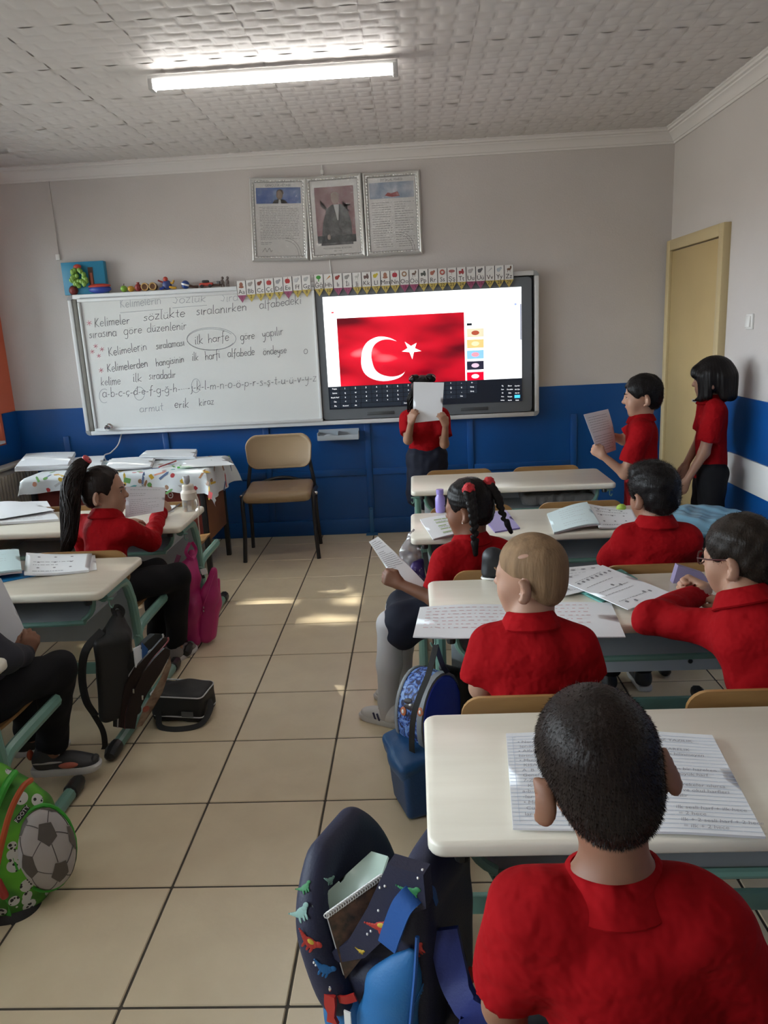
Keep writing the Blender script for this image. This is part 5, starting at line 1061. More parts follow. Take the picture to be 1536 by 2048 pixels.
def dino(px, py, m, k=1.0, a=0.0, belly=None):
    h = stick([bk_, mc_, fp_, bd_, gs_], px, py)
    if h is None: return
    p, n_, r_, u_ = h; c_, s_ = math.cos(a), math.sin(a); e1, e2 = r_*c_+u_*s_, u_*c_-r_*s_; Rm = np.stack([e1, n_, e2], 1); P = lambda x, z: p+n_*.0006+e1*x*k+e2*z*k
    q = MB(); q.sphere(P(0, 0), (.017*k, .0014, .010*k), Rm, 10); q.sphere(P(.017, .008), (.008*k, .0014, .006*k), Rm, 8); q.sphere(P(.010, .004), (.010*k, .0014, .006*k), Rm, 8)
    for i in range(5): q.sphere(P(-.013-.005*i, .001+.0022*i), ((.007-.0012*i)*k, .0013, (.006-.001*i)*k), Rm, 6)
    for x in (-.009, .002, .010): q.sphere(P(x, -.011), (.0033*k, .0013, .007*k), Rm, 6)
    o = q.build('dinosaur_print', m, t); o['kind'] = 'stuff'
    if belly: MB().sphere(P(.0, .003)+n_*.0008, (.009*k, .0012, .005*k), Rm, 8).build('belly_print', belly, o)
dino(764, 1853, RED, 1.0, .45, YEL); dino(822, 1783, GRN, .8, .2); dino(603, 1825, MINT, .9, .5); dino(620, 1885, RED, .9, -.6, YEL); dino(600, 1925, SKB, .8, -.4); dino(650, 1938, SKB, .8, -.5); dino(610, 1775, GRN, .6, .4); dino(722, 1902, YEL, .35); dino(590, 1870, RED, .5); dino(835, 1900, RED, .7, .8); dino(840, 1985, SKB, .6, .4); dino(660, 1760, MINT, .5)
for px, py in ((760, 1775), (770, 1772), (800, 1797), (757, 1821), (735, 1868), (742, 1862), (632, 1930), (628, 1925), (615, 1960), (836, 1756), (845, 1740), (832, 1812)):
    h = stick([bk_, mc_, fp_, bd_], px, py)
    if h: MB().sphere(h[0], (.0026, .0026, .0026), n=6).build('star_dot_print', M_white, t)
# things standing in the open bag
c = [B(.085, .22, .55), B(.100, .06, .52), B(.055, .015, .28), B(.020, .10, .40)]
c = [A(745, 1706, -3.76), A(778, 1716, -3.84), A(700, 1955, -3.86), A(626, 1815, -3.86)]; tag(sheet('plastic_folder', c, mat('folder_clear', (.34, .42, .36), .3), .004)[0], 'pale green plastic folder sticking out of the dinosaur backpack', 'folder')
c = [A(764, 1752, -3.845), A(766, 1860, -3.865), A(690, 1955, -3.885), A(654, 1830, -3.88)]; nb = thing('spiral_notebook', ctr(c), 'brown spiral notebook sticking out of the dinosaur backpack', 'notebook'); o, top = sheet('cover', c, mat('cover_brown', (.15, .075, .045), .4, col2=(.025, .022, .02), vscale=60), .004, None, nb)
sheet('page_edge', [p+V(-.004, .006, 0) for p in c], M_paper, .004, None, nb)
rgm = MB().tube([V(.005*math.cos(a), 0, .005*math.sin(a)) for a in (i*PI/4 for i in range(8))], .0013, 5, close=True).mesh('spiral_ring')
for k in range(24):
    p = c[3]*(1-k/23)+c[0]*(k/23); o = link('spiral_ring', rgm, M_white, nb, local=True); o.location = p-np.array(nb.location)+V(0, -.004, .002)
# small pouch hanging behind the strap
t = thing('navy_pouch', V(.80, -3.92, .25), 'small navy pouch with red zip tag dangling beside the dinosaur backpack', 'pouch'); s = SDF(); p = A(925, 2040, -3.86); s.box(p, (.045, .03, .06), r=.03, taper=-.2); s.cap(p+V(0, 0, .05), p+V(-.005, 0, .11), .022, .006, .03); s.disp = waves(4, .003, .06, 5); s.build('pouch_body', NAVY, t, .006)
for i, (dx, dz, m) in enumerate(((-.012, -.01, M_silver2), (.016, -.012, RED), (-.022, -.03, MINT))): MB().sphere(p+V(dx, -.031, dz), (.008, .003, .009), n=8).build('print_spot', m, t)
MB().box(A(942, 1950, -3.88), (.018, .006, .035), rotm(y=.3), bevel=.003).build('zip_tag', RED, t)
ribbon([A(915, 1880, -3.84), A(928, 1920, -3.87), A(930, 1985, -3.87)], .01, (0, -1, 0)).build('pouch_strap', BLK, t)

# -- blue drum-shaped bag on the third desk
def camo():
    m = mat('bag_camo', (.10, .20, .50), .5); n, l = nt(m); b = n['Principled BSDF']; co = n.new('ShaderNodeTexCoord'); tx = n.new('ShaderNodeTexNoise'); tx.inputs['Scale'].default_value = 34; tx.inputs['Detail'].default_value = 3; tx.inputs['Distortion'].default_value = 2.5; l.new(co.outputs['Object'], tx.inputs['Vector'])
    r = n.new('ShaderNodeValToRGB'); r.color_ramp.interpolation = 'CONSTANT'; l.new(tx.outputs[0], r.inputs[0]); e = r.color_ramp.elements; e[0].color = (.012, .016, .06, 1); e[1].position = .58; e[1].color = (.20, .32, .60, 1); x = e.new(.44); x.color = (.03, .08, .34, 1); x = e.new(.5); x.color = (.10, .20, .52, 1); l.new(r.outputs[0], b.inputs['Base Color']); return m
t = thing('drum_bag', V(.68, -2.80, .2), 'blue patterned drum-shaped bag with grey rims hanging on the third right desk', 'backpack'); c = A(858, 1425, -2.78)
Rm = rotm(z=math.radians(-40)); lx, ly = Rm @ V(1, 0, 0), Rm @ V(0, 1, 0)     # lx: along the drum towards the blue end
s = SDF(); Rd = np.stack([lx, ly, UP], 1); 
def dshape(x, k, r): return [c+lx*x+(ly*math.cos(a)*.105+UP*math.sin(a)*.150)*k for a in (2*PI*i/28 for i in range(28))]
q = MB(); q.rings([dshape(x, k, 0) for x, k in ((-.075, .55), (-.072, .80), (-.055, .95), (-.03, 1.0), (.035, 1.0), (.055, .985))]); dm_ = q.build('drum', camo(), t)
q = MB(); q.rings([dshape(x, k, 0) for x, k in ((.055, .965), (.060, .93), (.064, .6), (.066, .2))]); q.build('end_panel', mat('bag_endblue', (.018, .06, .60), .4), t)
GRY = mat('rim_grey', (.20, .21, .23), .5)
q = MB(); q.rings([dshape(x, k, 0) for x, k in ((.034, 1.0), (.036, 1.03), (.056, 1.03), (.058, .97))], cap=False); q.build('rim', GRY, t)
q = MB(); q.rings([dshape(x, k, 0) for x, k in ((-.060, .945), (-.062, .97), (-.052, .995), (-.048, .98))], cap=False); q.build('rim', GRY, t)
def patch(px, py, sx, sz, m, nm, lift=.0, objs=None, par=None):
    h = stick(objs or [dm_], px, py)
    if h is None: return None
    p, n_, r_, u_ = h; return MB().sphere(p+n_*lift, (sx, .0035, sz), np.stack([r_, n_, u_], 1), 10).build(nm, m, par or t)
PBK, POR = mat('print_black', (.03, .018, .02), .5), mat('print_orange', (.45, .12, .04), .5)
patch(826, 1415, .040, .011, PBK, 'truck_print'); patch(816, 1402, .017, .009, PBK, 'truck_print', .001); patch(840, 1404, .012, .006, mat('print_red', (.35, .05, .04), .5), 'truck_print', .001)
for px, py in ((808, 1422), (842, 1424)): patch(px, py, .012, .015, POR, 'wheel_print', .003); patch(px, py, .005, .007, M_white, 'hub_print', .006)
patch(842, 1388, .008, .016, POR, 'flame_print', .002); patch(822, 1410, .006, .004, M_white, 'truck_grille', .004)
ribbon([A(872, 1290, -2.86), A(858, 1345, -2.90), A(838, 1395, -2.925), A(826, 1440, -2.93), A(824, 1500, -2.91), A(832, 1560, -2.86)], .018, (-.3, -.9, .3), .003).build('carry_strap', BLK, t)
ribbon([A(872, 1290, -2.84), A(885, 1330, -2.84), A(895, 1345, -2.80)], .016, (0, -1, .2), .003).build('hanging_strap', NAVY, t)
s = SDF(); p = A(925, 1400, -2.72); s.box(p+V(0, .02, -.01), (.035, .05, .11), r=.03); s.cap(A(885, 1335, -2.76), A(925, 1345, -2.72), .014, k=.02); s.build('back_padding', BLK, t, .007)
# -- blue cool bag on the floor under it
t = thing('cool_bag', V(.70, -2.84, 0), 'blue insulated lunch bag standing on the floor beside the nearest desk', 'lunch bag'); Rm = rotm(z=.35); CB = cloth_mat('coolblue', (.008, .055, .17), .4)
b0 = V(.715, -2.835, 0); s = SDF(); s.box(b0+V(0, 0, .10), (.070, .085, .098), Rm, r=.015, taper=.10); s.build('bag_body', CB, t, .006)
s = SDF(); s.box(b0+V(-.012, -.01, .205), (.075, .088, .042), Rm @ rotm(x=.30, y=-.25), r=.02); s.ell(b0+V(-.03, -.04, .20), (.06, .05, .05), Rm, .03); s.build('lid', cloth_mat('coolblue2', (.010, .07, .20), .4), t, .006)
s = SDF(); s.box(A(835, 1500, -2.83), (.025, .02, .035), rotm(y=.2), r=.012); s.build('pale_pocket', mat('bag_paleblue', (.32, .36, .38), .5), t, .005)
ribbon([A(812, 1475, -2.80), A(826, 1500, -2.86), A(838, 1560, -2.86), A(846, 1600, -2.84)], .035, (0, -1, .3), .004).build('black_strap', BLK, t)

# -- purple sequinned bag on the second desk
t = thing('sequin_bag', V(.68, -1.98, .2), 'shiny purple spotted bag with a dark strap hanging on the second right desk', 'backpack')
PUR = mat('bag_purple', (.055, .028, .17), .30, var=.4, vscale=18); s = SDF(); s.chain([A(838, 1130, -1.86), A(822, 1185, -1.95), A(812, 1235, -2.0), A(812, 1262, -2.0)], [.03, .055, .062, .035], .04, flat=(V(0, 1, 0), .8)); s.disp = waves(9, .006, .05, 6); sb_ = s.build('bag_body', PUR, t, .006)
rg = random.Random(8); q = MB()
for k in range(110):
    h = stick([sb_], rg.uniform(784, 850), rg.uniform(1110, 1262))
    if h: q.sphere(h[0], (.0026, .0026, .0026), n=5)
o = q.build('sequins', mat('sequin', (.62, .55, .75), .2, metal=.6), t); o['kind'] = 'stuff'
ribbon([A(812, 1140, -2.0), A(796, 1180, -2.06), A(798, 1220, -2.07), A(808, 1255, -2.06)], .018, (0, -1, 0), .004).build('strap', NAVY, t)
ribbon([A(850, 1105, -1.86), A(856, 1140, -1.90), A(866, 1165, -1.9)], .022, (0, -1, 0), .004).build('strap', BLK, t)
s = SDF(); s.chain([A(828, 1075, -1.82), A(820, 1105, -1.84), A(826, 1135, -1.86)], [.028, .042, .034], .03, flat=(V(0, 1, 0), .6)); s.disp = waves(6, .008, .03, 6)
tag(s.build('plastic_wrap', mat('film_clear', (.62, .56, .58), .12, trans=.6), res=.006), 'crumpled clear plastic bag hanging above the purple bag', 'plastic bag')

# -- pink backpack on the first left desk
PK = cloth_mat('pink', (.40, .012, .13), .5, var=.15, vscale=10); t = thing('pink_backpack', V(-.36, -1.46, .1), 'magenta pink backpack hanging open on the first left desk', 'backpack')
s = SDF(); s.chain([A(383, 1108, -1.42), A(374, 1150, -1.45), A(378, 1215, -1.46), A(384, 1270, -1.46)], [.022, .055, .062, .055], .05, flat=(V(0, 1, 0), 1.1)); s.disp = waves(5, .006, .09, 5); s.build('main_compartment', PK, t, .007)
s = SDF(); s.chain([A(428, 1142, -1.40), A(420, 1190, -1.42), A(412, 1265, -1.44)], [.022, .050, .055], .04, flat=(unit(V(.8, -.5, .25)), .55)); s.build('front_compartment', PK, t, .007)
s = SDF(); s.chain([A(437, 1160, -1.38), A(430, 1205, -1.40), A(420, 1265, -1.43)], [.012, .034, .042], .04, flat=(unit(V(.8, -.5, .25)), .55)); s.build('outer_pocket', cloth_mat('pink2', (.46, .02, .15), .4), t, .006)
ribbon([A(380, 1085, -1.44), A(372, 1105, -1.46), A(384, 1118, -1.46), A(392, 1100, -1.42), A(384, 1084, -1.43)], .016, (0, -1, 0), .004).build('grab_handle', PK, t)
ribbon([A(358, 1110, -1.46), A(346, 1150, -1.50), A(348, 1200, -1.52), A(366, 1260, -1.52), A(378, 1300, -1.50)], .022, (-.3, -1, 0), .006).build('shoulder_strap', cloth_mat('pink3', (.16, .02, .06), .5), t)
ribbon([A(378, 1285, -1.50), A(388, 1300, -1.48), A(396, 1322, -1.47)], .014, (0, -1, 0), .003).build('strap_end', BLK, t)
MB().box(A(408, 1143, -1.475), (.030, .004, .030), rotm(y=-.25)).build('white_label', M_white, t); MB().box(A(406, 1152, -1.474), (.014, .005, .024), rotm(y=-.25)).build('dark_gap', BLK, t)
MB().tube(spline([A(429, 1146, -1.43), A(414, 1190, -1.475), A(400, 1235, -1.485), A(396, 1278, -1.48)], 5), .003, 6).build('piping', cloth_mat('pink2', (.46, .02, .15), .4), t)
for py in (1215, 1222): MB().sphere(A(407, py, -1.49), (.004, .003, .006), n=6).build('zip_slider', M_silver2, t)
MB().bar(A(440, 1215, -1.36), A(430, 1260, -1.39), .02, .004, up=(1, 0, 0)).build('reflective_strip', SILV, t)

# -- black backpack on the second left desk
t = thing('black_backpack', V(-.42, -2.40, .1), 'black backpack with silver piping hanging open on the second left desk', 'backpack')
s = SDF(); s.box(A(232, 1350, -2.40), (.070, .055, .165), rotm(z=.45, y=.03), r=.022, taper=-.07); s.cap(A(236, 1225, -2.36), A(232, 1262, -2.38), .018, .05, .04); s.disp = waves(15, .005, .12, 5); s.build('main_compartment', BLK, t, .007)
def leaf(name, pts, off, m, pm, y, th=.03):
    c_ = [A(px, py, y) for px, py in pts]; n_ = unit(V(.86, -.5, .12)); q = MB(); B = [p-n_*th for p in c_]
    a = [q.bm.verts.new(p) for p in c_]; b = [q.bm.verts.new(p) for p in B]; q._done([q.bm.faces.new(a), q.bm.faces.new(b[::-1])]+[q.bm.faces.new((a[i], b[i], b[(i+1) % len(a)], a[(i+1) % len(a)])) for i in range(len(a))]); o = q.build(name, m, t, angle=.5)
    if pm: MB().tube(spline(c_[:pm], 3), .0035, 6).build('piping', SILV if off == 0 else mat('piping_red', (.30, .07, .08), .3), t)
o1 = [(236, 1455), (237, 1420), (244, 1380), (262, 1345), (290, 1310), (316, 1290), (326, 1275), (325, 1268), (310, 1268), (296, 1280), (270, 1310), (250, 1340), (236, 1400)]
leaf('front_compartment', o1, 0, BLK, 8, -2.43, .03)
BR = cloth_mat('darkbrown', (.022, .011, .010), .4); o2 = [(250, 1457), (254, 1420), (270, 1375), (300, 1325), (326, 1295), (336, 1282), (336, 1275), (326, 1276), (300, 1305), (272, 1335), (252, 1370), (242, 1420), (240, 1455)]
leaf('middle_compartment', o2, 1, BR, 7, -2.455, .010)
o3 = [(270, 1458), (276, 1425), (296, 1385), (322, 1345), (340, 1310), (340, 1300), (330, 1296), (308, 1318), (284, 1350), (262, 1395), (254, 1430), (252, 1457)]
leaf('front_pocket', o3, 2, BR, 0, -2.475, .010)
pc = [A(272, 1455, -2.48), A(288, 1415, -2.485), A(318, 1362, -2.48), A(340, 1312, -2.47), A(343, 1330, -2.45), A(325, 1385, -2.455), A(302, 1425, -2.46), A(284, 1452, -2.46)]
q = MB(); q.poly(pc); pp_ = q.build('picture_panel', mat('panel_print', (.30, .22, .16), .35, col2=(.12, .05, .03), vscale=30), t)
for i, (px, py, c_) in enumerate(((300, 1392, (.16, .17, .05)), (292, 1418, (.30, .06, .04)), (280, 1432, (.50, .25, .03)), (322, 1345, (.45, .15, .10)), (312, 1372, (.45, .42, .40)))): patch(px, py, .014, .017, mat('panel_patch%d' % i, c_, .4), 'panel_patch', .0, [pp_], t)
for px, py in ((267, 1382), (285, 1395)): MB().box(A(px, py, -2.50), (.006, .004, .018), rotm(y=.1), bevel=.001).build('zip_pull', M_silver2, t)
ribbon([A(205, 1262, -2.42), A(172, 1300, -2.46), A(164, 1350, -2.48), A(172, 1400, -2.48), A(190, 1430, -2.46)], .030, (-.3, -1, 0), .009).build('shoulder_strap', BLK, t)
ribbon([A(185, 1425, -2.46), A(205, 1460, -2.45), A(210, 1490, -2.44), A(207, 1502, -2.44)], .022, (0, -1, 0), .003).build('strap_end', BLK, t)
ribbon([A(232, 1235, -2.38), A(226, 1218, -2.37), A(236, 1212, -2.36), A(246, 1222, -2.36), A(240, 1240, -2.37)], .016, (0, -1, 0), .004).build('grab_handle', BLK, t)
for c_, m, lb, nm in (([A(266, 1297, -2.44), A(280, 1290, -2.42), A(292, 1322, -2.43), A(270, 1335, -2.45)], M_paper, 'white notebook standing in the open black backpack', 'white_notebook'), ([A(283, 1284, -2.43), A(300, 1302, -2.42), A(298, 1318, -2.43), A(284, 1326, -2.44)], mat('nb_blue', (.02, .09, .28), .5), 'blue and white notebook standing in the open black backpack', 'blue_notebook')):
    tag(sheet(nm, c_, m, .008)[0], lb, 'notebook')

# -- black lunch bag on the floor
t = thing('lunch_bag', V(-.265, -2.20, 0), 'black lunch bag with silver piping lying on the floor tiles in the aisle', 'lunch bag'); Rm = rotm(z=-.12); b0 = V(-.262, -2.175, 0); P = lambda x, y, z: b0+Rm @ V(x, y, z)
s = SDF(); s.box(P(0, 0, .062), (.112, .078, .060), Rm, r=.018); s.ell(P(.01, .01, .118), (.07, .05, .016), Rm, .03); s.disp = waves(3, .003, .1, 4); s.build('bag_body', BLK, t, .006)
for z in (.116, .030):
    pts = [P(x, y, z+.004*math.sin(x*40)) for x, y in rrect(.226, .158, .025, 4)]; MB().tube(pts, .003, 6, close=True).build('piping', SILV, t)
ribbon([P(.112, .0, .07), P(.128, -.03, .045), P(.11, -.10, .012), P(.03, -.135, .006), P(-.05, -.125, .006), P(-.075, -.088, .03), P(-.075, -.078, .06)], .024, (0, -.5, 1), .004).build('carry_strap', BLK, t)
MB().box(P(.05, -.085, .045), (.05, .004, .022), Rm).build('mesh_pocket', mat('mesh_grey', (.10, .10, .10), .6), t)

# -- green football bag at the left edge
def balls_mat():
    m = mat('bag_football', (.08, .33, .02), .55); n, l = nt(m); b = n['Principled BSDF']; co = n.new('ShaderNodeTexCoord'); v = n.new('ShaderNodeTexVoronoi'); v.inputs['Scale'].default_value = 19; l.new(co.outputs['Object'], v.inputs['Vector'])
    a = n.new('ShaderNodeMath'); a.operation = 'LESS_THAN'; a.inputs[1].default_value = .36; l.new(v.outputs['Distance'], a.inputs[0])
    v2 = n.new('ShaderNodeTexVoronoi'); v2.inputs['Scale'].default_value = 75; l.new(co.outputs['Object'], v2.inputs['Vector']); a2 = n.new('ShaderNodeMath'); a2.operation = 'LESS_THAN'; a2.inputs[1].default_value = .34; l.new(v2.outputs['Distance'], a2.inputs[0])
    nz = n.new('ShaderNodeTexNoise'); nz.inputs['Scale'].default_value = 9; l.new(co.outputs['Object'], nz.inputs['Vector']); r = n.new('ShaderNodeValToRGB'); l.new(nz.outputs[0], r.inputs[0]); r.color_ramp.elements[0].position = .4; r.color_ramp.elements[0].color = (.035, .17, .012, 1); r.color_ramp.elements[1].position = .6; r.color_ramp.elements[1].color = (.11, .42, .02, 1)
    x = n.new('ShaderNodeMix'); x.data_type = 'RGBA'; l.new(a2.outputs[0], x.inputs[0]); x.inputs[6].default_value = (.55, .55, .52, 1); x.inputs[7].default_value = (.012, .012, .012, 1)
    y = n.new('ShaderNodeMix'); y.data_type = 'RGBA'; l.new(a.outputs[0], y.inputs[0]); l.new(r.outputs[0], y.inputs[6]); l.new(x.outputs[2], y.inputs[7]); l.new(y.outputs[2], b.inputs['Base Color']); return m
t = thing('football_backpack', V(-.38, -3.2, .05), 'bright green backpack printed with footballs at the left edge', 'backpack'); FB = balls_mat(); LIM = mat('bag_lime', (.04, .36, .03), .45)
YG = -3.22
s = SDF(); s.chain([A(-20, 1560, YG+.06), A(10, 1640, YG+.02), A(20, 1740, YG), A(5, 1830, YG)], [.06, .105, .115, .085], .06, flat=(unit(V(-.6, .8, 0)), .9)); s.chain([A(45, 1590, YG+.04), A(60, 1650, YG+.02), A(60, 1740, YG)], [.04, .06, .06], .05); s.disp = waves(21, .006, .10, 5); fbm_ = s.build('main_compartment', FB, t, .007)
s = SDF(); s.cap(A(-20, 1826, YG-.045), A(34, 1828, YG-.045), .092, .074, .05); s.ell(A(20, 1845, YG-.06), (.09, .06, .055), k=.04); s.build('black_base', BLK, t, .007)
bc_ = A(98, 1700, YG-.02); rx = np.stack([unit(V(.80, -.58, .12)), unit(V(.58, .80, .1)), V(0, 0, 1)], 1); rx[:, 2] = np.cross(rx[:, 0], rx[:, 1])
s = SDF(); s.ell(bc_-rx[:, 0]*.012, (.046, .078, .122), rx, .02); s.build('ball_pocket', mat('ball_white', (.42, .39, .38), .45), t, .005)
ic = [unit(V(*p)) for p in ((0, 1, 1.618), (0, -1, 1.618), (0, 1, -1.618), (0, -1, -1.618), (1, 1.618, 0), (-1, 1.618, 0), (1, -1.618, 0), (-1, -1.618, 0), (1.618, 0, 1), (-1.618, 0, 1), (1.618, 0, -1), (-1.618, 0, -1))]
for d_ in ic:
    if d_[0] < -.2: continue
    _, sx, uu = frame(d_); pts = []
    for i in range(5): e = unit(d_+.36*(sx*math.cos(2*PI*i/5)+uu*math.sin(2*PI*i/5))); pts.append(bc_-rx[:, 0]*.012+rx @ (e*V(.0472, .0795, .1238)))
    pc_ = bc_-rx[:, 0]*.012+rx @ (d_*V(.0482, .0805, .1250)); q = MB()
    for i in range(5): q.poly([pts[i], (pts[i]+pts[(i+1) % 5])/2+rx @ (d_*.0022), pc_]); q.poly([(pts[i]+pts[(i+1) % 5])/2+rx @ (d_*.0022), pts[(i+1) % 5], pc_])
    bmesh.ops.remove_doubles(q.bm, verts=list(q.bm.verts), dist=1e-5); q.build('ball_patch', mat('ball_patch', (.10, .085, .075), .5), t)
    for e_ in ic:
        if e_[0] > -.2 and .3 < np.dot(d_, e_) < .6 and tuple(d_) < tuple(e_): MB().tube([bc_-rx[:, 0]*.012+rx @ (unit(d_*(1-f)+e_*f)*V(.0464, .0783, .1223)) for f in (.3, .4, .5, .6, .7)], .0012, 5).build('ball_seam', mat('seam', (.08, .07, .07), .6), t)
MB().tube([bc_-rx[:, 0]*.022+rx @ V(0, .083*math.cos(a), .127*math.sin(a)) for a in (2*PI*i/26 for i in range(26))], .007, 8, close=True).build('lime_zip', LIM, t)
MB().tube(spline([A(62, 1560, YG-.02), A(45, 1575, YG-.06), A(22, 1620, YG-.095), A(5, 1680, YG-.115), A(-8, 1740, YG-.12)], 5), .008, 8).build('orange_zip', mat('zip_orange', (.42, .07, .012), .5), t)
MB().tube(spline([A(30, 1545, YG+.03), A(12, 1570, YG-.03), A(-10, 1620, YG-.07)], 5), .010, 8).build('lime_zip', LIM, t)
h = stick([fbm_], 44, 1628)
if h:
    e1 = unit(h[2]*.45+h[3]*.9); MB().box(h[0]+h[1]*.0008, (.046, .002, .016), np.stack([e1, h[1], np.cross(e1, -h[1])], 1)).build('name_plate', M_black, t)
    link('lettering', text_mesh('FOOTY', .015, h[0]+h[1]*.0024, e1, np.cross(h[1], e1)), M_white, t)
for p, m in ((A(0, 1775, YG-.135), mat('rubber_red2', (.33, .03, .02), .5)), (A(48, 1825, YG-.075), LIM)): s = SDF(); s.cap(p+V(0, 0, .02), p+V(.008, 0, -.025), .008, .011, .01); s.build('zip_pull', m, t, .003)
ribbon([A(10, 1800, YG-.11), A(20, 1840, YG-.10), A(24, 1880, YG-.08)], .012, (0, -1, 0), .003).build('webbing', LIM, t)
# pouch on the shelf of the first left desk
s = SDF(); p = A(286, 1078, -1.46); s.box(p, (.055, .05, .022), r=.02); s.disp = waves(2, .004, .05, 5); tag(s.build('purple_pouch', mat('pouch_purple', (.05, .03, .12), .35, var=.4, vscale=20), res=.006), 'dark purple shiny pouch on the shelf under the first left desk', 'pouch')
s = SDF(); p = V(1.55, -.72, .545); s.box(p, (.20, .10, .03), r=.015); s.disp = waves(7, .006, .05, 5); tag(s.build('grey_knit_scarf', mat('knit_grey', (.16, .155, .15), .9, bump=.6, bscale=120), res=.008), 'grey knitted scarf on the shelf of the first right desk', 'scarf')
# ================================================================== the children
UP = V(0, 0, 1)
def hairmat(name, c, rough=.42): return mat(name, c, rough, var=.45, vscale=40, stretch=(1, 1, .15), bump=.5, bscale=160, spec=.16)
H_BLACK = hairmat('hair_black', (.010, .008, .008)); H_DARK = hairmat('hair_darkbrown', (.020, .013, .011)); H_FAIR = hairmat('hair_fair', (.25, .155, .085), .7); H_BROWN = hairmat('hair_brown', (.022, .015, .011))
def skin(n, c): return mat('skin_'+n, c, .5, var=.10, vscale=14, sss=.12, spec=.35)
SK_A = skin('warm', (.38, .205, .135)); SK_B = skin('tan', (.245, .115, .070)); SK_C = skin('brown', (.185, .078, .044)); SK_D = skin('fair', (.36, .20, .135))
M_shirt = mat('red_cotton', (.30, .0040, .007), .85, var=.15, vscale=5, bump=.9, bscale=11, spec=.08)
M_trou = mat('black_cotton', (.009, .009, .011), .8, var=.2, vscale=6, spec=.2); M_redtrou = mat('red_jersey', (.28, .010, .014), .85, spec=.2); M_navy = mat('navy_skirt', (.010, .012, .025), .75, spec=.25)
M_eye = mat('eye_white', (.72, .70, .67), .2); M_iris = mat('iris_dark', (.03, .016, .01), .12); M_lip = mat('lips', (.36, .12, .10), .45); M_sole = mat('shoe_white', (.60, .58, .58), .5); M_shoek = mat('shoe_black', (.02, .02, .022), .5)

def head_axes(look, roll=0.0):
    f = unit(look); r = unit(np.cross(f, UP)); u = np.cross(r, f)
    c, s_ = math.cos(roll), math.sin(roll); return np.stack([c*r+s_*u, f, -s_*r+c*u], 1)     # columns: right, forward, up
def hand(s, w, d, n, side, k=1.0, curl=(.5, .6, .4), thumb=.3, spread=.05):
    d = unit(d); n = unit(np.asarray(n, float)-d*np.dot(n, d)); t = np.cross(d, n)*(1 if side > 0 else -1)
    roots = []
    for i, (o, L) in enumerate(((.0225, .050), (.0075, .056), (-.0075, .052), (-.022, .041))):
        r = w+d*(.060-.004*abs(i-1.2))*k+t*o*k; s.cap(w+d*.006*k+t*o*.55*k, r, .0125*k, .0095*k, .012); a = spread*(1.3-i); p = r
        for j, fr in enumerate((.45, .31, .24)):
            a_ = sum(curl[:j+1])*(1+.08*i); dd = unit((d+t*a*.8)*math.cos(a_)+n*math.sin(a_)); q = p+dd*L*fr*k; s.cap(p, q, (.0082-.0010*j)*k, (.0076-.0011*j)*k, .004); p = q
        roots.append(p)
    p = w+d*.012*k+t*.014*k; q = p+unit(d*.75+t*.75+n*.25)*.032*k; s.cap(p, q, .013*k, .0095*k, .012)
    q2 = q+unit(d*.95+t*(.35-thumb)+n*(.15+thumb))*.024*k; s.cap(q, q2, .0092*k, .0082*k, .004); s.cap(q2, q2+unit(d*.9+t*(.05-thumb)+n*(.25+thumb))*.018*k, .0082*k, .0065*k, .004)
    return roots
def build_head(s, H, R, k):
    P = lambda x, y, z: H+R @ V(x, y, z)*k
    s.ell(P(0, -.012, .026), V(.071, .088, .078)*k, R, .02); s.ell(P(0, .022, -.032), V(.055, .060, .068)*k, R, .035)
    s.cap(P(-.018, .050, -.083), P(.018, .050, -.083), .022*k, k=.03); s.ell(P(0, .052, -.088), V(.018, .018, .016)*k, R, .02)
    for x in (-1, 1):
        s.ell(P(x*.030, .052, -.040), V(.026, .022, .028)*k, R, .03)
        s.cap(P(x*.010, .076, .008), P(x*.036, .066, .010), .009*k, k=.014)
        s.ell(P(x*.029, .088, -.004), V(.013, .012, .009)*k, R, .010, sub=True); s.ell(P(x*.029, .066, -.005), V(.0145, .013, .0125)*k, R, .008)
        Re = R @ rotm(z=x*-.72, y=x*-.15); s.ell(P(x*.084, -.017, -.022), V(.0105, .0225, .032)*k, Re, .008); s.ell(P(x*.093, -.007, -.018), V(.008, .0130, .021)*k, Re, .006, sub=True); s.ell(P(x*.075, -.004, -.048), V(.007, .008, .009)*k, R, .01)
    s.cap(P(0, .078, .004), P(0, .094, -.024), .0065*k, .009*k, .012); s.ell(P(0, .095, -.027), V(.0105, .009, .008)*k, R, .008)
    for x in (-1, 1): s.ell(P(x*.009, .088, -.030), V(.006, .007, .005)*k, R, .006)
    s.cap(P(-.014, .077, -.051), P(.014, .077, -.051), .0055*k, k=.01); s.cap(P(-.012, .076, -.060), P(.012, .076, -.060), .006*k, k=.01)
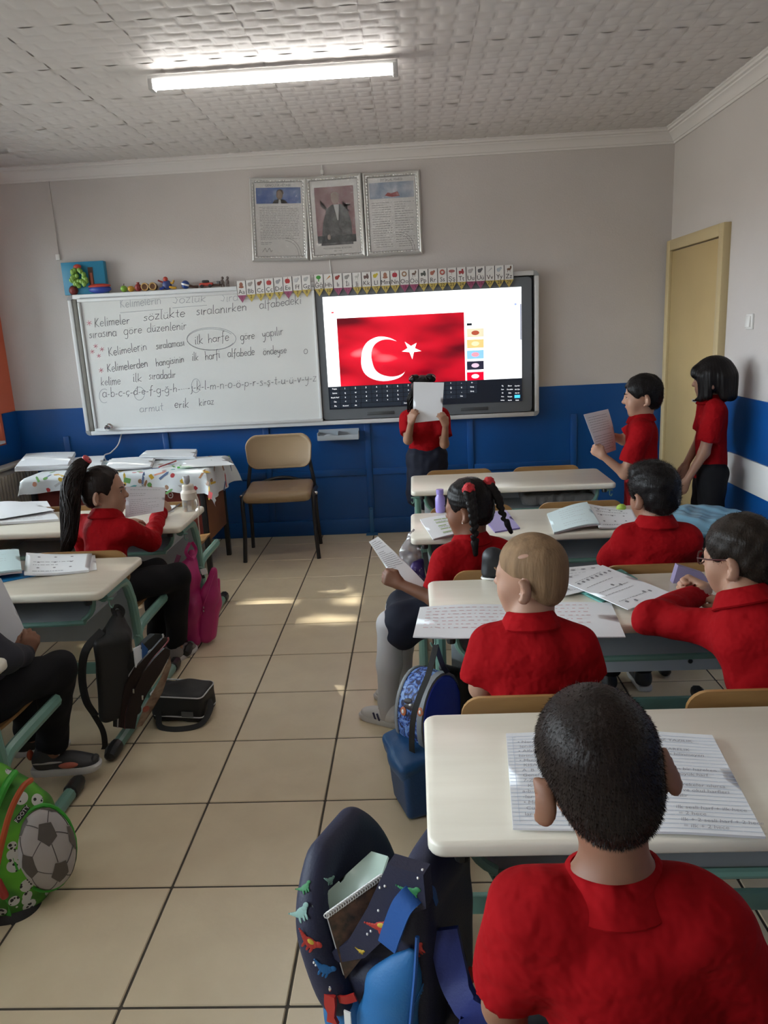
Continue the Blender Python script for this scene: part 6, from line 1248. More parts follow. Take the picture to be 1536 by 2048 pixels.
def face_parts(par, H, R, k, hm):
    P = lambda x, y, z: H+R @ V(x, y, z)*k
    for x in (-1, 1):
        MB().sphere(P(x*.029, .0735, -.005), V(.010, .0066, .0056)*k, R, 12).build('eye', M_eye, par)
        MB().sphere(P(x*.029, .0775, -.005), V(.0048, .0038, .0048)*k, R, 10).build('iris', M_iris, par)
        MB().tube([P(x*.014, .0855, .014), P(x*.026, .0835, .0185), P(x*.040, .072, .0155)], [.0028*k, .0032*k, .0014*k], 6, flat=.6).build('eyebrow', hm, par)
        MB().tube([P(x*.019, .0790, -.002), P(x*.029, .0808, .002), P(x*.039, .0760, -.001)], [.0012*k, .0016*k, .001*k], 5).build('eyelash', hm, par)
    s = SDF(); s.cap(P(-.013, .0785, -.0525), P(0, .0835, -.0515), .0035*k, .0045*k, .006); s.cap(P(.013, .0785, -.0525), P(0, .0835, -.0515), .0035*k, .0045*k, .006); s.cap(P(-.010, .0780, -.0585), P(.010, .0780, -.0585), .0048*k, k=.004)
    s.build('lips', M_lip, par, .0022, 1)
def fuzz(o, v, f, n, L, R, H, m, par, comb=(0, -.5, -.5), seed=1, wid=.0009):
    """short standing hairs over the hair cap"""
    rg = np.random.RandomState(seed); i = rg.randint(0, len(f), n); q = v[f[i]]; p = q.mean(1); nr = np.cross(q[:, 2]-q[:, 0], q[:, 3]-q[:, 1]); nr /= np.maximum(np.linalg.norm(nr, axis=1), 1e-9)[:, None]
    out = p-H; sg = np.sign((nr*out).sum(1)); nr *= sg[:, None]
    ok = (nr*out).sum(1) > .35*np.linalg.norm(out, axis=1); p, nr = p[ok], nr[ok]; N = len(p)
    d = nr*.8+(R @ np.asarray(comb, float))[None, :]+.28*rg.normal(size=(N, 3)); d /= np.linalg.norm(d, axis=1)[:, None]
    sd = np.cross(d, rg.normal(size=(N, 3))); sd /= np.linalg.norm(sd, axis=1)[:, None]; LL = L*rg.uniform(.5, 1.1, N)[:, None]
    a = p-nr*.002; V_ = np.stack([a-sd*wid, a+sd*wid, a+d*LL], 1).reshape(-1, 3); F = np.arange(3*N).reshape(-1, 3)
    x = link('hair_strands', np_mesh('hair_strands', V_, F, False), m, par); x['kind'] = 'stuff'
def hair_cap(H, R, k, th, nape=-.055, hairline=.0, ear=True, side=.0, lift=.0):
    P = lambda x, y, z: H+R @ V(x, y, z)*k
    s = SDF(); s.ell(P(0, -.012, .026), V(.071+th, .088+th, .078+th)*k, R, .02, clip=[(P(0, 0, nape), R @ V(0, .25, -1))])
    s.ell(P(0, -.045, -.03), V(.055+th*.6, .045+th, .055)*k, R, .03, clip=[(P(0, 0, nape), R @ V(0, .25, -1))])
    s.ell(P(0, .105+hairline, -.045+lift), V(.078-side, .075, .098)*k, R, .012, sub=True)
    if ear:
        for x in (-1, 1): s.ell(P(x*.085, .002, -.040), V(.032, .026, .046)*k, R, .012, sub=True)
    return s
def hair(style, par, H, R, k, m, seed=1):
    P = lambda x, y, z: H+R @ V(x, y, z)*k
    if style in ('short', 'buzz', 'spiky', 'crop'):
        th = dict(short=.0075, buzz=.0016, spiky=.012, crop=.005)[style]; s = hair_cap(H, R, k, th, -.072 if style != 'buzz' else -.078, .0)
        if style == 'spiky':
            s.ell(P(0, .035, .085), V(.055, .045, .022)*k, R, .03); s.disp = waves(seed, .002, .03, 6)
        if style == 'short': s.disp = waves(seed, .0025, .04, 5)
        o = s.build('hair', m, par, .005, 1); n, L = dict(short=(14000, .010), buzz=(14000, .0026), spiky=(10000, .014), crop=(26000, .0075))[style]
        fuzz(o, s.v, s.f, n, L*k, R, H, m, par, (0, -.35, -.75) if style != 'spiky' else (0, .5, .1), seed, .0005); return
    if style == 'bob':
        s = hair_cap(H, R, k, .016, -.09, .012, False, .006); 
        for x in (-1, 1):
            s.cap(P(x*.076, -.01, .03), P(x*.082, .006, -.085), .026*k, .022*k, .03); s.cap(P(x*.070, .035, .02), P(x*.074, .045, -.098), .020*k, .012*k, .03)
            s.cap(P(x*.074, .045, -.095), P(x*.060, .085, -.105), .012*k, .004*k, .02)
        s.cap(P(-.05, -.07, 0), P(-.05, -.075, -.09), .036*k, .03*k, .04); s.cap(P(.05, -.07, 0), P(.05, -.075, -.09), .036*k, .03*k, .04); s.cap(P(0, -.085, 0), P(0, -.09, -.095), .036*k, .03*k, .04)
        s.cap(P(-.045, .075, .055), P(.045, .075, .055), .016*k, k=.03); s.cap(P(-.05, .078, .03), P(.05, .078, .03), .012*k, k=.03)
        c = P(0, 0, 0); g = R[:, 0], R[:, 1]
        s.disp = lambda X, Y, Z: .0016*np.sin(34*np.arctan2((X-c[0])*g[0][0]+(Y-c[1])*g[0][1]+(Z-c[2])*g[0][2], (X-c[0])*g[1][0]+(Y-c[1])*g[1][1]+(Z-c[2])*g[1][2]))
        s.build('hair', m, par, .005, 1); return
    if style in ('pony', 'braids', 'buns'):
        s = hair_cap(H, R, k, .0075, -.07, -.016, lift=.028); c = P(0, -.03, .05); s.disp = waves(seed, .0015, .022, 6)
        o = s.build('hair', m, par, .005, 1)
        fuzz(o, s.v, s.f, 1500, .010*k, R, H, m, par, (0, -1.3, .1), seed, .0006)
def tail(par, pts, rad, m, n=46, name='ponytail', seed=1, wid=.004):
    """a bundle of hair strands following a path"""
    rg = random.Random(seed); path = spline(pts, 6); N = len(path); rr = np.interp(np.linspace(0, 1, N), np.linspace(0, 1, len(rad)), rad); q = MB()
    for j in range(n):
        a, r = rg.uniform(0, 6.28), math.sqrt(rg.random()); pr = []; e = 1-rg.random()**2*.25; M = max(4, int(N*e))
        for i in range(M):
            d = unit(path[min(i+1, N-1)]-path[max(i-1, 0)]); _, sx, uu = frame(d, (0.2, 1, .1)); aa = a+.5*math.sin(i*.35+j); pr.append(path[i]+(sx*math.cos(aa)+uu*math.sin(aa))*rr[i]*r)
        q.tube(pr, [wid*(1-.75*(i/M)**3) for i in range(M)], 4)
    o = q.build(name, m, par, angle=0); return o
def braid(par, pts, r, m, n=16, tuft=.05, name='braid', tie=None):
    path = spline(pts, 12); L = len(path); s = SDF()
    for i in range(n):
        t = i/(n-1)*.86; k = t*(L-1); j = int(k); p = path[j]; d = unit(path[min(j+1, L-1)]-path[max(j-1, 0)]); _, sx, uu = frame(d, (0, 1, .1)); sg = 1 if i % 2 else -1; rr = r*(1-.35*t)
        Rm = np.stack([sx, d, uu], 1) @ rotm(z=sg*.6); s.ell(p+sx*sg*rr*.5, (rr*.75, rr*1.15, rr*.8), Rm, .004)
    e = path[int(.86*(L-1))]; e2 = path[-1]; s.cap(e, e+(e2-e)*.25, r*.35, r*.4, .004); s.cap(e+(e2-e)*.25, e2, r*.75, r*.6, .012); s.build(name, m, par, .004, 1)
    if tie: MB().sphere(e+(e2-e)*.08, (r*.55, r*.55, r*.4)).build('hair_tie', tie, par)
def collar(par, nb, nd, fwd, m, k=1.0, open_=.5):
    """folded polo collar round the neck"""
    nd = unit(nd); f = unit(np.asarray(fwd, float)-nd*np.dot(fwd, nd)); r = np.cross(f, nd); prof = [(.047, -.02), (.049, .020), (.053, .029), (.059, .028), (.071, .008), (.081, -.012), (.077, -.017), (.062, .004), (.056, -.02)]
    q = MB(); n = 30; a0 = PI/2+open_*.5; R_ = []
    for i in range(n+1):
        a = a0+(2*PI-open_)*i/n; dd = r*math.cos(a)+f*math.sin(a)*1.02; low = .010*max(0, math.sin(a)); R_.append([nb+dd*rad*k*(1 if j < 3 else 1+.05*math.sin(3*a)*.3)+nd*(z-low)*k for j, (rad, z) in enumerate(prof)])
    q.rings(R_); q.build('collar', m, par, angle=.9)
def shoe(par, ankle, toe, k=1.0, m=None, sole=None, extra=None, z0=0.0, name='shoe', up=None):
    t = unit(np.asarray(toe, float)*V(1, 1, 0)); b = V(ankle[0], ankle[1], z0); Rm = np.stack([np.cross(t, UP), t, UP], 1); P = lambda x, y, z: b+Rm @ V(x, y, z)*k
    r = thing_part(name, par)
    s = SDF(); s.ell(P(0, -.025, .042), V(.030, .040, .036)*k, Rm, .02); s.ell(P(0, .035, .034), V(.031, .060, .030)*k, Rm, .02); s.ell(P(0, .085, .026), V(.032, .045, .022)*k, Rm, .02); s.cap(P(0, -.025, .045), P(0, -.02, .078), .031*k, .030*k, .02)
    s.cut(P(0, 0, .014), (0, 0, -1)); s.build('upper', m or M_sole, r, .004, 1)
    q = MB(); out = [(-.026, -.062), (0, -.070), (.026, -.062), (.031, -.02), (.034, .05), (.035, .095), (.024, .125), (0, .134), (-.024, .125), (-.035, .095), (-.034, .05), (-.031, -.02)]; out = [tuple(p) for p in spline([np.array(p) for p in out+[out[0]]], 3)[:-1]]
    q.rings([[P(x*f, y*f+.001, z) for x, y in out] for z, f in ((.001, .95), (.006, 1.0), (.018, 1.02), (.024, .98))]); q.build('sole', sole or M_sole, r)
    q = MB()
    for i in range(4): q.tube([P(-.016, .02+.018*i, .062-.006*i), P(0, .022+.018*i, .067-.006*i), P(.016, .02+.018*i, .062-.006*i)], .003*k, 5)
    q.build('laces', sole or M_sole, r); return r, P
def thing_part(name, par):
    o = bpy.data.objects.new(name, None); COL.objects.link(o); o.parent = par; o.empty_display_size = .05
    p = par; 
    return o
def person(label, pelvis, neck, head, look, arms, legs, fwd, sk=SK_A, hm=H_BLACK, style='short', hk=1.0, roll=0.0, sleeve='short', shirt=M_shirt, lower=M_trou, low='trousers', sw=.128, shl=None, shr=None,
           seed=1, fat=1.0, hem=None, res=.0055, face=True, col=True, base=None, shoes=True, skirt=None):
    """joints are world points; arms / legs: {-1: (..), 1: (..)} for left and right"""
    pelvis, neck, head = (np.asarray(p, float) for p in (pelvis, neck, head)); fwd = unit(fwd); right = unit(np.cross(fwd, UP)); spine = unit(neck-pelvis)
    t = thing('person', V(pelvis[0], pelvis[1], 0) if base is None else base, label, 'person'); R = head_axes(look, roll); k = hk
    sh = {-1: np.asarray(shl, float) if shl is not None else neck-spine*.045-right*sw, 1: np.asarray(shr, float) if shr is not None else neck-spine*.045+right*sw}
    L = np.linalg.norm(neck-pelvis); mid = pelvis+spine*L*.35; chest = pelvis+spine*L*.68; fb = fwd-spine*np.dot(fwd, spine); flat = (fb, .70); acr = unit(sh[1]-sh[-1])
    # ---- body: one continuous surface
    s = SDF(); s.chain([pelvis, mid, chest], [.088*fat, .080*fat, .098*fat], .04, flat=flat); s.cap(sh[-1]*.75+sh[1]*.25, sh[1]*.75+sh[-1]*.25, .050, k=.04)
    s.cap(neck-spine*.05, head+R @ V(0, -.02, -.06)*k, .042*k, .040*k, .03); s.cap(neck-spine*.03-acr*.05, neck+spine*.02, .03, .035, .03); s.cap(neck-spine*.03+acr*.05, neck+spine*.02, .03, .035, .03)
    build_head(s, head, R, k)
    for sd in (-1, 1):
        e, w, hd = arms[sd]; e = np.asarray(e, float); w = np.asarray(w, float)
        s.chain([sh[sd], e], [.038, .029], .03); s.cap(e, w, .029, .0195, .02)
        hd = dict(hd or {}); d = hd.get('d', w-e); hand(s, w, d, hd.get('n', np.cross(unit(w-e), right)*0+V(0, 0, -1)), sd, hd.get('k', .98), hd.get('curl', (.35, .45, .3)), hd.get('thumb', .2))
        kn, an = legs[sd][0], legs[sd][1]; hp = pelvis+right*sd*.062-spine*.01
        s.chain([hp, kn, an], [.068, .046, .031], .03)
        s.cap(an, np.asarray(an)+V(0, 0, -.03), .03, .03, .02)
    s.build('body', sk, t, res, 1)
    if face: face_parts(t, head, R, k, hm)
    hair(style, t, head, R, k, hm, seed)
    # ---- shirt
    g = .013; s = SDF(); hemp = pelvis-spine*.05 if hem is None else np.asarray(hem, float); cl = [(hemp, -spine)]
    s.chain([hemp-spine*.02, pelvis+spine*.03, mid, chest], [.098*fat+g, .094*fat+g, .086*fat+g, .102*fat+g], .05, flat=(fb, .72), clip=cl); s.cap(sh[-1]*.8+sh[1]*.2, sh[1]*.8+sh[-1]*.2, .056, k=.05)
    s.cap(neck-spine*.06, neck-spine*.022, .070, .050, .04)
    for sd in (-1, 1):
        e, w = np.asarray(arms[sd][0], float), np.asarray(arms[sd][1], float)
        if sleeve == 'long':
            a = w-unit(w-e)*.012; s.cap(sh[sd], e, .053, .046, .035); s.cap(e, a, .046, .034, .02, clip=[(a, a-e)]); s.cap(a-unit(a-e)*.03, a+unit(a-e)*.03, .0255, k=.004, sub=True)
        else:
            a = sh[sd]+(e-sh[sd])*.74; dv = unit(a-sh[sd]); s.cap(sh[sd], a+dv*.03, .055, .058, .035, clip=[(a, dv)])
    s.disp = waves(seed*7+3, .0045, .11, 6); s.build('shirt', shirt, t, res+.001, 1)
    if col: collar(t, neck+spine*.006+fb*.004, unit(spine*.8+unit(head-neck)*.5), fwd, shirt, 1.0)
    # ---- legs
    s = SDF()
    if low in ('trousers', 'shorts'):
        s.cap(pelvis-right*.03, pelvis+right*.03, .094*fat, k=.03, flat=(fb, .85))
        for sd in (-1, 1):
            kn, an = (np.asarray(q, float) for q in legs[sd][:2]); hp = pelvis+right*sd*.06; a = an+unit(an-kn)*.01
            s.chain([hp, kn], [.083, .062], .03); s.cap(kn, a, .062, .052, .02, clip=[(a, a-kn)])
        s.disp = waves(seed+50, .005, .08, 6)
    else:       # skirt
        s.cap(pelvis-right*.045, pelvis+right*.045, .090, k=.03)
        for q_ in skirt: s.cap(q_[0], q_[1], q_[2], q_[3], .05)
        s.disp = waves(seed+50, .004, .06, 6)
    s.build(low, lower, t, res+.002, 1)
    if low == 'skirt':
        s = SDF()
        for sd in (-1, 1):
            kn, an = (np.asarray(q, float) for q in legs[sd][:2]); s.cap(kn+(pelvis-kn)*.35, kn, .058, .053, .02); s.chain([kn, kn*.5+an*.5, an, an-V(0, 0, .05)], [.053, .049, .036, .035], .02)
        s.build('tights', mat('tights_white', (.50, .48, .50), .6), t, res+.001, 1)
    if shoes:
        for sd in (-1, 1):
            an = np.asarray(legs[sd][1], float); toe = legs[sd][2] if len(legs[sd]) > 2 else fwd; kk, z0 = legs[sd][5] if len(legs[sd]) > 5 else (1.0, 0.0); p, P = shoe(t, an, toe, kk, legs[sd][3] if len(legs[sd]) > 3 else M_shoek, z0=z0)
            for ch_ in p.children: ch_.location = -t.location
            if len(legs[sd]) > 4: legs[sd][4](p, P, t)
    return t, R
def sit_legs(pel, fwd, zk=.45, gap=.075, reach=.30, fx=.0, shoe_m=None):
    f = unit(fwd); r = np.cross(f, UP); out = {}
    for sd in (-1, 1): kn = V(pel[0], pel[1], zk)+f*reach+r*sd*gap; out[sd] = (kn, V(kn[0], kn[1], .085)+f*(fx+.01*sd), f, shoe_m or M_shoek)
    return out
def A(px, py, y): return atY(px, py, y)
def dirv(deg): a = math.radians(deg); return V(-math.sin(a), math.cos(a), 0)      # 0 = towards the boards, 90 = towards the windows on the left

# -- nearest boy, seen from behind
pel = V(1.03, -4.24, .47); nk = A(1232, 1776, -4.20); hd = A(1196, 1530, -4.165)
person('boy seen from behind at the nearest desk, short dark hair, red polo shirt', pel, nk, hd, dirv(4)+V(0, 0, -.20), {-1: (A(1010, 2010, -4.17), A(1055, 2200, -4.02), None), 1: (A(1555, 2120, -4.20), A(1500, 2330, -4.0), None)},
       sit_legs(pel, V(0, 1, 0)), V(0.02, 1, 0), SK_B, H_DARK, 'crop', 1.0, .17, 'short', shl=A(1060, 1822, -4.205), shr=A(1408, 1838, -4.23), seed=4, res=.0045, base=(1.03, -4.24, 0))
# -- fair-haired boy
pel = V(1.045, -3.27, .475); nk = A(1062, 1248, -3.215); hd = A(1060, 1146, -3.17)
pb, Rb = person('boy with cropped fair hair in a red polo, turned towards the left', pel, nk, hd, dirv(57)+V(0, 0, -.10), {-1: (A(962, 1375, -3.20), V(.92, -3.02, .53), None), 1: (A(1178, 1372, -3.20), V(1.13, -3.02, .53), None)},
       sit_legs(pel, V(0, 1, 0)), dirv(5), SK_D, H_FAIR, 'buzz', 1.02, .02, 'short', shl=A(978, 1292, -3.215), shr=A(1152, 1288, -3.215), seed=8)
hp_ = stick([o for o in pb.children if o.name.startswith('hair') and 'strands' not in o.name], 1046, 1113)
if hp_: MB().sphere(hp_[0]-hp_[1]*.001, (.015, .0022, .006), np.stack([hp_[2], hp_[1], hp_[3]], 1) @ rotm(y=-.1), 10).build('bald_patch', SK_D, pb)
# -- boy with glasses, leaning on his elbow
pel = V(1.69, -3.26, .475); nk = A(1490, 1200, -3.17); hd = A(1478, 1108, -3.10)
el, wr = atZ(1300, 1236, .705), atZ(1412, 1180, .715)
pg, Rg = person('boy with dark glasses leaning on his elbow, brown hair, long-sleeved red shirt', pel, nk, hd, dirv(42)+V(0, 0, -.16), {-1: (el, wr, dict(d=V(-.45, .55, .12), n=V(-.55, -.6, -.45), curl=(1.0, 1.2, .8), thumb=.5, k=1.1)), 1: (V(1.83, -3.13, .60), V(1.66, -2.93, .69), None)},
       sit_legs(pel+V(.09, .03, 0), V(0.1, 1, 0)), dirv(14), SK_A, H_BROWN, 'short', 1.0, .0, 'long', shl=A(1432, 1258, -3.13), shr=A(1590, 1262, -3.22), seed=5, fat=1.12, hem=pel+V(-.03, 0, -.09))
G = lambda x, y, z: hd+Rg @ V(x, y, z)
gl = thing_part('glasses', pg); gl.location = -pg.location*0
q = MB()
for x in (-1, 1): q.tube([G(x*.031+.022*math.cos(a), .092-.006*abs(math.cos(a)), -.006+.017*math.sin(a)) for a in (2*PI*i/18 for i in range(18))], .0022, 6, close=True); q.tube([G(x*.053, .088, -.002), G(x*.074, .05, .0), G(x*.080, -.005, .002), G(x*.078, -.02, -.012)], .0021, 6)
q.tube([G(-.010, .094, -.002), G(0, .098, .001), G(.010, .094, -.002)], .002, 6); o = q.build('frame', mat('glasses_frame', (.05, .012, .012), .3), pg); o.name = 'glasses_frame'; bpy.data.objects.remove(gl)
# -- boy at the second desk, by the bin
pel = V(1.60, -2.34, .475); nk = A(1312, 1048, -2.33); hd = A(1306, 984, -2.30)
person('boy with spiky black hair seen from behind in front of the blue bin, red shirt', pel, nk, hd, dirv(22)+V(0, 0, -.15), {-1: (V(1.46, -2.22, .58), V(1.58, -2.06, .60), None), 1: (V(1.77, -2.2, .60), V(1.68, -2.02, .66), None)},
       sit_legs(pel, V(0, 1, 0)), dirv(0), SK_B, H_BLACK, 'spiky', 1.0, .05, 'short', shl=A(1252, 1082, -2.33), shr=A(1376, 1078, -2.33), seed=6)
def striped(p, P, t):
    ex = np.stack([P(1, 0, 0)-P(0, 0, 0), P(0, 1, 0)-P(0, 0, 0), UP], 1)
    for y in (.028, .046):
        for x in (-.031, .031): MB().box(P(x, y, .034), (.004, .008, .034), ex @ rotm(x=-.35), bevel=.001).build('navy_stripe', mat('stripe_navy', (.03, .03, .08), .5), p).location = -t.location
    MB().tube([P(-.018, .03, .066), P(0, .032, .072), P(.018, .03, .066)], .005, 6).build('pink_strap', mat('strap_pink', (.45, .28, .30), .5), p).location = -t.location
# -- braided girl sitting sideways, holding a sheet into the aisle
pel = V(.97, -2.27, .475); nk = A(943, 1080, -2.27); hd = A(936, 1012, -2.26); kL, kR = V(.63, -2.33, .435), V(.66, -2.16, .435)
wr = A(800, 1168, -2.30); elb = A(872, 1200, -2.36)
pbr, Rr = person('girl with two black braids and red pompoms, red shirt, reading a sheet in the aisle', pel, nk, hd, dirv(62)+V(0, 0, -.22), {-1: (elb, wr, dict(d=V(-.55, .1, .28), n=V(.2, .85, -.25), curl=(.75, .8, .5), thumb=.55)), 1: (V(1.03, -2.10, .60), V(.90, -2.14, .52), None)},
       {-1: (kL, V(.60, -2.30, .095), V(-.75, .45, 0), M_sole, striped), 1: (kR, V(.66, -2.12, .095), V(-.8, .3, 0), M_sole)}, dirv(48), SK_C, H_BLACK, 'braids', .98, .0, 'short', lower=M_navy, low='skirt', shl=A(890, 1118, -2.33), shr=A(1008, 1110, -2.25), seed=3,
       skirt=[(pel, kL+V(.05, 0, .01), .105, .070), (pel, kR+V(.02, 0, .01), .105, .068), (kR+V(.03, 0, 0), kL+V(.03, 0, 0), .06, .06), (kL+V(.06, 0, -.01), kL+V(.04, 0, -.05), .065, .05)])
PR = mat('pompom_red', (.42, .01, .015), .7, bump=.8, bscale=150)
for (px, py, yy, nm) in ((937, 978, -2.345, 0), (978, 966, -2.27, 1)):
    p = A(px, py, yy); s = SDF(); rg = np.random.RandomState(nm); s.ell(p, (.021, .021, .023))
    for _ in range(40): s.ell(p+unit(rg.normal(size=3))*.020, (.005,)*3, k=.004)
    s.build('pompom', PR, pbr, .003, 0)
braid(pbr, [A(939, 988, -2.36), A(946, 1025, -2.375), A(949, 1065, -2.375), A(951, 1108, -2.37)], .0165, H_BLACK, 17, tie=mat('tie_black', (.03, .01, .012), .5))
braid(pbr, [A(980, 972, -2.29), A(996, 995, -2.30), A(1004, 1025, -2.30), A(1022, 1064, -2.30)], .0145, H_BLACK, 16, tie=mat('tie_black', (.03, .01, .012), .5))
q = MB(); q.sphere(hd+Rr @ V(-.078, -.002, -.048), .0035); q.build('earring', mat('pearl', (.7, .68, .66), .2), pbr)
# -- ponytail girl
pel = V(-.66, -1.88, .475); nk = A(212, 1032, -1.82); hd = A(209, 980, -1.79); wr = atZ(322, 1022, DZ+.03); elb = A(300, 1082, -1.72)
kR, kL = V(-.39, -1.70, .455), V(-.52, -1.62, .455)
pp, Rp = person('girl with long dark ponytail and red hair tie, turned sideways, long-sleeved red top', pel, nk, hd, dirv(-82)+V(0, 0, -.04), {1: (elb, wr, dict(d=V(.25, .6, .25), n=V(-.7, .2, -.5), curl=(.9, .9, .5), thumb=.5)), -1: (V(-.80, -1.70, .61), V(-.66, -1.56, .69), dict(d=V(.6, .6, 0), n=V(0, 0, -1)))},
       {1: (kR, V(-.46, -1.62, .10), V(.35, .9, 0), mat('shoe_grey', (.22, .20, .19), .6)), -1: (kL, V(-.58, -1.52, .10), V(.3, .9, 0), mat('shoe_grey', (.22, .20, .19), .6))}, dirv(-38), SK_A, H_DARK, 'pony', 1.0, -.02, 'long', shl=A(158, 1052, -1.74), shr=A(256, 1062, -1.86), seed=9)
tail(pp, [A(175, 921, -1.83), A(158, 935, -1.85), A(143, 975, -1.87), A(140, 1030, -1.89), A(137, 1080, -1.90), A(126, 1112, -1.90)], [.016, .034, .044, .042, .034, .016], H_DARK, 420, seed=4, wid=.0021)
s = SDF(); s.chain([A(175, 921, -1.83), A(158, 935, -1.85), A(143, 975, -1.87), A(140, 1030, -1.89), A(137, 1080, -1.90)], [.012, .027, .036, .033, .022], .02); s.disp = waves(3, .004, .03, 5); s.build('ponytail_core', H_DARK, pp, .006)
MB().lathe([(.014, -.008), (.021, -.006), (.023, 0), (.021, .006), (.014, .008)], A(174, 919, -1.83), 14, rotm(y=.9)).build('hair_tie', mat('tie_red', (.40, .02, .03), .5), pp)
# -- child in the navy jacket at the left edge
M_jkt = mat('navy_jacket', (.016, .018, .030), .7, var=.2, vscale=8, bump=.2, bscale=60)
pel = V(-.65, -2.88, .475); nk = V(-.72, -2.88, .84); hd = V(-.71, -2.84, .96); kR = V(-.50, -2.70, .46); wr = A(52, 1312, -2.735); elb = A(10, 1318, -2.96)
def sneaker(p, P, t):
    for z, c, y0, y1, nm in ((.020, (.50, .47, .48), -.06, .12, 'air_sole'),):
        pass
    for nm, c, (x, y, z), r in (('heel_tab', (.42, .06, .02), (0, -.068, .062), (.012, .010, .020)), ('coral_panel', (.55, .14, .09), (.030, .05, .034), (.006, .030, .012)), ('toe_cap', (.03, .03, .033), (0, .118, .034), (.020, .014, .012)), ('side_stripe', (.45, .43, .43), (.032, -.01, .048), (.004, .045, .004)), ('coral_panel', (.55, .14, .09), (-.030, .05, .034), (.006, .030, .012))):
        q = MB(); q.sphere(P(x, y, z), r, np.stack([(P(1, 0, 0)-P(0, 0, 0)), (P(0, 1, 0)-P(0, 0, 0)), UP], 1)); o = q.build(nm, mat('sneaker_'+nm, c, .5), p); o.location = -t.location
pj, Rj = person('child in navy jacket and black trousers at the left edge, holding a sheet', pel, nk, hd, dirv(-70), {1: (elb, wr, dict(d=V(.25, .25, .75), n=V(-.5, .8, 0), curl=(.6, .6, .4), thumb=.5)), -1: (V(-1.05, -2.70, .60), V(-.88, -2.58, .66), None)},
       {1: (kR, V(-.585, -2.66, .15), V(1, .12, 0), mat('sneaker_dark', (.035, .033, .036), .5), sneaker, (1.18, .045)), -1: (V(-.74, -2.55, .465), V(-.78, -2.45, .095), V(.9, .3, 0))}, dirv(-62), SK_B, H_DARK, 'short', 1.0, .0, 'long', shirt=M_jkt, lower=M_trou, seed=12, fat=1.22, hem=pel-V(0, 0, .07), shoes=True)
jk_ = [o for o in pj.children if o.name.startswith('shirt')]
for pts in (((10, 1402), (30, 1394), (50, 1384), (66, 1374)), ((66, 1346), (72, 1362), (76, 1378))):
    hs_ = [h for h in (stick(jk_, *p) for p in pts) if h is not None]
    if len(hs_) > 1: MB().tube([h[0]+h[1]*.002 for h in hs_], .004, 6).build('white_trim', mat('trim_white', (.6, .58, .56), .5), pj)
hs_ = [h for h in (stick(jk_, *p) for p in ((4, 1262), (14, 1268), (24, 1274))) if h is not None]
for h in hs_: MB().sphere(h[0], (.008, .004, .005)).build('pale_print', mat('trim_white', (.6, .58, .56), .5), pj)
# -- girl standing before the screen, face behind her sheet
pel = V(.822, .17, .66); nk = A(850, 822, .14)+V(0, 0, .0); hd = A(846, 783, .12)
nk = V(.815, .16, .985); hd = V(.812, .13, 1.11); wl_, wr_ = A(887, 842, -.06), A(823, 838, -.06)
pf, Rf = person('girl standing before the screen hiding her face behind a sheet, red polo, black skirt', pel, nk, hd, V(0, -1, -.12), {1: (A(816, 880, .07), A(822, 845, -.075), dict(d=V(.30, -.05, .95), n=V(.55, .83, .0), curl=(.5, .55, .4), thumb=.6, k=1.0)), -1: (A(889, 888, .07), A(891, 850, -.075), dict(d=V(-.30, -.05, .95), n=V(-.55, .83, .0), curl=(.5, .55, .4), thumb=.6, k=1.0))},
       {-1: (V(.862, .17, .37), V(.87, .19, .09), V(.1, -1, 0)), 1: (V(.775, .17, .37), V(.77, .19, .09), V(-.1, -1, 0))}, V(0, -1, 0), SK_A, H_BLACK, 'buns', 1.0, 0.0, 'short', lower=M_navy, low='skirt', sw=.118, seed=14, hem=V(.82, .17, .695), res=.006,
       skirt=[(pel+V(-.045, 0, .0), V(.765, .17, .40), .088, .100), (pel+V(.045, 0, 0), V(.872, .17, .40), .088, .100), (V(.82, .17, .6), V(.82, .16, .40), .10, .11)])
for x in (-.052, .052):
    s = SDF(); p = hd+V(x*1.0, .0, .088); s.ell(p, (.040, .036, .032)); s.disp = waves(3, .003, .02, 6); s.build('hair_bun', H_BLACK, pf, .005)
    q = MB(); q.tube(bez(p+V(-.02*np.sign(x)*-1, -.025, .015), p+V(.01*np.sign(x), -.036, .028), p+V(.025*np.sign(x), -.030, .020), p+V(.036*np.sign(x), -.02, 0), 6), .003, 6); q.build('hair_clip', mat('clip_pink', (.55, .22, .22), .4), pf)
tail(pf, [hd+V(-.055, -.02, .02), hd+V(-.082, -.015, -.05), hd+V(-.085, .0, -.12), hd+V(-.080, .02, -.19)], [.02, .03, .026, .012], H_BLACK, 40, 'loose_hair', 6)
# -- boy standing on the right, reading
Yb = -.78; pel = V(2.02, Yb, .62); nk = A(1283, 838, Yb); hd = A(1284, 790, Yb); wl_ = A(1206, 912, Yb-.10)
ps_, Rs = person('boy standing beside the first right desk reading a printed sheet, black hair, red shirt', pel, nk, hd, dirv(78)+V(0, 0, -.10), {-1: (A(1250, 948, Yb-.13), wl_, dict(d=V(-.55, .25, .45), n=V(.2, .9, .1), curl=(.7, .7, .5), thumb=.5)), 1: (V(1.96, Yb+.17, .84), V(1.83, Yb+.10, .89), dict(d=V(-.6, -.1, .6), n=V(-.2, -.9, 0), curl=(.7, .7, .5), thumb=.5))},
       {-1: (V(2.0, Yb-.07, .37), V(2.03, Yb-.07, .09), V(-1, .1, 0)), 1: (V(1.99, Yb+.07, .37), V(2.02, Yb+.08, .09), V(-1, .2, 0))}, dirv(72), SK_A, H_BLACK, 'short', 1.06, 0.0, 'short', lower=M_redtrou, sw=.125, seed=15, fat=1.06, hem=V(2.02, Yb, .60), res=.006)
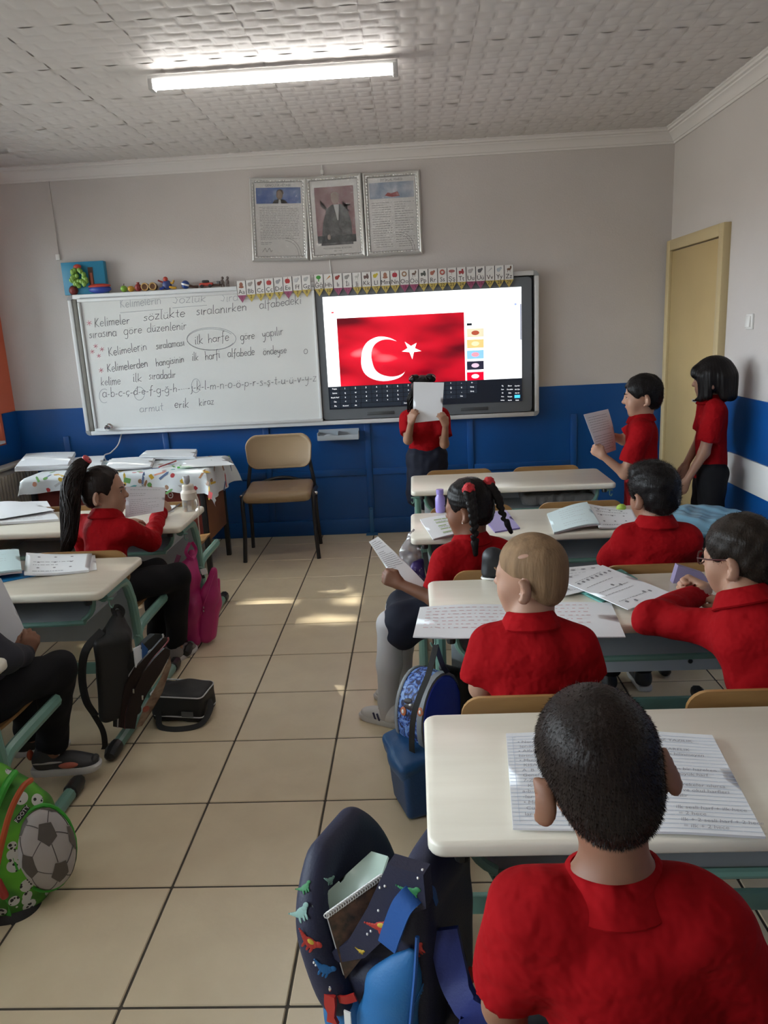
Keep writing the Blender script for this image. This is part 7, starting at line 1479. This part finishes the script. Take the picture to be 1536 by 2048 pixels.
# -- girl with the bob by the right wall
Yg = -.76; pel = V(2.41, Yg, .66); nk = A(1424, 800, Yg); hd = A(1424, 757, Yg)
pw, Rw = person('girl with a black bob leaning by the right wall, red polo, black trousers', pel, nk, hd, dirv(58)+V(0, 0, -.08), {-1: (A(1408, 905, Yg-.12), A(1373, 962, Yg-.10), dict(d=V(-.3, .2, -.9), n=V(.1, .95, 0), curl=(.3, .4, .3))), 1: (V(2.40, Yg+.15, .83), V(2.28, Yg+.03, .70), dict(d=V(-.3, -.2, -.9), n=V(.1, -.9, 0)))},
       {-1: (V(2.40, Yg-.07, .37), V(2.42, Yg-.07, .09), V(-1, -.1, 0)), 1: (V(2.40, Yg+.07, .37), V(2.42, Yg+.08, .09), V(-1, .1, 0))}, dirv(78), SK_A, H_BLACK, 'bob', 1.04, 0.0, 'short', lower=M_trou, sw=.122, seed=16, hem=V(2.40, Yg, .645), res=.006)

# ------------------------------------------------------------------ sheets in the children's hands
def held(c, label, n=14, seed=1, curl=.01, u0=.1, u1=.9, v0=.1, v1=.9):
    t = thing('sheet_of_paper', ctr(c), label, 'paper', "sheets in children's hands"); o, top = sheet('page', c, M_paper, .0008, lambda u, v: curl*math.sin(PI*v)*u, t)
    if n: lines_on(top, o, n, u0, u1, v0, v1, seed, M_print, .009, .95, skip=.08)
held([A(827, 764, -.055), A(888, 765, -.055), A(883, 840, -.055), A(826, 846, -.055)], 'plain white sheet held up before the standing girl\'s face', 0, curl=.012)
held([A(1167, 829, Yb-.10), A(1216, 818, Yb+.06), A(1232, 900, Yb+.06), A(1198, 912, Yb-.08)], 'printed sheet held by the boy standing on the right', 15, 3)
held([A(738, 1084, -2.02), A(756, 1073, -2.0), A(856, 1172, -2.20), A(800, 1178, -2.24)], 'printed sheet stretched into the aisle by the braided girl', 16, 4, .008, .1, .9, .05, .6)
held([A(252, 973, -1.60), A(331, 975, -1.52), A(327, 1022, -1.58), A(250, 1036, -1.64)], 'printed sheet propped up by the ponytail girl', 13, 5, .006)
held([A(-70, 1150, -2.66), A(2, 1157, -2.58), A(66, 1300, -2.64), A(-30, 1330, -2.74)], 'sheet held by the child at the left edge', 0, 6, .006)
